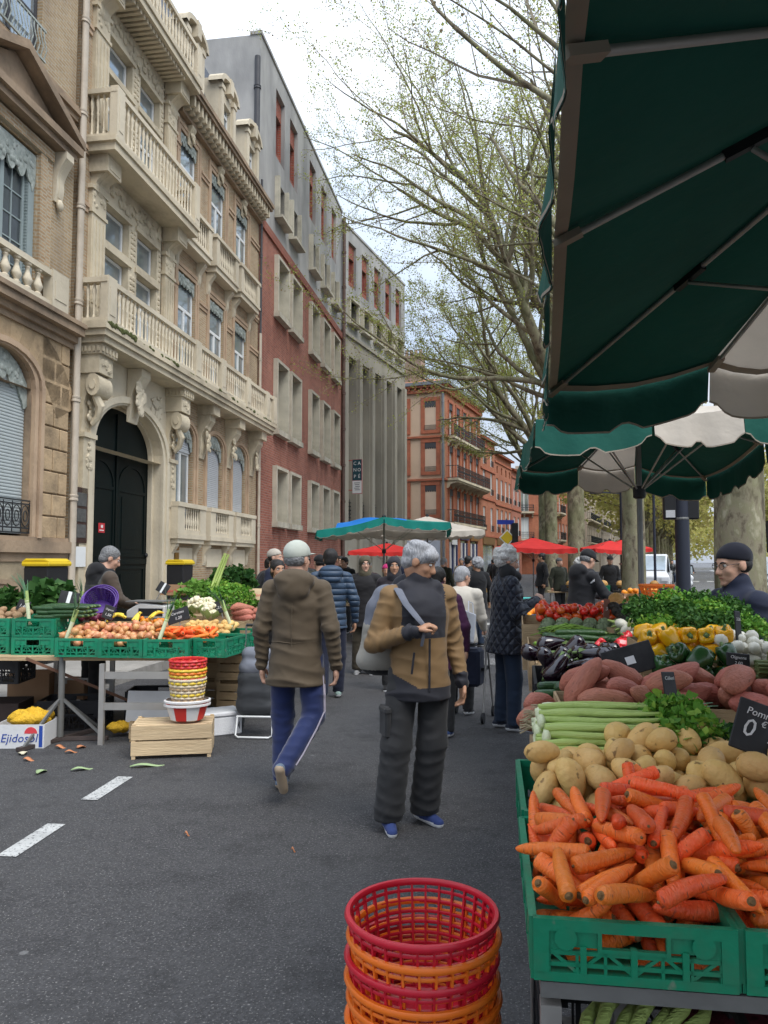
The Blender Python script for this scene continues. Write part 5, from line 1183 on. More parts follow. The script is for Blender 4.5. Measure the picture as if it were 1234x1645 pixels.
# resting poses of the heaped produce: variant, x, y, z (mm), euler angles (1/100 rad)
SIM={'carrot':'1,-261,-175,-15,8,306,16 6,-36,-168,-13,68,24,-180 4,119,-172,-16,-63,12,-38 4,-269,58,29,-208,-10,87 4,-20,17,24,52,12,-40 3,166,21,22,185,25,-150 3,-146,-137,-8,76,-14,148 5,56,-220,-19,117,310,-2 3,288,-199,-13,-270,13,-80 0,-136,27,26,288,-15,150 6,95,1,19,231,23,-201 4,331,47,27,-99,23,-210 3,-216,-49,8,191,24,-119 6,-1,-72,7,20,-12,210 4,139,-63,5,-239,-15,167 0,-328,147,55,-65,22,-102 2,-14,98,41,88,6,12 6,176,139,46,-97,313,-22 4,-107,-112,2,180,20,-173 5,53,-75,15,-37,-18,236 4,298,-101,1,-45,302,36 1,-162,136,46,26,290,146 2,79,76,43,-212,-9,47 2,295,101,55,232,7,162 2,-243,-222,-3,97,-25,36 6,-24,-249,-11,-303,-25,2 1,206,-216,-1,-31,-40,61 4,-354,-14,77,-62,-214,-72 6,-99,-3,50,-15,-256,-31 6,263,51,35,-117,16,-133 6,-144,-236,-22,-92,9,-270 4,49,-179,25,-138,-8,168 2,340,-186,16,-215,31,109 3,-175,-27,37,-40,21,168 5,94,-13,63,29,-22,235 2,309,-123,43,199,-11,-84 0,-304,-162,15,272,-22,-44 3,-65,-122,-6,131,-13,136 2,196,-105,11,-259,0,147 1,-258,193,60,297,26,-126 2,-18,18,69,-71,-19,159 6,174,217,63,5,24,-232 3,-248,-129,6,55,23,309 6,78,-61,43,5,15,-78 0,248,-126,38,97,-291,-76 2,-193,111,66,4,-36,124 2,82,152,73,224,22,223 0,337,139,76,48,284,-118 4,-309,-205,20,-67,273,-37 5,-24,-212,16,312,23,62 1,200,-230,36,-70,38,-257 2,-276,-21,41,-131,-44,142 3,-71,-59,60,294,-25,148 0,185,-8,70,-162,-35,-218 0,-132,-187,25,-29,19,-172 3,22,-180,52,4,-11,148 6,259,-233,11,-92,-81,58 6,-162,39,72,-47,-313,30 0,80,67,87,59,38,191 1,274,-21,54,-59,32,32 2,-298,-129,48,153,-8,-268 3,-115,-82,89,77,279,81 4,131,-136,31,-250,-13,102 0,-292,189,58,295,22,-113 4,-114,132,65,55,25,74 1,108,182,77,305,-13,-94 6,-237,-35,63,233,5,74 3,73,-141,66,-106,10,182 3,306,-178,69,-6,3,256 6,-143,253,73,-222,5,14 0,9,186,75,-24,14,161 1,237,197,70,312,19,50 2,-304,-248,49,-276,-66,-10 2,-30,-136,41,153,-9,87 6,161,-150,40,83,49,-210 5,-328,96,76,-8,-40,143 0,-81,47,95,-287,15,104 2,189,57,84,113,309,41 2,-175,-177,57,240,-8,189 5,103,-234,44,40,52,28 2,262,-244,61,40,69,-290 5,-192,-13,100,-136,34,-159 1,27,76,113,232,5,88 2,367,16,82,141,-93,151 1,-343,-89,72,-51,-311,101 4,-89,-137,77,-147,-22,118 0,129,-187,66,177,4,198 2,-367,158,103,-185,-79,159 3,-85,185,74,-29,-302,65 5,250,165,89,-180,3,-246 3,-180,-91,101,283,0,91 4,7,-186,92,19,20,258 2,291,-63,82,40,5,-288 4,-230,138,76,-171,23,-185 6,76,208,109,85,7,-202 1,323,171,101,-161,37,57 4,-222,-186,58,51,-28,195 5,-87,-231,78,97,-20,-270 0,194,-197,79,218,51,133 2,-315,16,103,125,7,-88 4,-74,126,77,-47,41,89 0,141,140,128,-84,-18,244 0,-210,-285,122,109,24,76 0,-15,-257,123,-113,27,180 3,253,-197,100,82,-5,122 6,-221,-52,120,-87,-60,108 0,75,128,139,-4,-302,-108 0,273,14,110,-144,9,117 0,-280,-110,97,5,-10,196 0,-56,-155,133,231,24,193 0,177,-43,116,224,-6,221 0,-283,128,82,122,27,-170 2,-86,253,107,65,-2,311 0,182,256,109,75,66,308 5,-236,-153,143,-129,-4,55 4,45,-118,95,124,-24,-125 1,303,-8,108,29,-293,115 3,-195,188,124,297,-12,136 2,24,177,117,11,-295,131 3,246,203,129,-18,-55,-154 4,-354,-229,89,-157,61,112 2,-130,-146,110,266,31,-171 5,152,-158,103,-59,-42,-133 0,-257,34,116,246,30,154 6,-27,132,104,210,-28,-138 5,178,43,125,128,-32,211 0,-165,-213,127,-23,250,-86 1,85,-129,95,-61,28,184 2,367,-160,87,156,-50,-152 6,-148,30,126,130,33,-176 0,46,68,140,94,32,-136 0,281,83,130,-60,293,78 0,-343,-96,132,77,12,273 0,-31,-56,93,144,-5,175 0,169,-115,121,-45,-310,-93 0,-316,189,127,227,-20,-115 0,-70,116,129,57,23,211 0,220,154,127,77,39,165 1,-186,-73,132,-61,17,-239 1,69,-29,91,2,5,-63 3,320,-85,115,207,-9,33 0,-234,186,135,148,-34,-137 0,-52,161,135,82,41,220 6,333,251,95,-82,252,-4 0,-314,-176,99,255,30,-68 5,-100,-156,141,17,268,147 4,125,-141,139,-102,20,262 2,-304,65,148,-234,-25,-92 0,-30,-11,135,62,7,-73 6,143,51,164,-8,-15,212 4,-238,-204,118,-226,-11,76 4,11,-220,127,238,19,-129 3,298,-170,108,61,-36,-200 6,-166,104,122,-97,-24,-269 6,69,-29,135,245,-38,130 3,294,31,149,36,-16,275 5,-338,-55,124,63,99,294 2,-28,-66,140,195,-11,238 3,118,-90,158,-28,297,8 4,-272,169,142,241,27,-117 6,-133,203,105,144,108,79 1,166,179,153,-187,31,66 5,-201,-76,175,-149,16,212 2,236,-129,155,-57,-302,-8 0,-256,135,169,40,-19,166 1,129,234,121,-208,127,-129 6,327,226,128,-283,9,-53 0,-330,-218,137,75,-18,161 3,-86,-278,137,139,-24,31 1,-325,9,152,44,274,-58 1,-105,109,154,-161,40,208 1,208,20,159,-195,48,-144 4,-236,-244,131,-129,-14,84','potato':'1,-313,-183,-5,-18,246,142 2,-188,-186,4,74,-2,295 2,-13,-186,5,119,-19,-312 2,102,-170,8,143,-2,-231 5,264,-172,-1,18,-288,-140 1,-270,-36,29,45,18,-66 4,-186,-35,33,96,84,-139 1,-33,-30,30,305,-10,147 2,120,-69,29,-31,8,-283 5,255,-42,35,62,-6,182 3,-343,82,53,124,1,-286 5,-164,64,60,145,-39,108 1,-11,74,55,-74,-105,190 0,124,77,60,38,-3,-20 5,264,107,70,147,0,-209 4,-261,-126,28,165,-104,-33 2,-94,-130,21,-173,2,84 1,41,-190,72,30,-1,308 3,185,-182,-7,24,-22,118 5,351,-170,8,-30,-275,96 2,-226,-66,99,-263,-14,-108 3,-109,-31,25,42,-291,-130 3,38,-24,37,-54,68,177 1,177,1,47,50,104,-146 2,356,-30,51,194,83,-149 5,-248,100,69,48,9,226 3,-81,111,70,-58,-67,-194 5,49,134,85,148,-78,-187 2,185,139,90,268,-77,-81 1,359,59,54,199,38,219 5,-345,-99,18,48,285,74 3,-184,-113,30,-53,8,-45 2,8,-103,48,-81,43,-64 1,173,-128,45,-130,-77,-237 3,311,-105,21,-104,-79,-145 2,-355,-8,55,27,-252,158 4,-135,5,107,-97,-150,133 1,-81,38,49,-128,264,-29 3,99,7,43,120,243,-63 5,288,21,96,-56,33,94 2,-354,163,84,-7,-5,115 5,-168,170,77,26,297,92 0,-30,167,83,204,9,-133 3,112,189,83,29,89,-151 1,247,192,85,-150,1,289 3,-313,-112,87,-199,16,94 3,-128,-80,68,120,42,-288 1,87,-126,84,154,-203,10 2,241,-147,84,-225,-40,103 3,365,-114,74,-25,-256,-159 1,-286,30,72,188,-61,-150 0,-66,-11,101,212,29,-208 0,52,30,93,90,-34,-172 4,197,51,115,-36,10,284 4,358,10,135,4,-14,-173 4,-254,190,93,145,275,-14 2,-101,160,135,-93,-13,-197 4,39,195,127,241,5,2 4,172,194,140,-183,278,-9 0,344,187,85,-92,-28,302 4,-363,-177,48,272,-80,119 4,-203,-173,83,53,-6,199 4,-38,-176,88,8,63,172 5,131,-192,98,-95,-57,295 5,307,-188,105,-158,80,59 4,-366,-85,132,91,-304,31 4,-132,-80,141,-178,4,-226 3,3,-41,103,55,234,-177 5,140,-38,111,64,19,-162 1,298,-62,100,-139,-7,-289 3,-311,99,114,-79,44,-156 4,-187,111,134,-188,42,-166 2,-37,88,139,305,-54,71 4,114,128,126,215,44,-113 5,339,111,116,209,41,55 5,-292,-189,87,-290,107,-31 0,-126,-167,97,270,62,-84 0,210,-213,139,-180,-3,253 2,333,-117,150,-278,-10,0 3,-214,20,104,-115,295,-54 3,-65,-104,101,-83,-3,-213 0,5,3,154,293,-42,-99 3,201,-69,83,137,-76,-131','sweet':'4,-315,-123,37,-232,12,2 3,-32,-134,27,68,5,-5 3,244,-138,35,16,14,-2 3,-308,19,34,134,7,-292 0,-14,-42,47,70,-33,-15 4,227,-16,54,177,14,61 3,-305,121,46,149,5,-308 4,-25,119,63,110,-299,-2 5,241,112,59,131,277,62 5,-172,-107,48,269,59,71 3,381,-110,52,222,64,-5 2,-207,-36,60,95,33,61 1,89,34,40,160,-296,0 0,365,-16,61,105,-42,-275 4,-211,70,105,-109,-66,-296 3,112,110,86,-130,-256,28 5,349,94,61,135,306,25 0,-395,-49,99,164,-97,28 3,-72,-80,102,176,-36,-25 0,199,-75,123,146,11,-225 0,-378,68,103,207,-43,-62 2,-34,42,119,-54,40,-302 3,237,72,105,127,10,-272','eggplant':'0,-33,-274,23,54,8,-5 2,-36,-161,30,-265,11,35 0,-20,-74,43,-172,11,27 3,-37,30,67,-136,-25,287 1,-77,132,51,93,12,34 2,-50,222,47,97,11,-12 0,99,-264,56,205,57,-7 1,82,-194,35,128,21,-288 1,113,-99,57,-208,46,37 2,114,-18,64,-141,-271,17 3,84,112,59,-138,28,24 3,86,265,81,-120,49,18 3,-134,-213,104,311,-86,37 0,-13,-165,108,73,299,-39 2,-120,-15,71,-280,-50,-43 3,25,33,127,172,32,30 3,-78,177,128,-149,17,-284 2,-111,270,120,86,-15,12 2,132,-240,134,-90,71,-74 0,67,-119,168,-56,-1,311 2,97,-50,140,136,55,-14 0,169,43,120,-126,115,150 0,113,145,119,49,-14,312 0,167,228,106,-82,83,-131 2,-173,-151,108,212,108,57 2,-133,-82,112,160,223,-29 1,-234,46,145,133,20,53 3,-50,100,167,125,253,19 3,-140,211,168,161,-12,37','tomato':'1,-273,-265,12,-14,9,-292 2,-147,-229,22,-3,-308,-110 2,-71,-257,19,47,50,4 2,7,-242,24,98,1,272 0,90,-235,17,28,-4,130 2,186,-241,18,0,46,-243 2,269,-256,23,53,296,92 1,-276,-126,22,78,-33,-129 0,-192,-165,21,-26,-33,-21 0,-97,-171,24,303,7,-26 1,-23,-172,21,88,276,-44 2,117,-163,25,-57,33,-31 0,194,-151,25,-223,3,-193 2,269,-158,30,237,31,-197 0,-266,-53,31,-234,-30,157 2,-171,-88,28,-2,18,-27 1,-100,-62,27,45,19,-149 1,-31,-51,27,83,-44,49 0,116,-75,31,-257,56,34 1,182,-82,26,247,-41,52 2,254,-81,34,-106,-34,16 2,-267,24,42,280,13,73 2,-184,25,36,-21,9,-246 0,-89,8,33,-7,-20,216 0,-18,51,38,-6,310,61 1,96,14,31,1,-21,288 1,194,-15,32,88,276,-51 2,269,-1,38,-312,-7,127 2,-271,105,50,209,-2,-90 2,-189,122,47,-114,45,-258 2,-108,107,43,-13,53,-197 1,6,117,40,-5,-309,-90 0,122,85,42,9,-294,-160 2,203,81,46,-44,-271,-76 0,273,111,43,-309,5,-71 2,-254,189,50,-67,31,50 1,-175,191,45,-5,-310,-68 2,-110,232,51,3,-3,-102 0,-26,244,52,75,-296,80 2,119,214,54,-66,-253,61 0,175,166,49,-144,-48,60 0,271,247,54,-94,310,-55 0,-211,-263,43,197,-19,-91 1,-117,-265,73,-267,43,-149 2,-57,-207,76,-2,-241,119 0,-12,-264,95,-162,28,-223 1,58,-265,68,-26,-233,-184 0,134,-263,69,81,275,94 0,228,-262,78,0,208,-96 2,-263,-195,27,168,232,-28 1,-188,-210,71,41,-14,-244 1,-58,-113,26,-123,39,168 0,47,-176,28,158,-34,-157 1,85,-203,79,94,136,172 2,170,-194,82,236,-72,66 1,277,-207,75,139,23,-258 2,-226,-124,70,-16,17,136 0,-114,-113,69,141,4,91 0,-28,-3,76,-132,-11,312 0,8,-107,27,-22,-71,11 1,69,-122,59,-43,-6,-39 1,161,-54,74,58,-99,-72 1,276,-123,92,-290,88,-8 2,-234,55,94,-33,88,-3 0,-142,-26,68,-9,205,217 1,-82,50,80,-20,40,67 2,48,-39,34,-57,62,-255 2,130,33,86,3,-32,249 2,209,19,88,10,-217,-9 0,273,-6,104,48,17,99 0,-241,134,105,89,-303,-54 2,-152,67,92,28,-30,-132 1,-45,103,78,37,246,178 1,52,68,39,-18,-108,-181 0,81,142,49,135,274,60 0,224,139,89,-15,142,-138 0,267,67,91,31,-63,74 2,-268,260,61,-129,-65,-14 1,-198,252,52,197,-18,96 2,-56,170,49,-56,52,141 2,26,187,52,-111,57,-293 2,54,258,60,16,79,218 0,190,242,53,297,32,-121 1,252,181,46,-50,285,-65 2,-269,-251,84,-55,-120,-3','onion':'0,-381,-191,3,128,37,-96 2,-260,-213,4,-88,254,4 1,-138,-219,-3,248,73,-134 2,-74,-211,5,202,-60,111 1,35,-205,-1,-140,-283,-36 0,139,-214,1,-195,34,-190 2,310,-213,5,-128,16,71 2,385,-212,5,-102,287,40 1,-398,-131,11,243,-14,-23 1,-285,-79,18,104,-31,272 2,-151,-116,19,-126,-38,205 0,-16,-101,18,87,-95,219 1,43,-129,12,-32,21,122 0,178,-94,20,262,57,5 1,241,-86,17,-133,247,-47 1,399,-107,14,-109,11,88 2,-370,31,42,199,-12,-98 2,-262,-9,35,-43,-68,-300 2,-151,28,42,178,-14,-237 0,-53,19,37,8,79,-56 2,14,-4,38,-307,-87,5 1,142,-9,29,22,105,276 2,287,-26,34,-4,-232,26 1,353,-17,28,222,-72,-18 0,-383,144,57,110,295,-42 0,-277,108,51,-174,29,-25 2,-158,101,54,-228,37,-150 2,-32,114,56,-75,242,130 1,46,69,41,-103,-21,-21 1,235,116,50,35,238,28 1,269,165,58,244,-22,11 0,378,60,44,-88,210,-98 2,-323,-212,41,-166,-37,193 2,-275,-150,37,-85,-280,-2 1,-155,-219,54,61,139,-220 2,-83,-203,76,-178,-19,261 0,53,-215,58,-93,-55,-271 0,199,-216,31,60,86,191 2,325,-204,76,186,-41,48 0,396,-215,74,182,29,-83 1,-371,-78,19,99,36,-126 0,-294,-57,76,52,-89,-113 0,-136,-61,61,-185,76,181 1,-65,-143,9,224,-76,10 1,110,-62,22,-98,214,-91 0,219,-120,66,212,34,175 0,281,-135,13,-226,-63,27 0,346,-151,10,-97,-58,-101 0,-395,82,81,161,-102,-70 0,-333,-29,30,-212,-24,23 1,-102,-20,27,-43,-72,301 1,-39,-42,24,-77,-58,274 1,81,-9,30,-84,79,-178 2,112,53,46,20,-76,227 1,224,57,41,-239,34,151 1,399,3,61,-183,-94,-49 0,-362,216,68,-70,57,-258 2,-216,145,62,69,-261,-99 2,-97,134,84,-157,26,-101 0,-94,70,45,-106,-13,-67 1,25,105,89,-70,-115,-27 1,137,152,55,-108,-36,84 1,328,114,49,-87,184,102 2,391,129,60,95,214,-7 1,-329,-121,12,-40,-56,50 2,-222,-99,22,-18,-74,103 2,-141,-158,77,-158,28,-56 0,-75,-126,69,123,277,31 1,-8,-164,5,71,-43,-167 0,218,-156,9,68,-33,173 0,260,-197,54,67,-106,-92 1,399,-159,45,-162,80,72 2,-393,-36,65,23,-26,-79 1,-249,31,88,137,-2,-84 2,-193,-33,33,21,200,54 0,-87,-82,21,111,-88,140 0,96,-117,46,145,128,-90 0,152,-58,70,-53,-296,-115 2,331,-83,24,75,-32,125 0,395,-59,57,188,-234,36 1,-419,145,109,8,168,239 0,-301,44,54,-82,-66,158 0,-220,72,46,52,-256,3 0,-100,8,85,-217,223,28 2,61,20,89,-21,310,82 2,88,118,84,188,-111,-41 1,320,33,37,-197,39,163 2,329,66,95,-95,200,-31 2,-415,213,113,24,-141,199 0,-258,215,68,-184,40,-118 1,-147,167,57,-54,19,-12 0,-78,199,66,208,-89,124 2,37,168,64,81,-5,-85 2,220,213,71,-11,125,-51 2,315,212,71,-55,-16,23 2,391,212,72,-19,217,208 1,-357,-156,51,21,-81,226 2,-193,-182,9,89,36,-198 1,-186,-110,78,-273,-36,44 0,6,-145,64,-147,-71,-63 0,88,-171,7,-25,-62,-264 2,156,-157,41,229,5,68 0,318,-135,67,-1,88,-94 1,391,-117,86,-104,231,108 2,-392,-108,80,-20,212,219 0,-229,-63,85,-93,-1,-299 2,-192,0,97,117,-38,203 1,-63,-62,76,136,-39,-87 1,49,-69,21,262,55,20 0,177,27,69,280,-42,-41 2,213,-28,33,18,-53,-176 2,-367,15,112,209,85,-77 1,-336,105,74,4,-286,44 2,-162,139,116,-58,-53,-176 1,8,-64,64,-298,-25,77 2,-10,49,84,29,275,82 2,171,95,54,24,-79,-144 0,261,21,77,-122,58,192 1,281,76,53,-262,47,-17 2,-311,169,64,-93,22,-295 2,-189,212,85,281,59,81 1,-9,218,65,23,-53,-151 2,96,211,70,27,54,134 2,159,191,103,62,-81,-124 2,217,148,105,-4,33,-8 1,338,154,92,14,-182,-255 2,-392,-212,72,78,66,-130 2,-256,-269,117,190,-25,-216 2,-15,-213,50,183,-15,-252 0,119,-216,63,-93,13,-99','potato2':'3,-232,-210,0,12,-12,236 4,-59,-215,11,-119,-15,0 3,107,-213,0,69,-6,21 1,228,-207,4,-45,271,54 3,-238,-72,23,96,47,-133 0,-78,-60,28,-57,-302,-31 0,99,-37,35,-68,-49,252 0,193,-79,29,22,7,-92 0,-212,19,47,107,-21,74 4,-54,95,52,-50,292,39 1,46,78,49,-26,-312,-63 4,225,91,53,61,65,-225 1,-232,-212,74,145,266,-37 1,-18,-177,61,-260,73,123 4,60,-154,13,-53,286,20 3,160,-160,10,-97,301,-9 3,-171,-53,27,-154,-29,249 0,-66,14,50,243,85,-20 3,20,1,44,82,102,26 3,217,4,35,23,-35,240 4,-239,104,75,-146,-180,-79 1,-126,141,61,-240,-41,54 0,71,146,75,147,-83,-67 1,148,111,55,-65,244,37 2,-154,-195,29,-101,-214,120 1,-63,-141,15,-77,259,52 2,20,-85,42,-251,-89,61 1,133,-114,62,-37,279,-90 4,-150,-10,76,-241,84,100 0,-137,74,85,-70,277,-31 4,130,32,45,205,12,245 5,237,-48,91,-171,7,-168 0,-216,174,70,84,17,-42 1,-92,211,71,-79,277,-15 1,124,205,70,-63,-9,238 1,210,176,63,20,-1,-45 4,-225,-143,42,-119,37,313 0,-120,-119,60,-24,242,10 3,29,-215,13,-223,-128,82 1,230,-150,56,123,18,44 0,-223,-82,90,-19,-289,88 1,-3,56,98,9,228,85','carrot2':'4,-217,-67,13,92,-3,139 6,54,-70,9,130,-9,176 5,-70,-32,19,-79,-3,221 5,152,-53,15,171,-6,243 3,-168,75,30,52,1,26 1,55,86,29,-231,21,-136 1,-87,20,50,-287,17,-57 1,164,47,29,46,-2,31 2,-198,-105,50,209,-38,-205 2,8,-39,16,245,18,-137 3,-141,-101,4,79,-8,119 2,139,-100,8,52,-4,237 2,-131,-12,55,102,291,-31 3,4,-37,59,188,27,-91 1,-56,120,51,-97,-12,-259 1,172,133,36,78,-314,-55 3,-135,-135,42,6,-59,-255 4,85,-136,43,166,-4,30 3,-22,-136,21,69,-31,37 4,154,-151,48,-28,297,23 3,-175,137,48,66,313,30 2,43,63,66,-17,-13,210 4,-149,22,77,-93,-18,-13 0,205,30,55,-79,258,111 0,-72,-103,57,-59,22,227 5,105,-104,74,71,-40,-111 2,-7,-99,80,0,313,-39 3,204,-62,47,3,-42,-194 3,-201,111,89,-77,-29,-310 1,127,64,55,-139,-22,-106 1,-145,-21,89,7,279,-24 6,169,91,69,29,217,44 3,-249,-115,97,-133,309,16 3,114,-38,74,-109,-279,-5 2,-74,-208,95,-238,4,-143 5,-182,66,99,-189,7,29 0,69,91,80,54,13,-107 0,4,27,75,-45,35,-101 0,126,101,89,-29,282,-115 6,-223,-31,49,164,66,186 0,32,6,103,210,11,-171 1,-120,-96,78,166,246,40 2,-106,150,89,-135,309,5','ypepper':'1,-146,-130,13,137,-1,207 0,-4,-121,17,-116,-72,-46 1,95,-135,18,-142,-75,-183 1,-153,-9,38,-111,79,59 2,-3,20,39,50,-120,-235 1,103,35,46,-49,-128,-8 2,-175,-101,81,-92,-26,-313 0,3,-110,101,166,230,27 0,171,-134,95,41,15,-77 0,-73,-29,34,153,-252,17 1,54,-31,58,40,3,-242 1,171,65,77,-43,29,-291 0,-74,-138,84,60,4,-199 0,94,-110,94,203,219,19 0,157,-53,50,-65,-278,112 0,-90,129,61,-126,-94,108 0,9,127,75,8,-71,-94 0,110,137,68,93,-117,199 2,-154,67,101,198,-10,-238 0,-106,-29,104,-133,49,-38','gpepper':'1,-75,-56,31,157,240,-49 1,107,-54,28,158,10,36 2,17,-50,32,-155,15,-280 2,146,52,61,-8,12,-215 0,-116,50,46,125,-66,-206 1,30,62,48,-123,92,-82 2,-61,68,106,218,-57,26 0,34,3,97,-229,-108,-122 0,-149,-27,56,-50,-38,285 1,-3,-80,102,-62,72,-62 1,-72,-43,119,75,-109,8 1,136,-23,108,-40,-29,45','wonion':'1,-85,-150,-3,-73,38,-172 2,32,-144,6,57,257,-28 0,-107,-42,24,-44,-249,114 1,22,-72,14,208,-53,-131 1,-81,62,43,219,59,85 1,31,48,39,102,-12,-250 2,-32,-120,12,-147,-31,20 2,104,-144,5,67,219,-157 2,-33,-39,29,-118,16,-207 2,95,-53,26,98,19,143 0,-23,86,51,-221,-40,124 0,88,28,39,-270,65,112 1,-111,-99,9,74,-96,115 1,61,-103,41,297,-140,27 2,-103,8,65,-122,-18,56 2,38,-15,33,-18,80,-272 2,-99,144,67,-228,41,88 2,38,110,60,264,-45,-66 0,-2,-96,64,-180,176,-21 0,97,-148,70,-62,47,158 0,-31,25,38,99,64,151 1,109,-14,75,119,109,-203 1,-21,146,61,-182,-5,-120 0,107,86,52,45,-30,-141 1,-111,-150,49,-151,-12,-228 0,33,-148,73,148,37,240 0,-65,-38,90,-81,223,-7 2,12,14,89,-117,29,-62 2,-105,82,96,-164,125,63 1,65,59,84,-300,17,-124 2,-46,-145,77,-256,16,67 0,51,-82,95,-193,-10,-72 1,-50,48,89,144,-33,41 2,63,-21,119,93,112,-169 2,4,79,110,-137,6,-53 0,105,148,64,81,27,-102 0,-73,-89,53,-16,182,-5 0,-3,-47,105,71,48,-154 0,1,147,116,-12,33,185 1,-50,115,97,-16,23,254 1,59,150,105,148,-52,232 2,-109,-86,107,-252,-5,-2 1,110,-89,75,55,14,-122','orange':'0,-210,-133,25,-23,-287,-128 0,-132,-132,26,42,-307,-88 0,-32,-131,26,191,5,-265 2,78,-127,31,-235,-40,190 2,162,-127,30,-3,-24,224 2,-206,-11,40,-258,23,-28 2,-124,-7,41,-235,-23,-184 1,-4,-6,34,-9,268,-146 1,68,-15,34,-117,-6,38 2,140,-34,39,36,-284,-69 2,-208,71,48,236,-30,-142 1,-109,66,40,-73,-37,-31 0,-7,77,44,196,-50,197 1,75,72,42,-90,284,-69 1,147,69,41,82,-310,-69 0,-169,-132,91,75,-67,-291 2,-83,-128,87,-59,243,-100 0,20,-132,83,74,46,79 2,119,-93,91,-38,-92,-261 0,213,-132,88,-43,-292,-72 1,-151,44,89,-19,252,-74 1,-58,26,57,54,64,-15 0,16,-75,32,166,143,-139 0,108,22,80,2,-284,-27 0,211,-65,33,-111,-88,-109 2,-150,128,54,196,-59,168 2,-68,127,53,60,26,-14 1,37,29,77,130,225,-39 0,112,133,50,-202,-84,-45 0,212,95,48,133,37,90 1,-213,-77,71,15,41,-173 0,-132,-66,92,-271,129,-9 2,-59,-58,37,270,56,-15 0,53,-53,94,108,305,47 1,212,3,35,-11,41,180 2,-232,-21,117,-256,88,45',}
SIM={k:[[int(c)for c in r.split(',')]for r in v.split()]for k,v in SIM.items()}
# market umbrellas
def cloth(name,col,tr=.12,rough=.8):
 if name in MATS:return MATS[name]
 m,n,l,B=_new(name)
 tc=n.new('ShaderNodeTexCoord')
 no=_n(n,l,'ShaderNodeTexNoise',Vector=tc.outputs['Object'],Scale=3.5,Detail=6.)
 c=_mix(n,l,no.outputs['Fac'],[x*.78 for x in col],[min(1,x*1.22)for x in col])
 l.new(c,B.inputs['Base Color']);B.inputs['Roughness'].default_value=rough;B.inputs['Specular IOR Level'].default_value=.25
 nb=_n(n,l,'ShaderNodeTexNoise',Vector=tc.outputs['Object'],Scale=9.,Detail=3.)
 bp=_n(n,l,'ShaderNodeBump',Strength=.25,Distance=.03);l.new(nb.outputs['Fac'],bp.inputs['Height']);l.new(bp.outputs[0],B.inputs['Normal'])
 t=n.new('ShaderNodeBsdfTranslucent');l.new(c,t.inputs['Color'])
 mx=n.new('ShaderNodeMixShader');mx.inputs[0].default_value=tr;l.new(B.outputs[0],mx.inputs[1]);l.new(t.outputs[0],mx.inputs[2])
 l.new(mx.outputs[0],n['Material Output'].inputs['Surface']);MATS[name]=m;return m
GREENC=cloth('green_canvas',(.009,.082,.06),.012);CREAMC=cloth('cream_canvas',(.56,.5,.42),.16);TAPE=cloth('canvas_tape',(.33,.28,.22),.03)
REDC=cloth('red_canvas',(.62,.035,.03),.15);BLUEC=cloth('blue_tarpaulin',(.01,.16,.5),.1);WHITEC=cloth('white_canvas',(.7,.7,.7),.2);TEALC=cloth('teal_canvas',(.01,.2,.16),.08)
ALU=mat('brushed_aluminium',(.42,.4,.37),.45,.12,6,.05,40,metal=.6)
STEEL=mat('grey_steel',(.2,.2,.19),.5,.2,4,.1,30,metal=.5)
BLKPL=mat('black_plastic',(.012,.012,.013),.5,.2,5,.1,40)
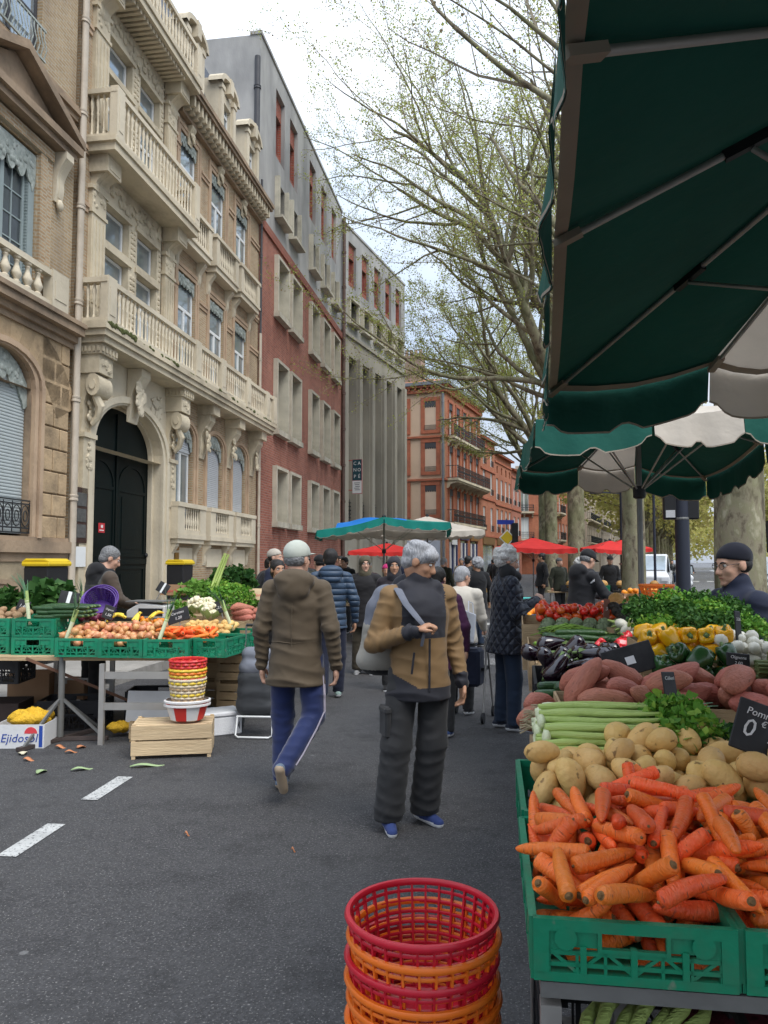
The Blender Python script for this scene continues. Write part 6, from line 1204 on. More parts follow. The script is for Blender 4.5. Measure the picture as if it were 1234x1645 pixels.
def umbrella(label,hub,pts,colors,val=.2,pole=None,foot=0.,ribs=None,tape=True,name='market_umbrella',rib_m=ALU,sc_w=.34,vcol=None,sag=.045,group=None,seed=1,extra_slack=0.,strut=True,rib_r=.0095):
 """hub (x,y,z); pts: edge points (x,y,z) in order; colors: material per edge segment"""
 root=thing(name,label,'umbrella',(hub[0],hub[1],foot),0,group);O=Vector((hub[0],hub[1],foot));H=Vector(hub)-O
 P=[Vector(p)-O for p in pts];n=len(P);rr=random.Random(seed)
 cols=[];
 for c in colors:
  if c not in cols:cols.append(c)
 def canopy(seg,col):
  q=MB();A,B=P[seg],P[(seg+1)%n];nu,nv=max(4,int((B-A).length/.16)),9
  for i in range(nv+1):
   t=i/nv
   for j in range(nu+1):
    s=j/nu;e=A.lerp(B,s);p=H.lerp(e,t)
    sg=sag*math.sin(math.pi*s)*t+.02*math.sin(math.pi*t)
    q.v.append((p.x,p.y,p.z-sg+(rr.gauss(0,.0015)if 0<j<nu else .002)))
  for i in range(nv):
   for j in range(nu):a=i*(nu+1)+j;q.f.append((a,a+1,a+nu+2,a+nu+1));q.m.append(0)
  b=len(q.v);L=(B-A).length;m=max(8,int(L/.03));out=((A+B)/2-H);out.z=0;out.normalize();k=max(1,round(L/sc_w))
  for j in range(m+1):
   s=j/m;e=A.lerp(B,s);e.z-=sag*math.sin(math.pi*s);ph=(s*k)%1
   w=math.sin(math.pi*ph);hh=val*(.82+.18*min(1,max(0,w*3-.75)))
   wav=.012*math.sin(s*L*14+seg)+.006*math.sin(s*L*33+seg*2)
   for r_ in range(4):
    f=r_/3;p=e+out*(.012+wav*f+.02*f);q.v.append((p.x,p.y,p.z-hh*f))
  for j in range(m):
   for r_ in range(3):a=b+j*4+r_;q.f.append((a,a+4,a+5,a+1));q.m.append(0)
  o=q.build('canopy_panel',col,root,smooth=50)
  h=MB()
  for j in range(m):
   p0,p1=Vector(q.v[b+j*4+3]),Vector(q.v[b+j*4+7]);h.quad(p0+out*.003,p1+out*.003,p1+out*.003+Vector((0,0,.008)),p0+out*.003+Vector((0,0,.008)))
   h.quad(p0-out*.003,p1-out*.003,p1-out*.003+Vector((0,0,.008)),p0-out*.003+Vector((0,0,.008)))
  h.build('hem_binding',TAPE,o)
  if tape:
   h=MB();inn=(H-(A+B)/2);inn.normalize()
   for j in range(nu):
    pa,pb=[],[]
    for s in(j/nu,(j+1)/nu):
     e=A.lerp(B,s);z=sag*math.sin(math.pi*s);pa.append(e-Vector((0,0,z+.006)));pb.append(H.lerp(e,.965)-Vector((0,0,z*.965+.012)))
    h.quad(pa[0],pa[1],pb[1],pb[0])
   h.build('edge_tape',TAPE,o)
 for i,c in enumerate(colors):canopy(i,c)
 for i in(ribs if ribs is not None else range(n)):
  p=P[i];q=MB();a,b=H-Vector((0,0,.035)),p-Vector((0,0,.028))
  q.tube([a,a.lerp(b,.985)],rib_r,6);q.build('rib',rib_m,root,smooth=60)
  rb=root.children[-1]
  if strut:
   m_=a.lerp(b,.52);q=MB();q.bar(m_-(b-a).normalized()*.07,m_+(b-a).normalized()*.07,.024,.03);q.build('rib_joint',BLKPL,rb)
   q=MB();q.tube([m_-Vector((0,0,.02)),Vector((H.x,H.y,H.z-.72))],rib_r*.8,6);q.build('strut',rib_m,rb,smooth=60)
   q=MB();q.bar(a.lerp(b,.93),b,.03,.02);q.build('rib_end',TAPE,rb)
 if pole:
  q=MB();q.tube([(H.x,H.y,0),(H.x,H.y,H.z-.02)],pole,12);q.build('pole',STEEL,root,smooth=60)
  q=MB();q.lathe([(pole*1.2,-.05),(pole*2.2,-.04),(pole*2.2,.04),(pole*1.2,.05)],12,(H.x,H.y,H.z-.72));q.build('runner',BLKPL,root,smooth=40)
  q=MB();q.lathe([(pole*1.2,-.06),(pole*2.4,-.04),(pole*2.4,.02),(.01,.05)],12,(H.x,H.y,H.z));q.build('hub',BLKPL,root,smooth=40)
  q=MB();
  for k in range(4):a=k*math.pi/2+.3;q.bar((0,0,.03),(.35*math.cos(a),.35*math.sin(a),.02),.05,.03)
  q.tube([(0,0,.01),(0,0,.35)],pole*1.5,10);q.build('foot',STEEL,root)
 return root
UG='green and cream market umbrellas over the right hand stall'
umbrella('dark green market umbrella seen from below, looming over the carrots',(1.38,1.62,2.86),[(.77,3.54,2.40),(.45,1.98,2.46),(.30,1.23,2.47),(.0,-.3,2.4),(.95,-.5,2.46),(1.95,-.7,2.4),(2.25,.8,2.46),(2.4,1.6,2.46),(2.72,3.15,2.40),(1.85,3.34,2.475),(1.47,3.41,2.485)],[GREENC,GREENC,GREENC,GREENC,CREAMC,GREENC,GREENC,GREENC,CREAMC,CREAMC,GREENC],.2,.022,ribs=[0,1,2,3,5,6,7,8,10],group=UG,seed=4)
umbrella('green and cream market umbrella over the middle of the vegetable stall',(2.0,6.0,2.86),[(.97,4.85,2.5),(1.14,6.2,2.55),(1.32,7.53,2.5),(1.9,7.46,2.52),(2.42,7.38,2.52),(3.06,7.28,2.40),(2.98,6.0,2.55),(2.95,4.6,2.52),(2.2,4.68,2.56),(1.68,4.76,2.56)],[GREENC,GREENC,GREENC,CREAMC,GREENC,GREENC,GREENC,GREENC,CREAMC,GREENC],.22,.022,ribs=[0,2,3,5,6,7,8],group=UG,seed=5,rib_r=.009)
# umbrella cluster in the middle distance with a blue sheet on it
U3=umbrella('wide teal market umbrella with blue sheeting laid over its top',(0.0,16.2,2.54),[(-1.3,14.9,2.2),(-1.35,17.4,2.25),(0,17.6,2.34),(1.4,17.4,2.3),(1.28,14.9,2.36),(0,14.8,2.46)],[TEALC,CREAMC,CREAMC,TEALC,TEALC,TEALC],.16,.02,ribs=range(6),seed=6,rib_m=mat('cream_rib',(.5,.46,.36),.6,.1,4,0))
q=MB();n=12
for i in range(n+1):
 t=i/n
 for j in range(4):
  s=j/3;q.v.append((-.95+1.65*t,-1.28+.75*s+.05*math.sin(t*9),-.36+.015*math.sin(t*14+j)+.17*s+.1*math.sin(math.pi*t)+.03*t))
for i in range(n):
 for j in range(3):a=i*4+j;q.f.append((a,a+1,a+5,a+4));q.m.append(0)
o=q.build('blue_sheet',BLUEC,U3,(0,0,2.57),smooth=60)
umbrella('pale market umbrella behind the teal one, its ribs showing',(1.1,19.5,2.75),[(-.3,18.3,2.35),(-.3,20.8,2.35),(2.4,20.8,2.35),(2.4,18.3,2.35)],[CREAMC]*4,.14,.02,seed=8)
RG='red awnings over the far stalls'
umbrella('broad red awning over the fruit stall beyond the curly haired man',(4.75,24.5,2.36),[(3.85,23.6,2.05),(3.8,26,2.1),(5.8,26,2.1),(5.85,23.3,2.0)],[REDC]*4,.16,.02,seed=9,group=RG)
umbrella('small orange red parasol far behind the hooded vendor',(8.0,27.2,2.35),[(7.25,26.4,2.05),(7.2,28.2,2.1),(8.75,28.2,2.1),(8.8,26.3,2.0)],[REDC]*4,.15,.02,seed=10,group=RG)
umbrella('second small red parasol, lower and farther right',(9.6,31,2.5),[(8.8,30.3,2.12),(8.8,32,2.2),(10.5,32,2.2),(10.5,30.1,2.12)],[REDC]*4,.15,.02,seed=11,group=RG)
umbrella('green parasol between the two small red ones',(8.8,30,2.45),[(8.1,29.3,2.05),(8.1,31,2.1),(9.6,31,2.1),(9.6,29.1,2.05)],[TEALC]*4,.13,.02,seed=12)
umbrella('distant row awning in bright red, close to the office wing',(.1,27,2.25),[(-1.2,26,1.95),(-1.2,28,2),(1.4,28,2),(1.4,26,1.95)],[REDC]*4,.14,.02,seed=13,group=RG)
# crates, boards and the right hand stall
GRN=mat('green_crate_plastic',(.004,.21,.105),.42,.14,6,.08,40,spec=.45,stain=(.06,.12,.07),stain_amt=.6,stain_s=7,spots=(.12,.2,.13),spot_s=22,spot_w=.7,rnd=.12)
BLKC=mat('black_crate_plastic',(.014,.014,.016),.5,.2,6,.1,40)
WOOD=mat('raw_crate_wood',(.60,.45,.27),.8,.16,4,.3,30,stretch=(.5,6,6),stain=(.36,.23,.12),stain_amt=.4,stain_s=5,rnd=.08)
WOOD2=mat('aged_crate_wood',(.42,.3,.17),.85,.2,4,.3,30,stretch=(.5,6,6),stain=(.2,.13,.07),rnd=.1)
CARD=mat('cardboard',(.34,.2,.11),.9,.1,4,.1,30)
CR={}
def crate_panel(L,H,m,hole=True):
 k=(L,H,m.name)
 if k in CR:return CR[k]
 q=MB();t=.012
 q.box(-L/2,L/2,-t,t*.3,H-.022,H);q.box(-L/2,L/2,-t*.8,t*.2,0,.018)
 for x in(-L/2,L/2-.03):q.box(x,x+.03,-t,t*.2,.018,H-.022)
 for x in(-L/2+.03,L/2-.075):q.box(x,x+.045,-t*.6,0,H*.42,H-.022);q.lathe([(.001,-t),(.017,-t),(.017,-t*.55)],10,(0,0,0))if 0 else None
 for s in(-1,1):
  n=14;c=(s*(L/2-.062),H*.7);q.add([(c[0]+.022*math.cos(a*2*math.pi/n),-t*1.05,c[1]+.022*math.sin(a*2*math.pi/n))for a in range(n)],[tuple(range(n))])
 hw=.06 if hole else 0
 q.box(-L/2+.075,-hw,-t*.5,0,H*.55,H-.022);q.box(hw,L/2-.075,-t*.5,0,H*.55,H-.022)
 if hole:q.box(-hw,hw,-t*.9,0,H*.5,H*.56);q.box(-hw-.008,-hw,-t,0,H*.5,H-.022);q.box(hw,hw+.008,-t,0,H*.5,H-.022)
 z0,z1=.018,H*.5;nb=max(4,round((L-.06)/.057));w=(L-.06)/nb
 for z in(z0+(z1-z0)*.36,z1-.004):q.box(-L/2+.03,L/2-.03,-t*.7,0,z-.004,z+.004)
 for i in range(nb+1):x=-L/2+.03+i*w;q.box(x-.003,x+.003,-t*.7,0,z0,z1)
 for i in range(nb):
  x=-L/2+.03+i*w;a,b=((x,z0),(x+w,z1))if i%2 else((x+w,z0),(x,z1))
  q.bar((a[0],-t*.35,a[1]),(b[0],-t*.35,b[1]),t*.55,.005,up=(0,1,0))
 for i in range(3):x=-L/4+i*L/4;q.box(x-.006,x+.006,-t,0,z0,z1+.01)
 CR[k]=q.mesh('crate_panel',m);return CR[k]
def crate(x,y,z,rz,label,group=None,m=GRN,W=.4,D=.6,H=.17,corner=False):
 """x, y: centre, or with corner=True the front left corner"""
 if corner:c,s=math.cos(rz),math.sin(rz);x,y=x+c*W/2-s*D/2,y+s*W/2+c*D/2
 r=thing('crate',label,'crate',(x,y,z),rz,group)
 a,b=crate_panel(W-.004,H,m),crate_panel(D-.004,H,m)
 obj('crate_panel',a,r,(0,-D/2+.006,0));obj('crate_panel',a,r,(0,D/2-.006,0),(0,0,math.pi))
 obj('crate_panel',b,r,(-W/2+.006,0,0),(0,0,-math.pi/2));obj('crate_panel',b,r,(W/2-.006,0,0),(0,0,math.pi/2))
 k=('base',W,D,m.name)
 if k not in CR:CR[k]=MB().box(-W/2+.012,W/2-.012,-D/2+.012,D/2-.012,.004,.012).mesh('crate_base',m)
 obj('crate_base',CR[k],r);return r
def heap(sim,kind,x,y,z,rz,name,label,cat,group,sc_=1.,flip=1,keep=None,thin=1.):
 """put the rested produce of one heap on the stall, each piece a thing of its own"""
 ms=veg(kind);c,s=math.cos(rz),math.sin(rz);out=[];S_=SIM[sim];qx=sorted(r[1]for r in S_);qy=sorted(r[2]for r in S_);qz=sorted(r[3]-.2*r[2]for r in S_);n_=len(S_)
 for i,r in enumerate(SIM[sim]):
  if keep and not keep(i,r):continue
  lx,ly=r[1]/1000*sc_,r[2]/1000*sc_
  o=obj(name,ms[r[0]%len(ms)],None,(x+c*lx-s*ly,y+s*lx+c*ly,z+r[3]/1000*sc_),None,(sc_,sc_*thin,sc_*thin))
  o.rotation_euler=(Matrix.Rotation(rz,3,'Z')@Euler((r[4]/100,r[5]/100,r[6]/100)).to_matrix()).to_euler()
  if n_>20:zx='left' if r[1]<qx[n_//3]else('right' if r[1]>qx[2*n_//3]else 'middle');zy='front' if r[2]<qy[n_//3]else('back' if r[2]>qy[2*n_//3]else 'centre');zz='on top' if r[3]-.2*r[2]>qz[2*n_//3]else('deep down' if r[3]-.2*r[2]<qz[n_//3]else 'half buried')
  tag(o,label+(', %s %s, %s'%(zy,zx,zz)if n_>20 else ''),cat,group);out.append(o)
 return out
def one(kind,i,name,label,cat,loc,rot,group=None,s=1.):
 return tag(obj(name,veg(kind)[i%len(veg(kind))],None,loc,rot,s),label,cat,group)
def rest(name,label,x0,x1,y0,y1,z0,z1,rz,m=WOOD2,cat='tray',group=None):
 """shallow slatted tray that carries a heap"""
 r=thing(name,label,cat,((x0+x1)/2,(y0+y1)/2,z0),rz,group);w,d,h=(x1-x0)/2,(y1-y0)/2,z1-z0
 MB().box(-w,w,-d,d,0,.012).build('base',m,r)
 MB().box(-w,w,-d-.01,-d,0,h).build('front_board',m,r);MB().box(-w,w,d,d+.01,0,h).build('back_board',m,r)
 MB().box(-w-.01,-w,-d,d,0,h).build('side_board',m,r);MB().box(w,w+.01,-d,d,0,h).build('side_board',m,r)
 return r
RZ=R(-9.9)
# trestle table under it all
tb=thing('trestle_table','long trestle table carrying the right hand vegetable stall','table',(.9,4.4,0),RZ)
MB().box(.04,1.2,-2.62,3.0,.70,.74).build('table_top',WOOD2,tb)
for y in(-2.55,-.9,.9,2.6):
 for x in(.14,1.05):MB().box(x-.025,x+.025,y-.025,y+.025,0,.70).build('leg',ALU,tb)
 MB().box(.165,1.025,y-.018,y+.018,.3,.34).build('crossbar',ALU,tb)
tb.location.x=.86
SGR='green plastic crates along the front of the right hand stall'
crate(.291,1.56,.785,R(-8),'green lattice crate heaped with carrots, nearest to the camera',SGR,corner=True,W=.385,H=.118)
crate(.682,1.506,.785,R(-8),'green crate of carrots cut off by the right edge',SGR,corner=True,W=.385,H=.118)
crate(.385,2.17,.745,R(-8),'green crate under the left end of the potato heap',SGR,corner=True,D=.55)
crate(.80,2.12,.745,R(-8),'green crate under the right end of the potato heap',SGR,corner=True,D=.55)
CGR='carrots in the near crates of the right hand stall'
heap('carrot','carrot',.73,1.815,.82,R(-8),'carrot','orange carrot heaped in the nearest green crates','carrot',CGR,thin=.84)
heap('carrot2','carrot',.70,1.93,.925,R(70),'carrot','orange carrot crowning the nearest heap','carrot',CGR,thin=.82,keep=lambda i,r:r[3]>25)
heap('carrot2','carrot',1.02,1.80,.915,R(160),'carrot','orange carrot crowning the heap at the right edge','carrot',CGR,thin=.82,keep=lambda i,r:r[3]>25)
heap('potato','potato',.855,2.42,.89,R(-8),'potato','smooth yellow potato piled behind the carrots','potato','potatoes on the right hand stall',1.0,keep=lambda i,r:not(r[1]<-160 and r[2]>40 and r[3]>75))
# extra big potatoes on top of the back of the heap
# leeks and celery laid with their roots to the aisle
def leek(name,L=.62,r=.019,seed=0,fan=.10,curl=0.,flat=False):
 rr=random.Random(seed);q=MB()
 q.tube([(0,0,0),(.02,0,.002),(L*.25,.004,.0),(L*.45,0,.0)],[r*.9,r,r*.95,r*1.05],12,0)
 q.tube([(L*.4,0,0),(L*.55,rr.gauss(0,.006),0),(L*.66,rr.gauss(0,.008),0)],[r*1.03,r*1.12,r*1.2],12,1)
 for k in range(10):
  a=k*2*math.pi/10;q.tube([(0,0,0),(-.02,.01*math.cos(a),.01*math.sin(a)),(-.045,.022*math.cos(a)+rr.gauss(0,.006),.018*math.sin(a)-.008)],[.003,.002,.001],4,3)
 for k in range(7):
  a=rr.uniform(-1,1);zz=rr.uniform(-.6,1.0);pts=[];e=L*rr.uniform(.9,1.08)
  for i in range(7):
   t=i/6;pts.append((L*.5+(e-L*.5)*t,a*fan*t**1.3+r*.3*a,zz*fan*.55*t**1.4+curl*t*t+r*.25*zz))
  vs=[];fs=[]
  for i,p in enumerate(pts):
   w=r*1.25*(1-.75*(i/6)**2);up=r*.45;vs+=[(p[0],p[1]-w,p[2]+up*(1-i/6)),(p[0],p[1],p[2]-.2*up),(p[0],p[1]+w,p[2]+up*(1-i/6))]
  for i in range(6):b=i*3;fs+=[(b,b+1,b+4,b+3),(b+1,b+2,b+5,b+4)]
  q.add(vs,fs,2)
 return q.mesh(name,[LEEKW,LEEKM,LEEKG,ROOT],50)
LK=[leek('leek',.6,.02,i,.08)for i in range(4)]
LG='leeks on the right hand stall'
for i,(x,y,z,a)in enumerate(((.60,3.02,.985,.03),(.56,2.96,.99,-.02),(.58,2.99,1.02,.05),(.55,2.9,.985,.0),(.62,3.05,1.03,-.04),(.57,2.93,1.025,.02))):
 tag(obj('leek',LK[i%4],None,(x,y,z),(0,.02,a-.08)),'white rooted leek laid across the stall above the celery','leek',LG)
def celery(seed):
 rr=random.Random(seed);q=MB();L=.42;P=[]
 for k in range(7):
  a=k*2*math.pi/7;cy,cz=.022*math.cos(a),.02*math.sin(a)+.018;pts=[]
  for i in range(7):t=i/6;pts.append((L*t,cy*(1+t*1.1)+rr.gauss(0,.004)+.02*math.sin(2.4*t+seed),cz*(1+t*.7)+.008*math.sin(3*t+k)))
  q.tube(pts,[.010,.0135,.0125,.011,.0095,.008,.006],7,0)
 q.ball((.004,0,.018),(.016,.03,.026),10,7,1)
 return q.mesh('stalks',[CELG,LEEKW],60)
def sprig_mesh(name,n,size,sx,sy,sz,seed,m,dome=True):
 rng=np.random.default_rng(seed);v=rng.normal(size=(n,3));v/=np.linalg.norm(v,axis=1)[:,None];rr=rng.uniform(.55,1,n)**.5
 P=v*rr[:,None]*np.array([sx,sy,sz]);
 if dome:P[:,2]=np.abs(P[:,2])
 P+=rng.normal(scale=.012,size=P.shape)
 return leaf_mesh(name,P,size,rng,m)
CM=[celery(i)for i in range(3)];CLV=[sprig_mesh('leaves',380,.03,.11,.07,.06,i,CELL)for i in range(3)]
CG='celery heads on the right hand stall'
for i,(x,y,z,a)in enumerate(((.545,2.80,.95,.04),(.53,2.72,.945,-.03),(.56,2.86,.99,.02),(.54,2.76,.985,.06),(.52,2.665,.945,.0),(.56,2.70,.985,.05),(.53,2.61,.95,.03),(.545,2.64,.99,-.02),(.55,2.75,1.02,.03),(.56,2.83,1.03,-.03))):
 r=thing('celery','pale green celery head laid across, %s'%('fifth from the potatoes','low by the potatoes','topmost under the leeks','fourth from the potatoes','lower second from the potatoes','upper second from the potatoes','nearest the potatoes','on top nearest the potatoes','on top in the middle','on top beside the leeks')[i],'celery',(x,y,z),a-.1,CG)
 obj('stalks',CM[i%3],r);tag(obj('leaves',CLV[i%3],r,(.47,0,.03)),kind='stuff')
for i,(x,y,z,s)in enumerate(((1.03,2.72,.97,1.1),(1.12,2.60,.96,1.2),(1.2,2.72,.94,1.1),(1.02,2.86,.99,.9))):
 r=thing('celery_leaves',('bright','dark','spreading','pale')[i]+' tuft of celery leaves beside the price board above the potatoes','celery leaves',(x,y,z),i,'celery leaf tufts')
 tag(obj('leaves',sprig_mesh('leaves',480,.032,.13*s,.1*s,.07*s,40+i,CELL if i!=1 else CHARD),r),kind='stuff')
 q=MB();
 for k in range(6):q.tube([(-.05,-.04+k*.016,-.01),(.0,-.05+k*.02,.02),(.06,-.06+k*.024,.045)],[.006,.005,.003],6)
 q.build('stalks',CELG,r,smooth=60)
rest('produce_tray','slatted wooden tray under the leeks and celery',.56,1.28,2.64,3.04,.72,.92,R(-6))
rest('produce_tray','wooden tray under the sweet potatoes',.74,1.72,3.08,3.42,.74,1.02,R(-8))
heap('sweet','sweet',1.22,3.2,1.0,R(-6),'sweet_potato','large red skinned sweet potato stacked behind the leeks','sweet potato','sweet potatoes on the right hand stall',1.0)
for i,(x,y,z,rz)in enumerate(((.66,3.28,1.0,.6),(.6,3.16,.97,.9))):one('sweet',3+i,'sweet_potato',('slender sweet potato pointing at the aisle beside the leek roots','thin sweet potato lowest at the aisle end of the leeks')[i],'sweet potato',(x,y,z),(.3,.1,rz),None,.9)
# aubergines, courgettes
crate(1.03,4.12,.8,RZ,'black crate brim full of glossy aubergines',None,BLKC,.46,.68,.2)
heap('eggplant','eggplant',1.04,4.1,.965,RZ,'aubergine','glossy dark purple aubergine in the black crate','aubergine','aubergines on the right hand stall')
VG='courgettes laid in front of the aubergines'
for i in range(9):one('courgette',i,'courgette','dark green courgette lying just in front of the aubergines','courgette',(.80+.1*(i%3)+.02*(i//3),3.62+.045*(i//3)+.012*(i%3),.985+.03*(i%2)),(0,0,.1+.25*((i*7)%5-2)*.3),VG)
rest('produce_tray','low wooden tray of courgettes by the aisle',.72,1.3,3.52,3.74,.74,.97,R(-8))
# peppers on the raised right side
rest('produce_tray','raised tray holding the yellow peppers',1.24,1.68,3.62,3.98,.74,1.13,R(-8));rest('produce_tray','raised tray holding the dark green peppers',1.2,1.6,3.36,3.6,.74,1.06,R(-8))
heap('ypepper','yellow_pepper',1.45,3.8,1.15,R(-8),'yellow_pepper','shiny yellow bell pepper piled below the parsley','pepper','yellow bell peppers')
heap('gpepper','green_pepper',1.40,3.5,1.07,R(-8),'green_pepper','dark green bell pepper just behind the sweet potatoes','pepper','green bell peppers')
rest('produce_tray','raised tray holding the white onions',1.53,1.84,3.46,3.86,.74,1.12,R(-8))
heap('wonion','white_onion',1.68,3.68,1.14,R(-8),'white_onion','round white onion in the heap left of the asparagus','onion','white onions on the right hand stall',.9)
# asparagus
def bundle(seed,n=17,L=.24):
 rr=random.Random(seed);q=MB()
 for k in range(n):
  a=k*2.4;rad=.034*math.sqrt(k/n);y,z=rad*math.cos(a),rad*math.sin(a)*.8;l=L*rr.uniform(.92,1.05)
  q.tube([(0,y,z),(l*.5,y*1.05,z),(l*.85,y*1.1,z),(l*.95,y*1.1,z),(l,y*1.1,z)],[.0065,.0062,.006,.0065,.002],6)
 return q.mesh('spears',ASPM,60)
AB=[bundle(i)for i in range(3)];rub=MB().tube([(.07,.042*math.cos(a*.52),.036*math.sin(a*.52))for a in range(13)],.003,5,caps=False).mesh('rubber_band',RPEP)
for i in range(15):
 r=thing('asparagus_bundle','tied bundle of green asparagus stacked at the right edge beside the white onions','asparagus',(1.60+.04*(i%2)+.1*(i//9),3.18+.075*(i%4)+.02*(i%3),1.08+.06*(i//4)),-.15+.06*(i%5-2),'asparagus bundles')
 obj('spears',AB[i%3],r);obj('rubber_band',rub,r)
rest('produce_tray','raised tray holding the asparagus bundles',1.58,2.0,3.12,3.46,.74,1.05,R(-8))
# parsley mound
rest('produce_tray','tall tray behind the yellow peppers, filled with parsley',1.34,1.92,3.92,4.3,.74,1.18,R(-8))
for i in range(12):
 x,y,z=1.42+.15*(i%4),3.98+.13*(i//4),1.2+.045*(i//4)+.05*math.sin(math.pi*(i%4+.5)/4)
 r=thing('parsley_bunch','flat parsley bunch, %s in the %s row of the mound before the vendor'%(('leftmost','second from left','second from right','rightmost')[i%4],('front','middle','back')[i//4]),'parsley',(x,y,z),i,'bunches of parsley')
 tag(obj('leaves',sprig_mesh('leaves',700,.023,.12,.1,.1,60+i,PARS if i%3 else CELL),r),kind='stuff')
 q=MB();
 for k in range(8):q.tube([(.02*math.cos(k),.02*math.sin(k),-.05),(.05*math.cos(k),.05*math.sin(k),.05)],[.003,.002],4)
 q.build('stalks',CELG,r)
# further along the aisle
rest('produce_tray','wooden tray of mixed peppers behind the aubergines',.95,1.55,4.55,5.05,.74,1.0,RZ);rest('produce_tray','wooden tray of cucumbers and beans along the aisle',1.05,1.75,5.1,6.05,.74,1.01,RZ)
rest('produce_tray','tray of artichokes and tomatoes at the far end of the stall',1.2,1.98,6.1,7.2,.74,1.1,RZ)
RPG='red bell peppers behind the aubergines'
for i,(x,y,z)in enumerate(((1.30,4.66,1.09),(1.36,4.6,1.06),(1.44,4.68,1.1),(1.22,4.72,1.06),(1.05,4.6,1.04),(1.0,4.66,1.06),(1.56,4.95,1.1),(1.68,4.9,1.13))):one('red_pepper',i,'red_pepper','red bell pepper between the aubergines and the long green peppers','pepper',(x,y,z),(1.2+.3*i,.4*i,i),RPG)
for i,(x,y,z)in enumerate(((1.12,4.62,1.07),(1.10,4.7,1.05),(1.5,4.75,1.07),(1.55,4.65,1.06))):one('green_pepper',i,'green_pepper','dark green bell pepper mixed in behind the aubergines','pepper',(x,y,z),(1.4,.5*i,i*1.3),'green peppers behind the aubergines')
rr=random.Random(77)
for i in range(46):one('long_pepper',i,'long_pepper','slim light green pepper in the strip behind the aubergines','pepper',(rr.uniform(1.0,1.55),rr.uniform(4.74,5.02),1.02+rr.uniform(0,.05)),(rr.uniform(0,6),rr.gauss(0,.15),rr.gauss(.1,.5)),'long green peppers')
for i in range(13):one('cucumber',i,'cucumber','long dark cucumber lying across the stall behind the peppers','cucumber',(1.27+rr.uniform(-.03,.05),5.16+.045*(i%6),1.05+.038*(i//6)),(rr.uniform(0,6),0,-.12+rr.gauss(0,.03)),'cucumbers on the right hand stall')
for i in range(10):one('courgette',i,'courgette','small courgette heaped right of the cucumbers','courgette',(1.56+rr.uniform(-.06,.08),5.1+.05*(i%5),1.05+.035*(i//5)),(rr.uniform(0,6),0,rr.gauss(.2,.3)),'courgettes right of the cucumbers')
q=MB()
for i in range(260):
 x,y,a=rr.gauss(1.45,.11),rr.gauss(5.8,.08),rr.gauss(0,.5);z=1.04+max(0,.07-abs(x-1.38)*.2)+rr.uniform(-.01,.02);dx,dy=.06*math.cos(a),.06*math.sin(a)
 q.tube([(x-dx,y-dy,z-.008),(x,y,z+.006),(x+dx,y+dy,z-.008+rr.gauss(0,.006))],[.003,.0045,.002],5)
bh=tag(q.build('green_beans',BEAN,smooth=180),'loose heap of green beans between cucumbers and artichokes','beans');bh['kind']='stuff'
ORD=('first','second','third','fourth','fifth','sixth','seventh','eighth','ninth','tenth')
for i in range(14):one('artichoke',0,'artichoke','grey green artichoke, %s from the aisle in the %s row before the tomatoes'%(ORD[i%7],('front','rear')[i//7]),'artichoke',(1.26+.105*(i%7)+.04*((i//7)%2),6.02+.1*(i//7)-.017*(i%7),1.07+.03*(i//7)),(rr.uniform(-.7,.7),rr.uniform(-.7,.7),rr.uniform(0,6)),'artichokes on the right hand stall',1.25)
heap('tomato','tomato',1.62,6.6,1.12,RZ,'tomato','ripe red tomato heaped at the far end of the stall','tomato','tomatoes on the right hand stall',1.05)
for i in range(11):one('fennel',0,'fennel_bulb','white fennel bulb heaped left of the parsley','fennel',(1.6+.09*(i%4),4.98+.12*(i//4),1.12+.03*(i//4)),(1.2+rr.gauss(0,.4),rr.gauss(0,.5),rr.uniform(0,6)),'fennel bulbs')
rest('produce_tray','raised tray of fennel bulbs',1.54,1.98,4.92,5.34,.74,1.06,RZ)
for i in range(16):one('avocado',i,'avocado','dark avocado in the heap right of the tomatoes','avocado',(1.84+.075*(i%4),5.95+.08*(i//4),1.15+.03*(i//4)),(0,0,i),'avocados')
for i in range(6):one('melon',i,'melon','small tan melon behind the avocados','melon',(2.0+.14*(i%3),6.5+.15*(i//3),1.21+.05*(i//3)),(i,i*2,0),'melons')
rest('produce_tray','raised tray of avocados and melons',1.78,2.35,5.85,6.85,.74,1.1,RZ)
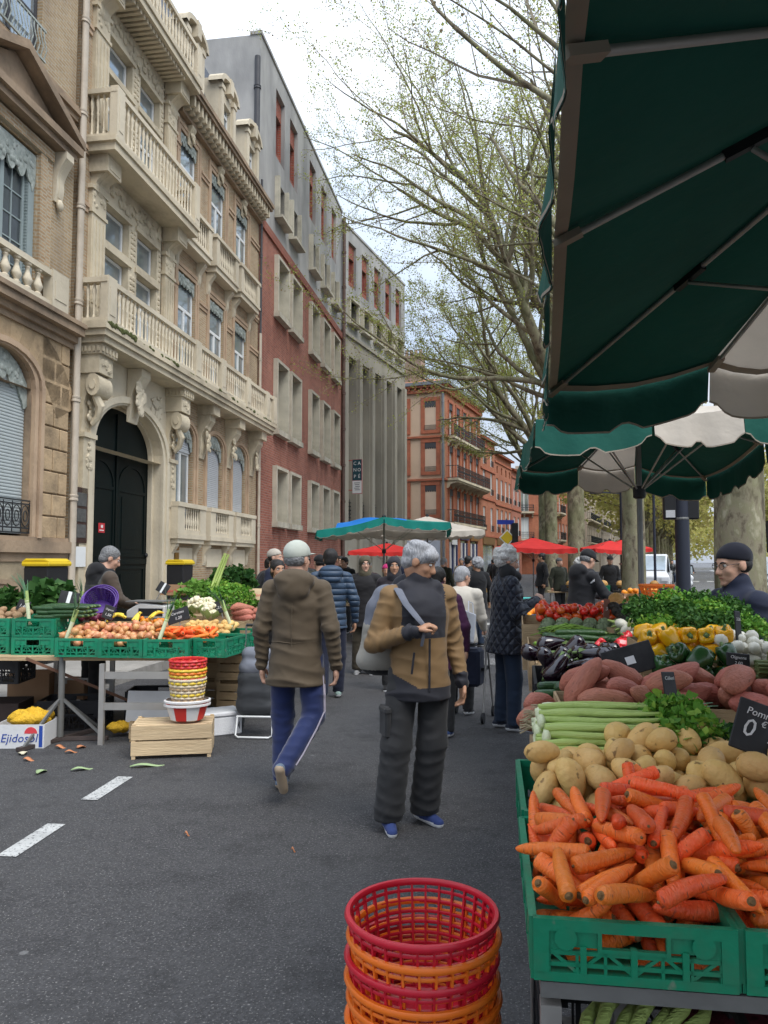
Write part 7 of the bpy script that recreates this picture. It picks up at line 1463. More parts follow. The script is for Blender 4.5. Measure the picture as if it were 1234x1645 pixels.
# weighing scale box with the orange basket
sb=thing('scale_box','grey metal scale box carrying the orange basket','scale',(1.9,5.45,.74),RZ)
bev(MB().box(-.13,.15,-.14,.16,0,.54).build('housing',mat('dull_metal_box',(.16,.15,.14),.5,.2,5,.1,30,metal=.4),sb),.01);MB().box(-.09,.1,-.145,-.14,.3,.46).build('display',mat('scale_slate',(.05,.05,.055),.6,.2,8,0),sb);MB().box(-.16,.18,-.17,.19,.54,.56).build('plate',STEEL,sb)
def basket(label,loc,r0,r1,h,m,rings=9,staves=26,group=None,rim=.009,rot=None,name='basket',flare=0):
 """open round basket: rim, woven rings, staves and bottom"""
 b=thing(name,label,'basket',loc,0,group)
 if rot:b.rotation_euler=rot
 N=40
 def ring(z,r,t,w=None):
  q.tube([(r*math.cos(2*math.pi*k/N),r*math.sin(2*math.pi*k/N),z)for k in range(N+1)],t,6,caps=False,sq=w or 1)
 rad=lambda t:r0+(r1-r0)*t
 q=MB();ring(h,r1+.002,rim);q.build('rim',m,b,smooth=60)
 for i in range(rings):q=MB();t=(i+.5)/rings;ring(h*t*.97,rad(t),.0035,1.3);q.build('ring',m,b,smooth=60)
 q=MB()
 for k in range(staves):
  a=2*math.pi*k/staves;q.bar((r0*math.cos(a),r0*math.sin(a),0),(rad(.98)*math.cos(a),rad(.98)*math.sin(a),h*.98),.005,.009,up=(math.cos(a),math.sin(a),0))
 o=q.build('staves',m,b);o['kind']='stuff'
 q=MB();q.lathe([(.002,0),(r0,0),(r0+.003,.012),(r0,.012)],24);q.build('bottom',m,b)
 return b
OBK=mat('orange_basket_plastic',(.85,.17,.012),.38,.12,6,.06,30,spec=.45,stain=(.7,.2,.05),stain_amt=.5,stain_s=9,rnd=.1);RBK=mat('red_basket_plastic',(.55,.012,.03),.32,.08,6,.03,30,spec=.5)
basket('orange slatted plastic basket standing on the scale box',(1.93,5.47,1.302),.075,.115,.13,OBK,5,22)
# price boards
SLATEB=mat('chalk_slate',(.012,.012,.013),.55,.3,6,.05,30,stain=(.06,.06,.062),stain_amt=.5,stain_s=6);CHALK=mat('chalk',(.62,.62,.6),.95,.15,30,.3,80)
def board(label,loc,w,h,rot,lines=(),stick=0,name='price_sign',m=SLATEB,tape=False,group=None):
 r=thing(name,label,'sign',loc,0,group);r.rotation_euler=rot
 bev(MB().box(-w/2,w/2,-.003,.003,0,h).build('board',m,r),.003)
 for t,s,x,z in lines:lettering(t,s,r,CHALK,(x,-.0045,z),(R(90),0,0),'chalk_writing',.0008,'CENTER',.15)
 if stick:MB().box(-.004,.004,.004,.009,-stick,h*.7).build('stick',STEEL,r)
 if tape:MB().box(-w*.09,w*.09,-.005,-.0035,0 if tape==2 else h*.35,h if tape==2 else h*.62).build('white_tape',WHITEP,r)
 return r
board('large black price board reading pommes de terre above the potatoes',(1.125,2.27,1.02),.26,.15,(R(-12),R(20),R(-6)),(('Pomme de Terre',.03,0,.118),('0',.075,-.088,.068),('€',.026,-.048,.092),('.99',.05,.0,.06),('le kg',.03,.075,.06)),.1)
board('narrow black price board standing in the celery leaves',(1.09,2.93,1.03),.07,.155,(R(-14),R(4),R(28)),(('Céleri',.02,0,.13),('1.50',.026,0,.05)),.08)
board('big black board with a white patch beside the aubergines',(1.12,3.46,1.1),.24,.13,(R(-20),R(-14),R(8)),(),.12,tape=1)
board('dark slate tag hanging in front of the white onions',(1.55,3.4,1.14),.1,.06,(R(-15),R(6),R(-5)),(('Oignons',.02,0,.04),('2.00',.02,0,.015)),.06)
board('slim slate stood upright among the white onions',(1.66,3.62,1.2),.05,.17,(R(-8),R(8),R(35)),(('3.50',.02,0,.13),),.05)
board('slate leaning on the scale box by the parsley',(1.86,5.2,1.06),.16,.13,(R(-18),0,R(-4)),(('2.35',.06,0,.06),),0)
board('tall brown tag beside the tomatoes',(1.78,6.2,1.14),.05,.16,(R(-8),R(5),0),(('3',.04,0,.08),),0,m=mat('brown_board',(.2,.08,.05),.7,.2,6,0))
board('worn slate standing at the back of the parsley mound',(1.74,4.75,1.3),.07,.14,(R(-5),R(-4),R(10)),(('1.20',.022,0,.09),),.2)
# black crate and refuse under the near end
crate(.53,1.66,.42,R(-8),'black crate of trimmings under the near end of the stall',None,BLKC,.4,.5,.26);crate(.85,1.75,.02,R(-8),'black crate on the ground under the carrots',None,BLKC,.4,.6,.26)
NET=mat('purple_red_net',(.12,.015,.03),.6,.4,30,.5,60)
q=MB();q.ball((0,0,.0),(.26,.3,.2),18,12);q.v=[(x*(1+.15*math.sin(z*23+y*9)),y*(1+.12*math.sin(x*19)),z*(1+.2*math.sin(x*13+y*11)))for x,y,z in q.v]
tag(q.build('net_sack',NET,None,(.92,1.75,.5),smooth=180),'dark red net sack stuffed under the carrot crates','sack')
q=MB()
for k in range(7):q.tube([(-.13+.03*k,-.05+.01*k,.0),(-.08+.04*k,.05,.04+.02*(k%2)),(-.02+.04*k,.16,.02)],[.012,.014,.008],7)
o=q.build('celery_trimmings',CELG,None,(.5,1.6,.62),smooth=60);tag(o,'limp celery stalks and leaf trimmings in the black crate','trimmings',kind='stuff')
bs_=thing('folding_stand','grey folding stand propping the near crates','stand',(.75,1.7,0),R(-8));MB().box(-.42,.42,-.2,.3,.42,.44).build('shelf',STEEL,bs_);MB().box(-.42,.42,-.2,.25,.75,.78).build('shelf',STEEL,bs_);[MB().box(a-.02,a+.02,b-.02,b+.02,0,.735).build('leg',ALU,bs_)for a in(-.4,.1,.4)for b in(-.18,.24)]
# the nested baskets in front
BG='nested plastic shopping baskets in the foreground stack'
for i,(m,w,l)in enumerate(((OBK,'orange','lowest'),(OBK,'orange','eighth from the top'),(OBK,'orange','seventh from the top'),(OBK,'orange','sixth from the top'),(OBK,'orange','fifth from the top'),(OBK,'orange','fourth from the top'),(RBK,'red','third from the top'),(OBK,'orange','second from the top'),(RBK,'red','topmost'))):
 basket('%s plastic basket, %s in the foreground stack'%(w,l),(.09+.003*math.sin(i*2),1.86+.002*math.cos(i*3),.165+.0455*i),.135,.172,.25,m,10,30,BG,.0085,name='shopping_basket')
# the left hand stall
LGR='green plastic crates along the front of the left hand stall'
FZ=.75
q=thing('trestle_table','aluminium trestle table under the left hand vegetable stall','table',(-2.6,7.4,0),0)
MB().box(-1.1,.86,-.42,1.3,.71,.745).build('table_top',WOOD2,q)
for x0,x1,y in((.12,.92,-.55),(-.9,-.3,.9)):
 for x in(x0,x1):MB().box(x-.022,x+.022,y-.022,y+.022,0,.70).build('leg',ALU,q)
 for z in(.33,.6):MB().box(x0,x1,y-.015,y+.015,z-.03,z+.03).build('crossbar',ALU,q)
for i,(x,y,z,a,l)in enumerate(((-2.94,6.93,FZ,-3,'green crate at the left end of the onions'),(-2.53,6.87,FZ,-3,'green crate under the middle of the onions'),(-2.12,6.84,FZ,-2,'green crate with carrots showing through its handle slot'),(-3.42,7.12,.74,-2,'lower green crate of the pair beneath the cucumbers'),(-3.42,7.12,.91,-2,'upper green crate of the pair beneath the cucumbers'),(-3.86,7.18,.74,-2,'lower green crate at the left edge under the brown potatoes'),(-3.86,7.18,.91,-2,'upper green crate at the left edge under the brown potatoes'))):
 crate(x,y,z,R(a),l,LGR,corner=True,H=.165)
crate(-1.70,6.92,FZ,R(-12),'green crate at the aisle corner filled with carrots',LGR,corner=True,W=.3,D=.52,H=.165);crate(-1.79,7.48,FZ,R(-12),'green crate of yellow potatoes along the aisle side',LGR,corner=True,W=.5,D=.56,H=.165)
heap('onion','onion',-2.5,7.2,.86,R(-3),'onion','copper skinned onion heaped along the front of the left stall','onion','onions on the left hand stall')
heap('onion','onion',-2.47,7.4,.915,R(177),'onion','onion on the rear crest of the left stall heap','onion','onions on the left hand stall',.92,keep=lambda i,r:r[3]>45 and r[2]>-150)
heap('carrot2','carrot',-1.79,7.2,.88,R(-8),'carrot','carrot heaped at the aisle corner of the left stall','carrot','carrots on the left hand stall',.92)
heap('potato2','potato',-1.72,7.82,.9,R(-8),'potato','small yellow potato behind the carrots of the left stall','potato','potatoes on the left hand stall',.85)
heap('potato2','brown_potato',-3.68,7.42,1.04,R(3),'potato','brown skinned potato at the left edge of the left stall','potato','brown potatoes on the left hand stall',.95)
rr=random.Random(21)
for i in range(30):one('cucumber',i,'cucumber','dark green cucumber in the stack between brown potatoes and onions','cucumber',(-3.1+.02*rr.gauss(0,1)+.16*(i%2),7.2+.07*((i//2)%5),1.09+.04*(i//10)),(rr.uniform(0,6),0,rr.gauss(.05,.06)),'cucumbers on the left hand stall')
CGL='cauliflowers on the left hand stall'
for i,(x,y,z)in enumerate(((-2.02,8.35,1.12),(-1.85,8.25,1.06),(-1.95,8.55,1.1))):one('cauliflower',0,'cauliflower',('topmost','front','rear')[i]+' white cauliflower behind the yellow potatoes','cauliflower',(x,y,z),(rr.uniform(-.3,.3),rr.uniform(-.3,.3),i),CGL,1.15)
for i in range(9):one('sweet',i,'sweet_potato','pinkish sweet potato at the aisle end of the left stall','sweet potato',(-1.52+.05*(i%2),8.3+.08*(i%4),1.0+.05*(i//4)),(i,0,.1*i-.3),'sweet potatoes on the left hand stall')
for i in range(4):one('banana',0,'banana_bunch','spotted bunch of bananas in the box behind the onions','banana',(-2.72+.14*i,7.62+.03*(i%2),1.06+.03*(i%2)),(rr.uniform(-.4,.4),rr.uniform(-.3,.3),rr.uniform(0,6)),'bananas')
heap('orange','orange_fruit',-2.28,7.75,.96,0,'orange','small orange in the net basket behind the onions','orange','oranges on the left hand stall',.6)
for i in range(14):one('red_onion',i,'red_onion','dark red onion beside the purple baskets','onion',(-2.98+.07*(i%5),7.62+.06*(i//5),1.04+.02*(i%2)),(.3*i,.2,i),'red onions')
rest('produce_tray','wooden tray under bananas, oranges and red onions',-3.05,-2.0,7.5,8.05,.74,.98,0);rest('produce_tray','tray under the cauliflowers at the aisle',-2.2,-1.42,8.12,8.75,.74,.98,R(-6))
# leeks stood up as flags
LS=[leek('leek',.46,.02,30+i,.14,.05)for i in range(3)]
for i,(x,y,z,ry,rx,l)in enumerate(((-2.86,6.98,.9,-72,20,'upright leek at the left corner of the onions'),(-3.3,7.2,1.05,-98,0,'upright leek with fanned leaves among the brown potatoes'),(-2.02,6.98,.9,-72,8,'upright leek between the onions and the carrots'),(-1.52,7.72,.95,-112,0,'leaning leek in the yellow potatoes by the aisle'))):
 tag(obj('leek',LS[i%3],None,(x,y,z),(R(rx),R(ry),R(8*i)),.92),l,'leek','leeks stood up on the left hand stall')
# leafy heaps at the back
def greens(label,loc,n,size,dims,seed,m,group='leafy greens on the left hand stall',name='leafy_greens'):
 r=thing(name,label,'greens',loc,0,group);tag(obj('leaves',sprig_mesh('leaves',n,size,*dims,seed,m),r),kind='stuff')
 q=MB();
 for k in range(6):q.tube([(dims[0]*.3*math.cos(k),dims[1]*.3*math.sin(k),-.02),(dims[0]*.4*math.cos(k),dims[1]*.4*math.sin(k),dims[2]*.7)],[.008,.004],5)
 q.build('stems',LEEKW,r);return r
greens('dark chard heap at the left edge behind the brown potatoes',(-3.95,8.0,1.05),400,.12,(.3,.25,.24),1,CHARD);greens('glossy chard leaves behind the cucumbers',(-3.5,8.1,1.08),420,.13,(.26,.22,.3),2,CHARD)
greens('pale lettuce heap on the wooden crates',(-2.25,9.3,1.2),700,.06,(.28,.22,.16),3,LETT);greens('bright green parsley heap right of the lettuce',(-2.0,9.3,1.16),900,.045,(.2,.2,.22),4,CELL)
greens('fresh light green herb heap below the kale',(-1.75,9.0,1.08),1500,.04,(.28,.25,.26),5,CELL);greens('dark crinkled kale heap, highest at the back',(-1.9,9.7,1.28),800,.075,(.3,.22,.26),6,CHARD);greens('small parsley bunch beside the scale',(-2.25,8.5,1.0),500,.04,(.15,.15,.16),7,CELL)
tag(obj('celery',CM[0],None,(-2.02,9.2,1.25),(0,R(-68),R(20)),1.1),'upright celery stalk leaning before the kale','celery')
tag(obj('leek',LS[1],None,(-3.14,8.0,1.05),(0,R(-88),R(20)),.8),'stripped leek standing before the vendor in the brown jacket','leek')
# wooden crates, boxes, scale
def slat_crate(label,loc,rz,w,d,h,m=WOOD,n=2,group=None,top=True):
 r=thing('wooden_crate',label,'crate',loc,rz,group);t=.008
 for sx in(-1,1):
  for sy in(-1,1):MB().box(sx*(w/2-.02)-.015,sx*(w/2-.02)+.015,sy*(d/2-.02)-.015,sy*(d/2-.02)+.015,0,h).build('corner_post',m,r)
 sh=(h-.03)/n
 for k in range(n):
  z0=.03+k*sh;z1=z0+sh-.014
  for sy in(-1,1):MB().box(-w/2,w/2,sy*d/2-(t if sy>0 else 0),sy*d/2+(0 if sy>0 else t),z0,z1).build('slat',m,r)
  for sx in(-1,1):MB().box(sx*w/2-(t if sx>0 else 0),sx*w/2+(0 if sx>0 else t),-d/2+t,d/2-t,z0,z1).build('slat',m,r)
 k=int(d/.07)
 for i in range(k):MB().box(-w/2+t,w/2-t,-d/2+.012+i*(d-.02)/k,-d/2+i*(d-.02)/k+.058,h-.02 if top else .03,h-.012 if top else .038).build('slat',m,r)
 return r
slat_crate('pale wooden crate on the road under the basket stack',(-1.76,6.55,0),R(9),.64,.36,.28);slat_crate('small open wooden crate leaning behind the pale one',(-2.1,7.02,0),R(-10),.3,.22,.18,WOOD2)
slat_crate('wooden crate under the lettuce at the back of the stall',(-2.3,9.25,.95),R(5),.62,.4,.2,WOOD2);slat_crate('wooden crate under the herbs by the aisle',(-1.75,9.2,.85),R(-5),.55,.4,.2,WOOD2)
for i,(x,y,z)in enumerate(((-1.6,8.6,0),(-1.6,8.6,.3),(-1.95,8.75,0),(-1.95,8.75,.3))):slat_crate(('bottom crate of the aisle stack','second crate of the aisle stack','bottom crate of the inner stack','second crate of the inner stack')[i]+' below the left stall',(x,y,z),R(-8),.34,.5,.3,WOOD2,3)
def carton(label,loc,rz,w,d,h,m=CARD,text=None,tm=None,tilt=0,open_=True,tsize=.08,group=None):
 r=thing('carton',label,'box',loc,rz,group);r.rotation_euler=(R(tilt),0,rz);t=.006
 for sy in(-1,1):MB().box(-w/2,w/2,sy*d/2-t/2,sy*d/2+t/2,0,h).build('side',m,r)
 for sx in(-1,1):MB().box(sx*w/2-t/2,sx*w/2+t/2,-d/2+t/2,d/2-t/2,0,h).build('side',m,r)
 MB().box(-w/2,w/2,-d/2,d/2,.002,.008).build('bottom',m,r)
 if not open_:MB().box(-w/2-.003,w/2+.003,-d/2-.003,d/2+.003,h,h+.006).build('lid',m,r)
 if text:lettering(text,tsize,r,tm,(0,-d/2-t,h*.42),(R(90),0,0),'print',.0006,'CENTER',.2)
 return r
WBOX=mat('white_carton',(.62,.62,.62),.8,.08,4,.1,30);BLT=mat('blue_print',(.02,.06,.3),.7,.1,4,0);RDT=mat('red_print',(.6,.05,.06),.7,.1,4,0)
c=carton('white fruit carton with blue lettering and a red sun under the stall',(-3.14,6.88,0),R(2),.42,.34,.2,WBOX,'Ejidosol',BLT,tsize=.1)
MB().prism([(.1+.055*math.cos(a*math.pi/8),.125+.055*math.sin(a*math.pi/8))for a in range(9)],-.175,-.172,'y').build('red_sun',RDT,c);MB().box(.17,.2,-.175,-.172,.01,.19).build('blue_band',BLT,c)
YNET=mat('yellow_net',(.62,.36,.02),.7,.3,40,.6,60)
for x,y,z,s,l in((-3.12,6.9,.2,1,'crumpled yellow net bag lying in the white carton'),(-2.42,7.15,.07,.6,'yellow net bag on the ground behind the trestle')):
 q=MB();q.ball((0,0,0),1,20,12);q.v=[(a*.17*(1+.25*math.sin(7*b+3*c_)),b*.12*(1+.2*math.sin(9*a)),c_*.075*(1+.35*math.sin(8*a+5*b)))for a,b,c_ in q.v]
 tag(q.build('net_bag',YNET,None,(x,y,z+.02),(0,0,.4),smooth=180),l,'bag').scale=(s,)*3
carton('brown cardboard box with a torn top left of the umbrella stand',(-3.7,8.2,.14),R(10),.4,.35,.3);carton('small cardboard box behind the umbrella stand',(-3.3,8.4,.14),R(-12),.3,.25,.2);carton('flattened dark carton leaning under the stall',(-3.75,7.6,0),R(5),.5,.4,.25,mat('dark_card',(.05,.035,.03),.9,.2,4,.1))
crate(-3.75,7.5,.45,R(3),'black lattice crate hanging under the left end of the table',None,BLKC,.6,.4,.24);crate(-3.0,7.6,.0,R(5),'black crate on the ground behind the umbrella stand',None,BLKC,.6,.4,.28);crate(-2.3,8.0,0,R(5),'black crate in the shade below the table',None,BLKC,.6,.4,.3)
w=thing('polystyrene_box','long white polystyrene box on the road behind the basket stack','box',(-1.65,7.25,0),R(28));PST=mat('polystyrene',(.75,.76,.78),.8,.04,20,.2,80);bev(MB().box(-.3,.3,-.14,.14,0,.17).build('body',PST,w),.012);bev(MB().box(-.31,.31,-.15,.15,.172,.215).build('lid',PST,w),.012)
o=MB().box(-.25,.25,-.004,.004,0,.38).build('panel_board',WBOX,None,(-2.15,7.2,.02),(R(-12),0,R(-4)));tag(o,'white board leaning against the trestle below the onions','panel')
# colourful woven baskets on the striped bowl
bw=thing('striped_bowl','red and white striped oval bowl on the pale wooden crate','bowl',(-1.64,6.5,.282),.2);bw.scale=(1.35,1.35,1.2)
q=MB();q.lathe([(.08,0),(.1,.01),(.125,.1),(.135,.1),(.135,.115),(.12,.115),(.095,.02),(.0,.015)],28,sy=.8);q.m=[((i%28)//3)%2 for i in range(len(q.m))];q.build('bowl',[mat('bowl_red',(.6,.04,.03),.35,.08,4,0),mat('bowl_white',(.7,.68,.66),.35,.06,4,0)],bw,smooth=40)
for i,z in enumerate((.1,.125)):MB().lathe([(.13,z),(.142,z+.005),(.142,z+.016),(.13,z+.02)],28,sy=.8,close=False).build('nested_rim',MATS['bowl_white'],bw)
def weave(label,z,cols,h=.2,r0=.085,r1=.108):
 b=thing('woven_basket',label,'basket',(-1.65,6.54,z),0,'coloured woven baskets in the roadside stack');b.scale=(1.42,1.42,1.1);N=30;K=9
 for j in range(K):
  q=MB();t=j/K;r=r0+(r1-r0)*t
  q.tube([((r+.0025*math.cos(k*math.pi+j*math.pi))*math.cos(2*math.pi*k/N),(r+.0025*math.cos(k*math.pi+j*math.pi))*math.sin(2*math.pi*k/N),h*(t+.05))for k in range(N+1)],.0068,5,caps=False,sq=1.7)
  q.build('strand',cols[j%len(cols)],b)
 q=MB();
 for k in range(15):a=2*math.pi*k/15;q.bar((r0*math.cos(a),r0*math.sin(a),0),(r1*math.cos(a),r1*math.sin(a),h),.005)
 o=q.build('staves',cols[0],b);o['kind']='stuff';MB().lathe([(.002,0),(r0,0),(r0,.006),(.002,.006)],16).build('bottom',cols[1],b)
C_={k:mat('strand_'+k,v,.4,.06,4,0)for k,v in dict(red=(.6,.03,.03),orange=(.8,.2,.02),purple=(.12,.03,.22),yellow=(.7,.5,.04),green=(.15,.4,.1),cream=(.6,.5,.36),tan=(.42,.28,.14)).items()}
weave('cream and tan woven basket at the foot of the coloured stack',.41,[C_['cream'],C_['tan'],C_['cream'],C_['yellow']]);weave('rainbow woven basket in the middle of the coloured stack',.49,[C_['orange'],C_['yellow'],C_['green'],C_['orange'],C_['purple'],C_['red'],C_['yellow']]);weave('red and purple woven basket topping the coloured stack',.565,[C_['orange'],C_['red'],C_['purple'],C_['red'],C_['purple'],C_['orange'],C_['red'],C_['red'],C_['red']])
# umbrella stand by the stall
us=thing('umbrella_stand','grey steel umbrella post on folding legs at the left stall','stand',(-2.9,7.0,0),0)
MB().tube([(0,0,0),(0,0,.78)],.028,12).build('post',STEEL,us,smooth=60)
for k,(x,y)in enumerate(((-.34,-.08),(.38,.02),(.2,.4),(-.15,-.38),(-.3,.35))):MB().bar((0,0,.38),(x,y,.03),.022,.022).build('leg',STEEL,us)
for(x0,y0),(x1,y1)in(((-.7,-.06),(.42,.02)),((-.18,-.42),(.2,.42))):MB().bar((x0,y0,.02),(x1,y1,.02),.05,.03).build('foot_bar',mat('rusty_iron',(.06,.045,.04),.7,.3,8,.2,30),us)
MB().bar((-.28,-.1,.74),(.55,.5,.22),.026).build('brace',mat('brown_bar',(.16,.08,.05),.6,.2,5,0),us)
# scale, purple baskets, signs
sc_=thing('weighing_scale','pale weighing scale with a black display behind the bananas','scale',(-2.5,8.25,1.0),R(-5))
q=MB();q.prism([(-.2,0),(.22,0),(.22,.14),(-.05,.17),(-.2,.08)],-.15,.15,'y');bev(q.build('housing',mat('scale_plastic',(.5,.5,.48),.4,.06,4,0),sc_),.015);MB().box(-.06,.2,-.155,-.15,.03,.11).build('display',BLKPL,sc_);MB().box(-.2,.22,-.16,.16,.175,.185).build('pan',STEEL,sc_)
PURP=mat('purple_basket_plastic',(.09,.03,.24),.35,.1,5,0,spec=.5)
for i in range(3):basket(('outer','middle','inner')[i]+' purple basket of the tilted nest behind the cucumbers',(-2.92+.02*i,7.95,1.08+.012*i),.12,.165,.2,PURP,7,24,'purple baskets',.007,(R(52),R(18-3*i),0))
board('black board with a white tape stripe above the cucumbers',(-3.1,7.55,1.16),.19,.15,(R(-15),R(10),R(4)),(),0,tape=2);board('chalk price slate over the onions',(-2.62,7.3,1.06),.1,.13,(R(-10),R(20),R(30)),(('Oignon',.025,0,.09),('1.50',.035,0,.04)),.1)
board('wide dark slate above the carrots of the left stall',(-1.93,7.3,1.03),.22,.13,(R(-15),R(-18),R(-4)),(('Carottes',.035,0,.09),('1.20',.04,0,.04)),.1);board('small black board with a white stripe by the wooden crate',(-2.52,8.7,1.25),.13,.12,(R(-12),R(28),0),(),.1,tape=2)
board('grey slate among the brown potatoes',(-3.52,7.5,1.12),.12,.11,(R(-12),R(18),0),(('1.40',.045,0,.05),),.06);board('slate beside the cauliflowers',(-1.72,8.2,1.06),.12,.13,(R(-12),R(-15),0),(('2.00',.04,0,.06),),.06)
carton('shallow fruit carton with red script on the wooden crate',(-2.5,9.3,1.2),R(3),.34,.24,.12,CARD,'Bon Fruit',RDT,tsize=.05);carton('tilted produce carton with red script beside the herbs',(-1.45,9.1,1.12),R(12),.32,.2,.14,WOOD,'Mon Fruit',RDT,-18,tsize=.05)
# yellow lidded wheelie bins by the wall
BIN=mat('bin_body',(.018,.018,.02),.5,.15,4,.05);YLID=mat('bin_lid_yellow',(.68,.47,.015),.45,.08,4,0)
for i,(s,off,l)in enumerate(((11.7,1.3,'black bin with a yellow lid behind the left vendor'),(17.2,1.0,'black bin with a yellow lid below the small window balconies'))):
 b=thing('wheelie_bin',l,'bin',F1(s,off,.13),A1,'yellow lidded bins along the wall');b.scale=(.44,.5,1.22);q=MB();q.prism([(-.5,0),(.5,0),(.62,1.15),(-.62,1.15)],-.38,.38,'y');bev(q.build('body',BIN,b),.03)
 q=MB();q.box(-.68,.68,-.45,.42,1.15,1.2);q.prism([(-.45,1.2),(.43,1.2),(.3,1.24),(-.3,1.24)],-.66,.66,'x');bev(q.build('lid',YLID,b),.02)
 for x in(-.5,.5):
  for y in(-.3,.3):MB().tube([(x-.04,y,.08),(x+.04,y,.08)],.08,10).build('wheel',BLKPL,b)
# litter on the road
LIT=[mat('onion_peel',(.5,.2,.09),.7,.2,10,.1),mat('leek_scrap',(.3,.4,.2),.7,.2,10,.1),mat('pale_scrap',(.6,.55,.4),.8,.1,10,0)]
def scrap(label,x,y,s,mi,L=1.,rz=0,group='vegetable scraps on the road'):
 q=MB();n=6
 for i in range(n+1):t=i/n;w=s*.35*math.sin(math.pi*(t*.9+.05));z=.012+.014*math.sin(t*5);q.v+=[(s*L*(t-.5),-w,z),(s*L*(t-.5),0,z+.006),(s*L*(t-.5),w,z)]
 for i in range(n):b=i*3;q.f+=[(b,b+1,b+4,b+3),(b+1,b+2,b+5,b+4)];q.m+=[0,0]
 o=q.build('vegetable_scrap',LIT[mi],None,(x,y,0),(0,0,rz),smooth=180);tag(o,label,'scrap',group);m_=o.modifiers.new('t','SOLIDIFY');m_.thickness=.003
for a in(('curled onion peel beside the umbrella stand foot',-2.78,6.72,.09,0),('onion peel lying left of the road dash',-2.62,6.55,.07,0,1.4,.5),('rusty coloured peel under the trestle leg',-2.6,6.72,.1,0,1,1.2),('small onion skin nearest the left edge',-2.86,6.3,.09,0),('pale leaf below the white carton',-3.0,6.5,.11,2,1,2),('greenish leek scrap above the road dash',-2.32,6.02,.09,1,1.8,.6),('long leek leaf by the wooden crate corner',-1.85,6.12,.1,1,2.6,.35),('short green stem on the bare asphalt',-2.6,5.95,.1,1,1.4,1.5),('celery leaf scrap by the near crate',.28,2.0,.05,1,1.4,.2),('orange crumb on the asphalt before the walking man',-.5,4.35,.025,0),('white scrap near the near crate',.36,2.3,.03,2),('brown crumb between the road dashes',-1.15,4.6,.03,0)):scrap(*a)
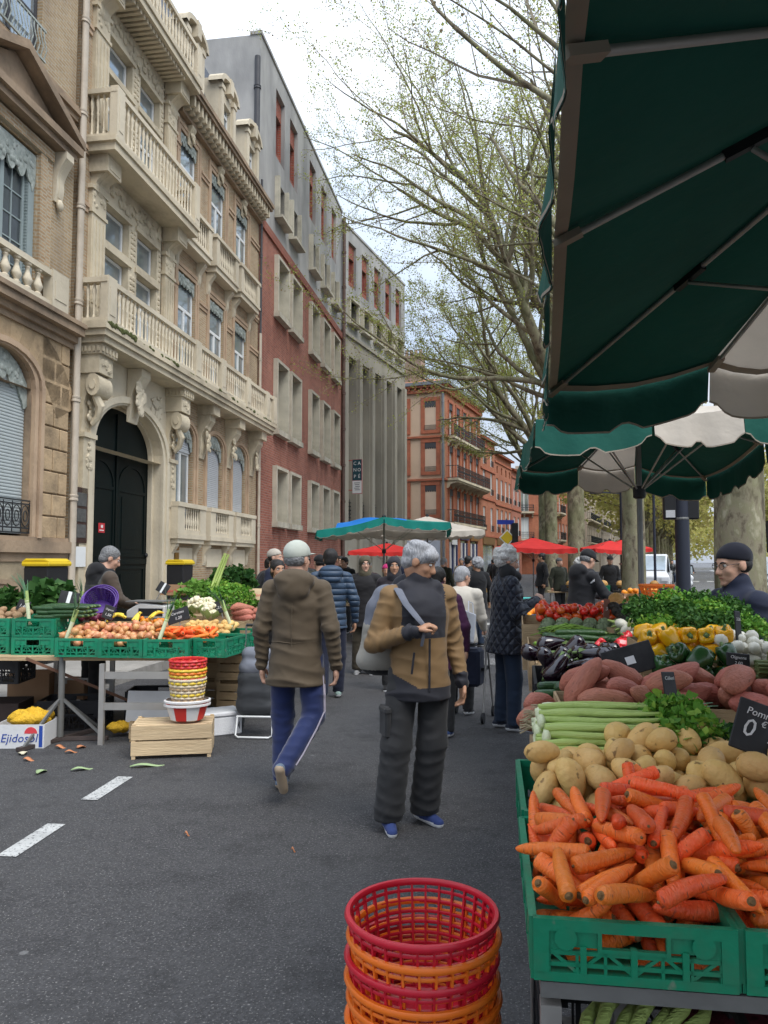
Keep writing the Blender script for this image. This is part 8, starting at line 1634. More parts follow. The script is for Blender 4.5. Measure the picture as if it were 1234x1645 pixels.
# people: smooth blended surfaces from joints
def sdf_mesh(prims,h,k=.018,wr=0.,ph=0.,wf=38.):
 pts=[]
 for p in prims:
  if p[0]=='c':r=max(p[3],p[4])*1.25;pts+=[Vector(p[1])-Vector((r,)*3),Vector(p[1])+Vector((r,)*3),Vector(p[2])-Vector((r,)*3),Vector(p[2])+Vector((r,)*3)]
  elif p[0]=='e':r=max(p[2]);pts+=[Vector(p[1])-Vector((r,)*3),Vector(p[1])+Vector((r,)*3)]
 P=np.array(pts);o=P.min(0)-3*h;N=np.ceil((P.max(0)-o)/h).astype(int)+4
 F=np.full(N,.2,np.float32);ax=[o[i]+h*np.arange(N[i])for i in range(3)]
 for p in prims:
  if p[0]=='cut':
   G=(ax[0][:,None,None]-p[1][0])*p[2][0]+(ax[1][None,:,None]-p[1][1])*p[2][1]+(ax[2][None,None,:]-p[1][2])*p[2][2];F=np.maximum(F,G.astype(np.float32));continue
  if p[0]=='c':r=max(p[3],p[4])*1.3+.08;lo=np.minimum(p[1],p[2])-r;hi=np.maximum(p[1],p[2])+r
  else:r=max(p[2])+.08;lo=np.array(p[1])-r;hi=np.array(p[1])+r
  a=np.clip(((lo-o)/h).astype(int),0,N);b=np.clip(((hi-o)/h).astype(int)+1,0,N);S=tuple(slice(a[i],b[i])for i in range(3))
  X,Y,Z=np.meshgrid(*[ax[i][S[i]]for i in range(3)],indexing='ij',sparse=True)
  if p[0]=='c':
   A,B=np.array(p[1]),np.array(p[2]);ab=B-A;L=max(1e-9,float(ab@ab));x,y,z=X-A[0],Y-A[1],Z-A[2]
   t=np.clip((x*ab[0]+y*ab[1]+z*ab[2])/L,0,1);fy=p[5]if len(p)>5 else 1.
   d=np.sqrt((x-t*ab[0])**2+((y-t*ab[1])*fy)**2+(z-t*ab[2])**2)-(p[3]+(p[4]-p[3])*t)
   if fy>1:d=d/(.5+.5*fy)
   if len(p)>6 and p[6]:
    ln=math.sqrt(L);U=v_orth(ab);W=np.cross(ab/ln,U);an=np.arctan2(x*W[0]+y*W[1]+z*W[2],x*U[0]+y*U[1]+z*U[2]);sd=p[7]
    phs=t*ln*p[8]+1.5*np.sin(an+sd)+.9*np.sin(2*an+t*ln*9+2*sd);am=(.25+.75*np.abs(2*t-1)**1.6)*(.65+.35*np.sin(an*1.5+sd*3))
    d=d-p[6]*am*(1-1.9*np.abs(np.sin(phs*.5)))
  else:
   x,y,z=X-p[1][0],Y-p[1][1],Z-p[1][2]
   if len(p)>3 and p[3]is not None:M=p[3];x,y,z=M[0][0]*x+M[1][0]*y+M[2][0]*z,M[0][1]*x+M[1][1]*y+M[2][1]*z,M[0][2]*x+M[1][2]*y+M[2][2]*z
   r=p[2];k0=np.sqrt((x/r[0])**2+(y/r[1])**2+(z/r[2])**2);k1=np.sqrt((x/r[0]**2)**2+(y/r[1]**2)**2+(z/r[2]**2)**2)+1e-9;d=k0*(k0-1)/k1
  f=F[S];d=d.astype(np.float32)
  if p[0]=='-e':hh=np.clip(.5-.5*(f+d)/.008,0,1);F[S]=f*(1-hh)-d*hh+.008*hh*(1-hh)
  else:hh=np.clip(.5+.5*(f-d)/k,0,1);F[S]=f*(1-hh)+d*hh-k*hh*(1-hh)
 if wr:
  X,Y,Z=ax[0][:,None,None],ax[1][None,:,None],ax[2][None,None,:]
  a1=wf*Z+14*X*np.sign(np.sin(3*Z+ph))+2.6*np.sin(11*X+5*Z+ph)+2.2*np.sin(12*Y+ph*2);a2=31*X+19*Z+2.5*np.sin(16*Z+9*Y+ph)+ph;m1=.5+.5*np.sin(7*X+5*Y+6*Z+ph*3)
  F=F+(wr*(.75*m1*(1-1.8*np.abs(np.sin(a1*.5)))+.55*(1-m1)*(1-1.8*np.abs(np.sin(a2*.5))))).astype(np.float32)
 s=F<0;c=[s[i:s.shape[0]-1+i,j:s.shape[1]-1+j,l:s.shape[2]-1+l]for i in(0,1)for j in(0,1)for l in(0,1)]
 n=sum(q.astype(np.int8)for q in c);act=(n>0)&(n<8);I=np.argwhere(act);idx=np.full(act.shape,-1,np.int32);idx[act]=np.arange(len(I))
 acc=np.zeros((len(I),3));cnt=np.zeros(len(I));C=[(i,j,l)for i in(0,1)for j in(0,1)for l in(0,1)]
 for u in range(8):
  for v in range(u+1,8):
   if sum(abs(C[u][q]-C[v][q])for q in range(3))!=1:continue
   fa=F[I[:,0]+C[u][0],I[:,1]+C[u][1],I[:,2]+C[u][2]];fb=F[I[:,0]+C[v][0],I[:,1]+C[v][1],I[:,2]+C[v][2]];m=(fa<0)!=(fb<0)
   t=fa[m]/(fa[m]-fb[m]);acc[m]+=np.array(C[u])+t[:,None]*(np.array(C[v])-np.array(C[u]));cnt[m]+=1
 V=o+h*(I+acc/np.maximum(cnt,1)[:,None]);Q=[]
 for a_ in range(3):
  b_,c_=(a_+1)%3,(a_+2)%3;sl=[slice(None)]*3;sl2=[slice(None)]*3;sl[a_]=slice(0,-1);sl2[a_]=slice(1,None)
  ch=s[tuple(sl)]!=s[tuple(sl2)];E=np.argwhere(ch);E=E[(E[:,b_]>0)&(E[:,c_]>0)&(E[:,b_]<s.shape[b_]-1)&(E[:,c_]<s.shape[c_]-1)]
  def cell(db,dc):e=E.copy();e[:,b_]-=db;e[:,c_]-=dc;return idx[e[:,0],e[:,1],e[:,2]]
  q=np.stack([cell(1,1),cell(0,1),cell(0,0),cell(1,0)],1);ins=s[E[:,0],E[:,1],E[:,2]];q[~ins]=q[~ins][:,::-1];Q.append(q)
 return V,np.concatenate(Q)
def v_orth(a):u=Vector(a).orthogonal().normalized();return np.array(u)
def sobj(name,prims,h,mats,parent,k=.018,wr=0.,ph=0.,fn=None,wf=38.):
 V,Q=sdf_mesh(prims,h,k,wr,ph,wf);Q=Q[(Q>=0).all(1)];me=bpy.data.meshes.new(name);me.vertices.add(len(V));me.vertices.foreach_set('co',V.ravel())
 me.loops.add(Q.size);me.loops.foreach_set('vertex_index',Q.ravel().astype(np.int32));me.polygons.add(len(Q));me.polygons.foreach_set('loop_start',np.arange(0,Q.size,4,dtype=np.int32))
 mats=mats if isinstance(mats,(list,tuple))else[mats]
 for m in mats:me.materials.append(m)
 if fn:c=V[Q].mean(1);me.polygons.foreach_set('material_index',fn(c[:,0],c[:,1],c[:,2]).astype(np.int32))
 me.update(calc_edges=True);me.shade_smooth();return obj(name,me,parent)
def fab(name,col,rough=.8,quilt=0,sheen=.1,spec=.25,qs=14.):
 if name in MATS:return MATS[name]
 m=mat(name,col,rough,.12,5,.5,5.5,spec=spec,stretch=(1,1,1.5))
 n,l=m.node_tree.nodes,m.node_tree.links;B=n['Principled BSDF']
 for d in n:
  if d.type=='TEX_NOISE' and d.inputs['Scale'].default_value==5.5:d.noise_type='RIDGED_MULTIFRACTAL';d.inputs['Detail'].default_value=3;d.inputs['Distortion'].default_value=.6
  if d.type=='BUMP':d.inputs['Strength'].default_value=.35;d.inputs['Distance'].default_value=.05;B.inputs['Sheen Weight'].default_value=sheen
 if quilt:
  tc=n.new('ShaderNodeTexCoord');sp=n.new('ShaderNodeSeparateXYZ');l.new(tc.outputs['Object'],sp.inputs[0]);hs=[]
  def M(op,a,b=None,c=None):
   d=n.new('ShaderNodeMath');d.operation=op
   for i,v in enumerate((a,b,c)):
    if v is None:continue
    if hasattr(v,'is_output'):l.new(v,d.inputs[i])
    else:d.inputs[i].default_value=v
   return d.outputs[0]
  xy=M('ADD',sp.outputs[0],sp.outputs[1])
  if quilt==1:a=M('ABSOLUTE',M('SINE',M('MULTIPLY',M('ADD',xy,sp.outputs[2]),qs*2)));b=M('ABSOLUTE',M('SINE',M('MULTIPLY',M('SUBTRACT',xy,sp.outputs[2]),qs*2)));hgt=M('POWER',M('MINIMUM',a,b),.4)
  else:hgt=M('POWER',M('ABSOLUTE',M('SINE',M('MULTIPLY',sp.outputs[2],qs*2.6))),.5)
  bp=_n(n,l,'ShaderNodeBump',Strength=.7,Distance=.03);l.new(hgt,bp.inputs['Height']);l.new(bp.outputs[0],B.inputs['Normal'])
 return m
SKIN=mat('skin_tan',(.40,.215,.13),.5,.12,14,.1,60,spec=.35);SKIN_L=mat('skin_light',(.52,.30,.21),.5,.14,14,.1,60,spec=.35)
HGREY=mat('hair_grey',(.34,.34,.35),.6,.5,60,.6,70,stretch=(3,1,.4));HWHITE=mat('hair_white',(.52,.51,.48),.7,.4,50,.8,50);HDARK=mat('hair_dark',(.012,.01,.009),.5,.4,50,.5,60,stretch=(3,1,.4));HSALT=mat('hair_salt',(.17,.17,.17),.7,.5,60,.6,60)
EYEW=mat('eye_white',(.6,.58,.55),.3,.02,4,0);EYED=mat('eye_iris',(.02,.012,.008),.2,.1,4,0);LIP=mat('lips',(.3,.12,.09),.5,.1,10,0)
SOLE=mat('white_sole',(.72,.72,.72),.6,.06,10,.05);NAVY=fab('navy_cloth',(.012,.016,.035));BLACK=fab('black_cloth',(.011,.011,.012));GREYT=fab('charcoal_trousers',(.028,.028,.029));JEAN=fab('dark_jeans',(.018,.03,.055));BROWNT=fab('olive_trousers',(.055,.045,.03))
def rotm(yaw,pitch,roll=0):return(Matrix.Rotation(yaw,3,'Z')@Matrix.Rotation(pitch,3,'X')@Matrix.Rotation(roll,3,'Y'))
def person(label,x,y,rz,H=1.74,top=BLACK,trou=GREYT,shoe=BLACK,hair=('short',HDARK),skin=SKIN,yaw=0,pitch=0,h=.013,aR=None,aL=None,lR=None,lL=None,lean=0.,hem=.80,tw=.0,lw=1.,coat=0.,hood=0,collar=0,topmats=None,topfn=None,trfn=None,trmats=None,wr=.004,glasses=False,group=None,z=0,low=True,sole=SOLE,bw=1.,seed=0,beard=False):
 """x right, y forward, z up in the person's own frame; lean tips the upper body forward"""
 r=thing('person',label,'person',(x,y,z),rz,group);s=H/1.75;r.scale=(s,s,s);v=Vector
 def up(p):
  p=v(p);q=p-v((0,0,.92));return v((0,0,.92))+Matrix.Rotation(-lean,3,'X')@q if p.z>.92 and lean else p
 shR,shL=up((.165*bw,-.01,1.405)),up((-.165*bw,-.01,1.405));neck=up((0,-.01,1.49));chest=up((0,0,1.3));waist=up((0,0,1.08))
 hc=up((0,.02,1.625))+v((0,.03*math.sin(-pitch)if 0 else 0,0));RM=rotm(yaw,pitch)
 tv=lambda p:v(p)if isinstance(p,tuple)else p
 aR=[tv(p)for p in(aR or[(.25*bw,-.03,1.14),(.26*bw,.05,.90),(.0,.03,-1)])];aL=[tv(p)for p in(aL or[(-.25*bw,-.03,1.14),(-.26*bw,.05,.90),(.0,.03,-1)])]
 lR=[v(p)for p in(lR or[(.095,0,.92),(.10,.015,.5),(.10,-.01,.09),(.12,1,-.12)])];lL=[v(p)for p in(lL or[(-.095,0,.92),(-.10,.015,.5),(-.10,-.01,.09),(-.12,1,-.12)])]
 def hd(p):return tuple(hc+RM@v(p))
 B=[('c',(0,0,.92),tuple(waist),.12,.11,1.3),('c',tuple(waist),tuple(chest),.11,.13,1.4),('c',tuple(shR),tuple(shL),.055,.055),('c',tuple(neck),hd((0,-.03,-.06)),.06,.052)]
 B+=[('e',hd((0,-.012,.032)),(.077,.096,.085),RM),('e',hd((0,.03,-.03)),(.06,.064,.085),RM),('e',hd((0,.036,-.075)),(.047,.05,.04),RM),('c',hd((0,.086,.012)),hd((0,.108,-.03)),.009,.0135),('e',hd((0,.098,-.036)),(.019,.014,.009),RM),('e',hd((0,.076,.027)),(.05,.016,.011),RM),('e',hd((.036,.062,-.025)),(.022,.02,.022),RM),('e',hd((-.036,.062,-.025)),(.022,.02,.022),RM),('e',hd((0,.086,-.064)),(.023,.011,.009),RM),('e',hd((0,.08,-.1)),(.022,.017,.015),RM)]
 B+=[('e',hd((q*.078,-.008,-.006)),(.011,.023,.033),RM)for q in(-1,1)]+[('-e',hd((q*.031,.096,.008)),(.017,.013,.011),RM)for q in(-1,1)]
 for sh,A in((shR,aR),(shL,aL)):
  B+=[('c',tuple(sh),tuple(A[0]),.045,.04),('c',tuple(A[0]),tuple(A[1]),.04,.028)]
  d=A[2].normalized();side=v((0,1,0))if abs(d.y)<.7 else v((0,0,1));side=(side-d*side.dot(d)).normalized();nr=d.cross(side);sg=1 if A is aR else-1;cu=A[3]if len(A)>3 else .55
  pc=A[1]+d*.055;B.append(('e',tuple(pc),(.04,.046,.02),Matrix((side,d,nr)).transposed()))
  inw=nr*(1 if nr.x*-sg>0 or abs(nr.x)<.3 else-1)
  for f in range(4):
   o_=side*(.027-.018*f);L=(.072,.08,.075,.058)[f];b0=A[1]+d*.09+o_;b1=b0+(d*math.cos(cu*.7)+inw*math.sin(cu*.7))*L*.5;b2=b1+(d*math.cos(cu*2.2)+inw*math.sin(cu*2.2))*L*.55
   B+=[('c',tuple(b0),tuple(b1),.0095,.009),('c',tuple(b1),tuple(b2),.009,.0075)]
  t0=A[1]+d*.03+side*.035;t1=t0+(d*.7+side*.6+inw*.3).normalized()*.04;B+=[('c',tuple(t0),tuple(t1),.013,.0105),('c',tuple(t1),tuple(t1+(d+inw*.4).normalized()*.032),.0105,.0085)]
 for A in(lR,lL):B+=[('c',tuple(A[0]),tuple(A[1]),.07,.05),('c',tuple(A[1]),tuple(A[2]),.05,.04)]
 sobj('body',B,h if h<.01 else h*.85,skin,r,.014)
 if top:
  fd=wr*(1.9 if h<.01 else 1.4)if h<.016 else 0;G=[('c',(0,0,hem+.02),tuple(waist),.178*bw+coat,.16*bw,1.2,fd,seed*1.7,60.),('c',tuple(waist),tuple(chest),.16*bw,.178*bw,1.28,fd,seed*2.3,55.),('c',tuple(chest),tuple(up((0,-.01,1.39))),.172*bw,.12,1.3),('c',tuple(shR),tuple(up((.05,-.01,1.46))),.066,.05),('c',tuple(shL),tuple(up((-.05,-.01,1.46))),.066,.05)]
  for sh,A in((shR,aR),(shL,aL)):e=A[1]-(A[1]-A[0]).normalized()*.005;G+=[('c',tuple(sh),tuple(A[0]),.066*bw,.057*bw,1.,fd,seed+sh.x*9,95.),('c',tuple(A[0]),tuple(e),.056*bw,.043,1.,fd*1.1,seed+sh.x*7+1,120.)]
  if hood==1:G+=[('e',tuple(up((0,-.1,1.475))),(.145,.085,.085)),('e',tuple(up((0,-.13,1.41))),(.115,.06,.085)),('c',tuple(up((-.1,.02,1.47))),tuple(up((.1,.02,1.47))),.045,.045),('-e',tuple(up((0,.02,1.53))),(.075,.085,.07))]
  if collar:G+=[('c',tuple(up((0,-.015,1.47))),tuple(up((0,0,1.50+.02*collar))),.085,.078)]
  G.append(('cut',(0,0,hem),(0,0,-1)))
  sobj('jacket',G,h*.85,topmats or top,r,.024,wr*.3,seed,topfn)
 if low:
  T=[('c',(-.05,0,.93),(.05,0,.93),.115,.115,1.05)]
  for A in(lR,lL):m_=A[1].lerp(A[2],1.02);fl=wr*(1.15 if h<.01 else 1.1)if h<.016 else 0;T+=[('c',tuple(A[0]),tuple(A[1]),.097,.08*lw,1.,fl*.8,seed+A[0].x*20,70.),('c',tuple(A[1]),tuple(m_),.08*lw,.066*lw+tw,1.,fl,seed+A[0].x*33+2,85.)]
  T.append(('cut',(0,0,.062),(0,0,-1)))
  sobj('trousers',T,h,trmats or trou,r,.024,wr*.35,seed+1,trfn,26.)
  for A in(lR,lL):
   d=A[3].normalized();hb=A[2]-v((0,0,.045))-d*.045;tp=A[2]+d*.15+v((0,0,-.055))*(1 if abs(d.z)<.5 else .3);dn=v((0,0,-1));dn=(dn-d*dn.dot(d)).normalized();sb=A[2]+dn*.088
   S=[('c',tuple(A[2]+v((0,0,.01))),tuple(A[2]-v((0,0,.03))),.045,.045),('c',tuple(A[2]-d*.045+dn*.05),tuple(A[2]+d*.13+dn*.058),.036,.031),('c',tuple(A[2]-d*.0+dn*.03),tuple(A[2]+d*.1+dn*.055),.04,.033),('cut',tuple(sb),tuple(dn))]
   sobj('shoe',S,min(h,.008)if h<.012 else h*.8,[shoe,sole],r,.012,0,0,lambda X,Y,Z,sb=sb,dn=dn:((X-sb.x)*dn.x+(Y-sb.y)*dn.y+(Z-sb.z)*dn.z>-.032))
 if h<.02:
  q=MB()
  for g in(-1,1):
   q.ball(hd((g*.031,.0775,.008)),(.0125,.0125,.0095),10,7,0,RM);q.ball(hd((g*.031,.086,.008)),(.0055,.005,.0055),8,6,1,RM)
   q.tube([hd((g*.014,.092,.024)),hd((g*.032,.091,.029)),hd((g*.05,.079,.023))],[.0035,.0045,.0025],6,2)
  q.tube([hd((-.021,.09,-.064)),hd((0,.0975,-.063)),hd((.021,.09,-.064))],[.002,.0055,.002],6,3)
  q.build('face_features',[EYEW,EYED,hair[1]if hair[0]!='hijab' else HDARK,LIP],r,smooth=60)
  if glasses:
   q=MB()
   for g in(-1,1):q.tube([hd((g*.033+.022*math.cos(a*.52),.1,.006+.017*math.sin(a*.52)))for a in range(13)],.0016,5,caps=False);q.tube([hd((g*.055,.098,.012)),hd((g*.08,.0,.012))],.0018,5)
   q.tube([hd((-.011,.101,.01)),hd((.011,.101,.01))],.0015,5);q.build('glasses',BLKPL,r)
 hk,hm=hair;hh=min(h,.011);E_=lambda c,rad,sgn='e':(sgn,hd(c),rad,RM);CUT=lambda c,n_:('cut',hd(c),tuple(RM@v(n_)))
 if hk=='short':HP=[E_((0,-.022,.04),(.088,.104,.092)),E_((0,-.06,-.02),(.07,.06,.07)),E_((0,.115,-.028),(.09,.085,.085),'-e'),E_((.085,.0,-.02),(.016,.028,.032),'-e'),E_((-.085,.0,-.02),(.016,.028,.032),'-e'),CUT((0,0,-.075),(0,0,-1))]
 elif hk=='crop':HP=[E_((0,-.02,.036),(.083,.1,.086)),E_((0,.1,-.03),(.09,.085,.088),'-e'),CUT((0,0,-.03),(0,.35,-1))]
 elif hk=='curly':
  rr=random.Random(seed);HP=[E_((0,-.03,.04),(.1,.11,.098)),E_((0,-.07,-.01),(.09,.07,.08))]
  for i in range(60):u=v((rr.gauss(0,1),rr.gauss(-.2,1),rr.gauss(.3,1))).normalized();HP.append(E_((u.x*.098,-.03+u.y*.108,.04+u.z*.095),(.02+rr.uniform(0,.012),)*3))if u.y<.62 or u.z>.7 else None
  HP=[p for p in HP if p];HP+=[E_((0,.125,-.03),(.085,.085,.08),'-e'),CUT((0,0,-.09),(0,0,-1))]
 elif hk=='fringe':HP=[E_((0,-.02,.04),(.086,.106,.09)),E_((0,-.062,-.01),(.07,.056,.07)),E_((.01,.05,.06),(.072,.056,.05)),E_((.03,-.03,.1),(.05,.07,.03)),E_((-.03,.0,.1),(.045,.07,.028)),E_((0,.125,-.035),(.092,.075,.08),'-e'),E_((.09,.004,-.02),(.02,.03,.035),'-e'),E_((-.09,.004,-.02),(.02,.03,.035),'-e'),CUT((0,0,-.08),(0,0,-1))]
 elif hk=='bun':HP=[E_((0,-.022,.04),(.088,.104,.092)),E_((0,-.12,.08),(.055,.05,.05)),E_((0,.115,-.028),(.09,.085,.085),'-e'),E_((0,-.06,-.03),(.075,.06,.08))]
 elif hk=='hijab':HP=[E_((0,-.015,.035),(.094,.112,.1)),('c',hd((0,-.02,-.03)),tuple(neck+v((0,.01,-.02))),.088,.105),E_((0,.03,-.13),(.08,.06,.05)),E_((0,.12,-.022),(.06,.085,.082),'-e')]
 elif hk=='beanie':HP=[E_((0,-.018,.045),(.09,.107,.09)),CUT((0,0,.028),(0,.25,-1))]
 elif hk=='cap':HP=[E_((0,-.012,.045),(.092,.109,.095)),E_((0,.115,.036),(.07,.075,.011)),('-e',hd((0,.06,-.02)),(.08,.07,.05),RM),CUT((0,0,.02),(0,.12,-1))]
 else:HP=None
 if HP:sobj({'beanie':'knitted_cap','cap':'cap','hijab':'headscarf'}.get(hk,'hair'),HP,hh,hm,r,.012,.004 if hk in('short','fringe','curly')else(.003 if hk=='hijab' else .0),seed,wf=60)
 if hk in('cap','beanie')and beard!='none':sobj('hair',[E_((0,-.04,.0),(.082,.072,.062)),CUT((0,0,.03),(0,0,1)),E_((0,.1,-.03),(.1,.1,.09),'-e')],hh,MATS.get('hair_salt')if hk=='cap' else HDARK,r,.01)
 return r
BRJ=fab('brown_jacket',(.085,.062,.038),.75);BRJ2=fab('tan_jacket',(.19,.115,.05),.7);DKJ=fab('dark_yoke',(.022,.022,.028),.7)
# man in the flat cap walking away
WSTR=fab('pale_stripe',(.4,.36,.42));TRK=fab('navy_track',(.012,.022,.085),.7,sheen=.3)
pm=person('man walking away in a brown hooded jacket, pale cap and navy striped track trousers',-.62,5.5,R(-6),1.74,BRJ,TRK,fab('grey_blue_shoe',(.12,.16,.21)),('cap',fab('pale_sage_cap',(.42,.44,.38),.85)),SKIN_L,R(-24),0,.0095,[(.26,-.05,1.13),(.285,.0,.87),(.02,.08,-1)],[(-.25,-.04,1.13),(-.255,.02,.87),(.03,.08,-1)],[(.10,0,.92),(.13,-.02,.52),(-.01,-.34,.24),(.05,.55,-.95)],[(-.10,0,.92),(-.11,.06,.5),(-.11,.04,.09),(-.02,1,-.1)],hem=.74,hood=1,bw=1.08,coat=.02,lw=1.0,wr=.007,seed=1,sole=mat('tan_sole',(.34,.26,.18),.7,.15,12,.2,60))
for k in range(3):MB().tube([(.196,-.03+.02*k,.82),(.208,-.045+.02*k,.7),(.212,-.05+.02*k,.56),(.175,-.13+.018*k,.46),(.11,-.27+.016*k,.32),(.075,-.33+.012*k,.26)],.0052,5).build('side_stripe',WSTR,pm)
q=MB();q.tube([(.172*1.02*math.cos(a*.2),.145*math.sin(a*.2)-.0,1.045+.004*math.sin(a))for a in range(32)],.005,5,caps=False);q.build('waist_seam',BRJ,pm);MB().tube([(0,-.158,1.02),(-.002,-.16,1.2),(0,-.155,1.33)],.003,5).build('back_seam',BRJ,pm)
# grey haired man with the backpack
YK=lambda X,Y,Z:((Z>1.16)&(np.abs(X)<.145)&(Z<1.6))|(Z>1.40)&(np.abs(X)<.15)|(Z<.86+.6*np.maximum(0,X-.05))&(Z<.97)&(np.abs(X)<.24)|(np.sqrt((X-.10)**2+(Y-.2)**2+(Z-1.21)**2)<.075)|(np.sqrt((X+.27)**2+(Z-.87)**2)<.07)
ph_=person('grey haired man in a tan and dark jacket, hand on his backpack strap, looking aside',.215,4.78,R(196),1.72,BRJ2,GREYT,fab('blue_shoe',(.03,.05,.16)),('fringe',HGREY),SKIN,R(58),R(-20),.0085,[(.285,-.02,1.12),(.09,.205,1.215),(-.9,.25,.35),1.1],[(-.245,-.04,1.12),(-.27,.05,.87),(0,.1,-1)],[(.10,0,.92),(.16,.03,.5),(.205,.02,.09),(.1,1,-.08)],[(-.10,0,.92),(-.075,.02,.5),(-.05,-.05,.09),(-.5,1,-.08)],hem=.78,hood=1,collar=1,bw=1.08,coat=.015,lw=1.16,tw=.018,wr=.007,topmats=[BRJ2,DKJ],topfn=YK,seed=3)
MB().bar((-.01,.168,.84),(-.01,.176,1.16),.012,.006,up=(0,1,0)).build('zip',DKJ,ph_);MB().bar((.1,.16,.95),(.085,.165,1.08),.012,.006,up=(0,1,0)).build('pocket_zip',DKJ,ph_)
bev(MB().box(.205,.245,-.05,.09,.56,.74).box(.203,.249,-.054,.094,.70,.745).build('cargo_pocket',GREYT,ph_),.012)
# his backpack: pale lower shell, grey top, black base
BPG=fab('backpack_grey',(.13,.14,.17));BPW=fab('backpack_pale',(.3,.28,.24));bp=thing('backpack','grey and cream backpack slung on the shoulder of the grey haired man','backpack',(.215,4.78,0),R(196));bp.scale=(.983,)*3
sobj('pack',[('c',(.15,-.22,1.02),(.15,-.2,1.38),.12,.1),('c',(.23,-.22,1.02),(.21,-.2,1.32),.1,.08),('e',(.2,-.22,.99),(.15,.12,.09))],.01,[BPG,BPW,BLACK],bp,.03,.003,2,lambda X,Y,Z:np.where(Z<.94,2,np.where((Z<1.2+.3*(X-.2)),1,0)))
q=MB();q.tube([(.16,-.14,1.43),(.155,-.05,1.475),(.15,.06,1.45),(.125,.13,1.37),(.08,.185,1.3),(.035,.225,1.235),(.05,.2,1.12)],[.026,.028,.028,.027,.024,.018,.012],8,sq=.4);q.build('shoulder_strap',BPG,bp,smooth=60)
# white haired man at the stall
q_=person('white curly haired man in a navy quilted jacket, hands clasped, facing the stall',1.18,7.45,R(-82),1.73,fab('navy_quilt',(.012,.016,.028),.5,1,spec=.35),JEAN,fab('dark_shoe',(.02,.025,.04)),('curly',HWHITE),SKIN_L,R(-6),R(-16),.0115,[(.235,.03,1.13),(.1,.27,1.25),(-.6,.5,.4),1.2],[(-.235,.03,1.13),(-.05,.27,1.22),(.6,.5,.4),1.2],[(.10,0,.92),(.10,.04,.5),(.10,.03,.09),(.05,1,-.1)],[(-.10,0,.92),(-.10,.0,.5),(-.10,-.04,.09),(-.05,1,-.1)],hem=.74,collar=2,bw=1.14,coat=.04,wr=.004,seed=5)
sobj('scarf',[('c',(-.06,.0,1.5),(.06,.0,1.5),.085,.085),('e',(0,.08,1.47),(.1,.07,.06))],.011,BLACK,q_,.03,.005,2)
person('elderly vendor in a navy beanie, glasses and dark jacket, seen in profile',2.02,4.42,R(98),1.7,NAVY,GREYT,BLACK,('beanie',fab('navy_knit',(.008,.009,.016),.95)),SKIN_L,R(4),R(-8),.0105,[(.24,.04,1.12),(.19,.27,1.12),(-.3,1,-.1)],[(-.24,.04,1.12),(-.17,.27,1.1),(.3,1,-.1)],hem=.8,collar=1,bw=1.14,glasses=True,seed=6)
person('vendor in a brown jacket with a black hood bending over the left stall',-3.12,8.3,R(-48),1.78,fab('brown_grey_jacket',(.075,.055,.04)),GREYT,BLACK,('short',HSALT),SKIN_L,R(-18),R(-24),.0115,[(.24,.16,1.18),(.16,.42,1.06),(0,1,-.4)],[(-.24,.16,1.18),(-.14,.44,1.08),(0,1,-.4)],lean=.22,hood=1,bw=1.15,topmats=[fab('brown_grey_jacket',(.075,.055,.04)),fab('grey_vest',(.06,.06,.055)),BLACK],topfn=lambda X,Y,Z:np.where((Z>1.33)&(np.abs(X)<.15)&(Y<.2),2,np.where(np.abs(X)<.17,1,0)),seed=7)
person('man seen from behind in a blue quilted puffer jacket and dark trousers',-.63,9.1,R(6),1.75,fab('blue_puffer',(.025,.05,.09),.5,2,spec=.4,qs=17),fab('dark_navy_track',(.015,.018,.035)),fab('sage_shoe',(.22,.3,.27)),('short',HDARK),SKIN,R(-8),0,.0125,None,None,[(.095,0,.92),(.11,.05,.5),(.10,.10,.09),(.05,1,-.1)],[(-.095,0,.92),(-.09,-.02,.5),(-.09,-.14,.12),(0,.9,-.4)],hood=1,hem=.82,bw=1.12,seed=8)
person('woman in an olive headscarf and glasses with a black coat and wide brown trousers',-.27,11.1,R(168),1.68,fab('black_coat',(.016,.015,.016)),BROWNT,fab('grey_shoe',(.2,.2,.2)),('hijab',fab('olive_scarf',(.075,.065,.04))),SKIN_L,R(24),0,.0125,[(.23,.06,1.14),(.14,.22,1.05),(-.4,.8,.2)],None,hem=.7,coat=.03,bw=1.1,lw=1.15,tw=.03,glasses=True,seed=9)
person('young woman in a charcoal headscarf looking at the camera behind the backpack',.13,9.7,R(176),1.66,fab('plum_coat',(.02,.016,.02)),GREYT,BLACK,('hijab',fab('charcoal_scarf',(.025,.024,.03))),SKIN,R(6),0,.0125,hem=.7,seed=10)
person('stooping grey haired woman in a cream jacket pushing a walking frame',.80,8.2,R(-22),1.56,fab('cream_jacket',(.55,.5,.42)),GREYT,BLACK,('short',HGREY),SKIN_L,R(-30),R(-10),.0125,[(.23,.15,1.12),(.2,.36,.98),(0,.8,-.5)],[(-.23,.15,1.12),(-.2,.36,.98),(0,.8,-.5)],lean=.2,hem=.84,bw=1.12,coat=.02,seed=11)
person('person in a purple coat with a pink scarf half hidden behind the backpack man',.50,7.15,R(-12),1.55,fab('purple_coat',(.06,.015,.05)),GREYT,fab('blue_trainer',(.03,.06,.16)),('short',HDARK),SKIN_L,R(-20),0,.014,None,None,hem=.7,bw=1.1,collar=2,seed=12)
person('dark haired woman with a high ponytail behind the walking man',-1.17,8.6,R(150),1.62,BLACK,GREYT,BLACK,('bun',HDARK),SKIN,R(60),0,.014,hem=.75,seed=13)
person('customer in a pale knitted hat and dark jacket by the brick wall',-1.6,11.2,R(-100),1.78,NAVY,GREYT,BLACK,('beanie',fab('cream_knit',(.42,.38,.32),.95)),SKIN_L,0,0,.015,seed=14)
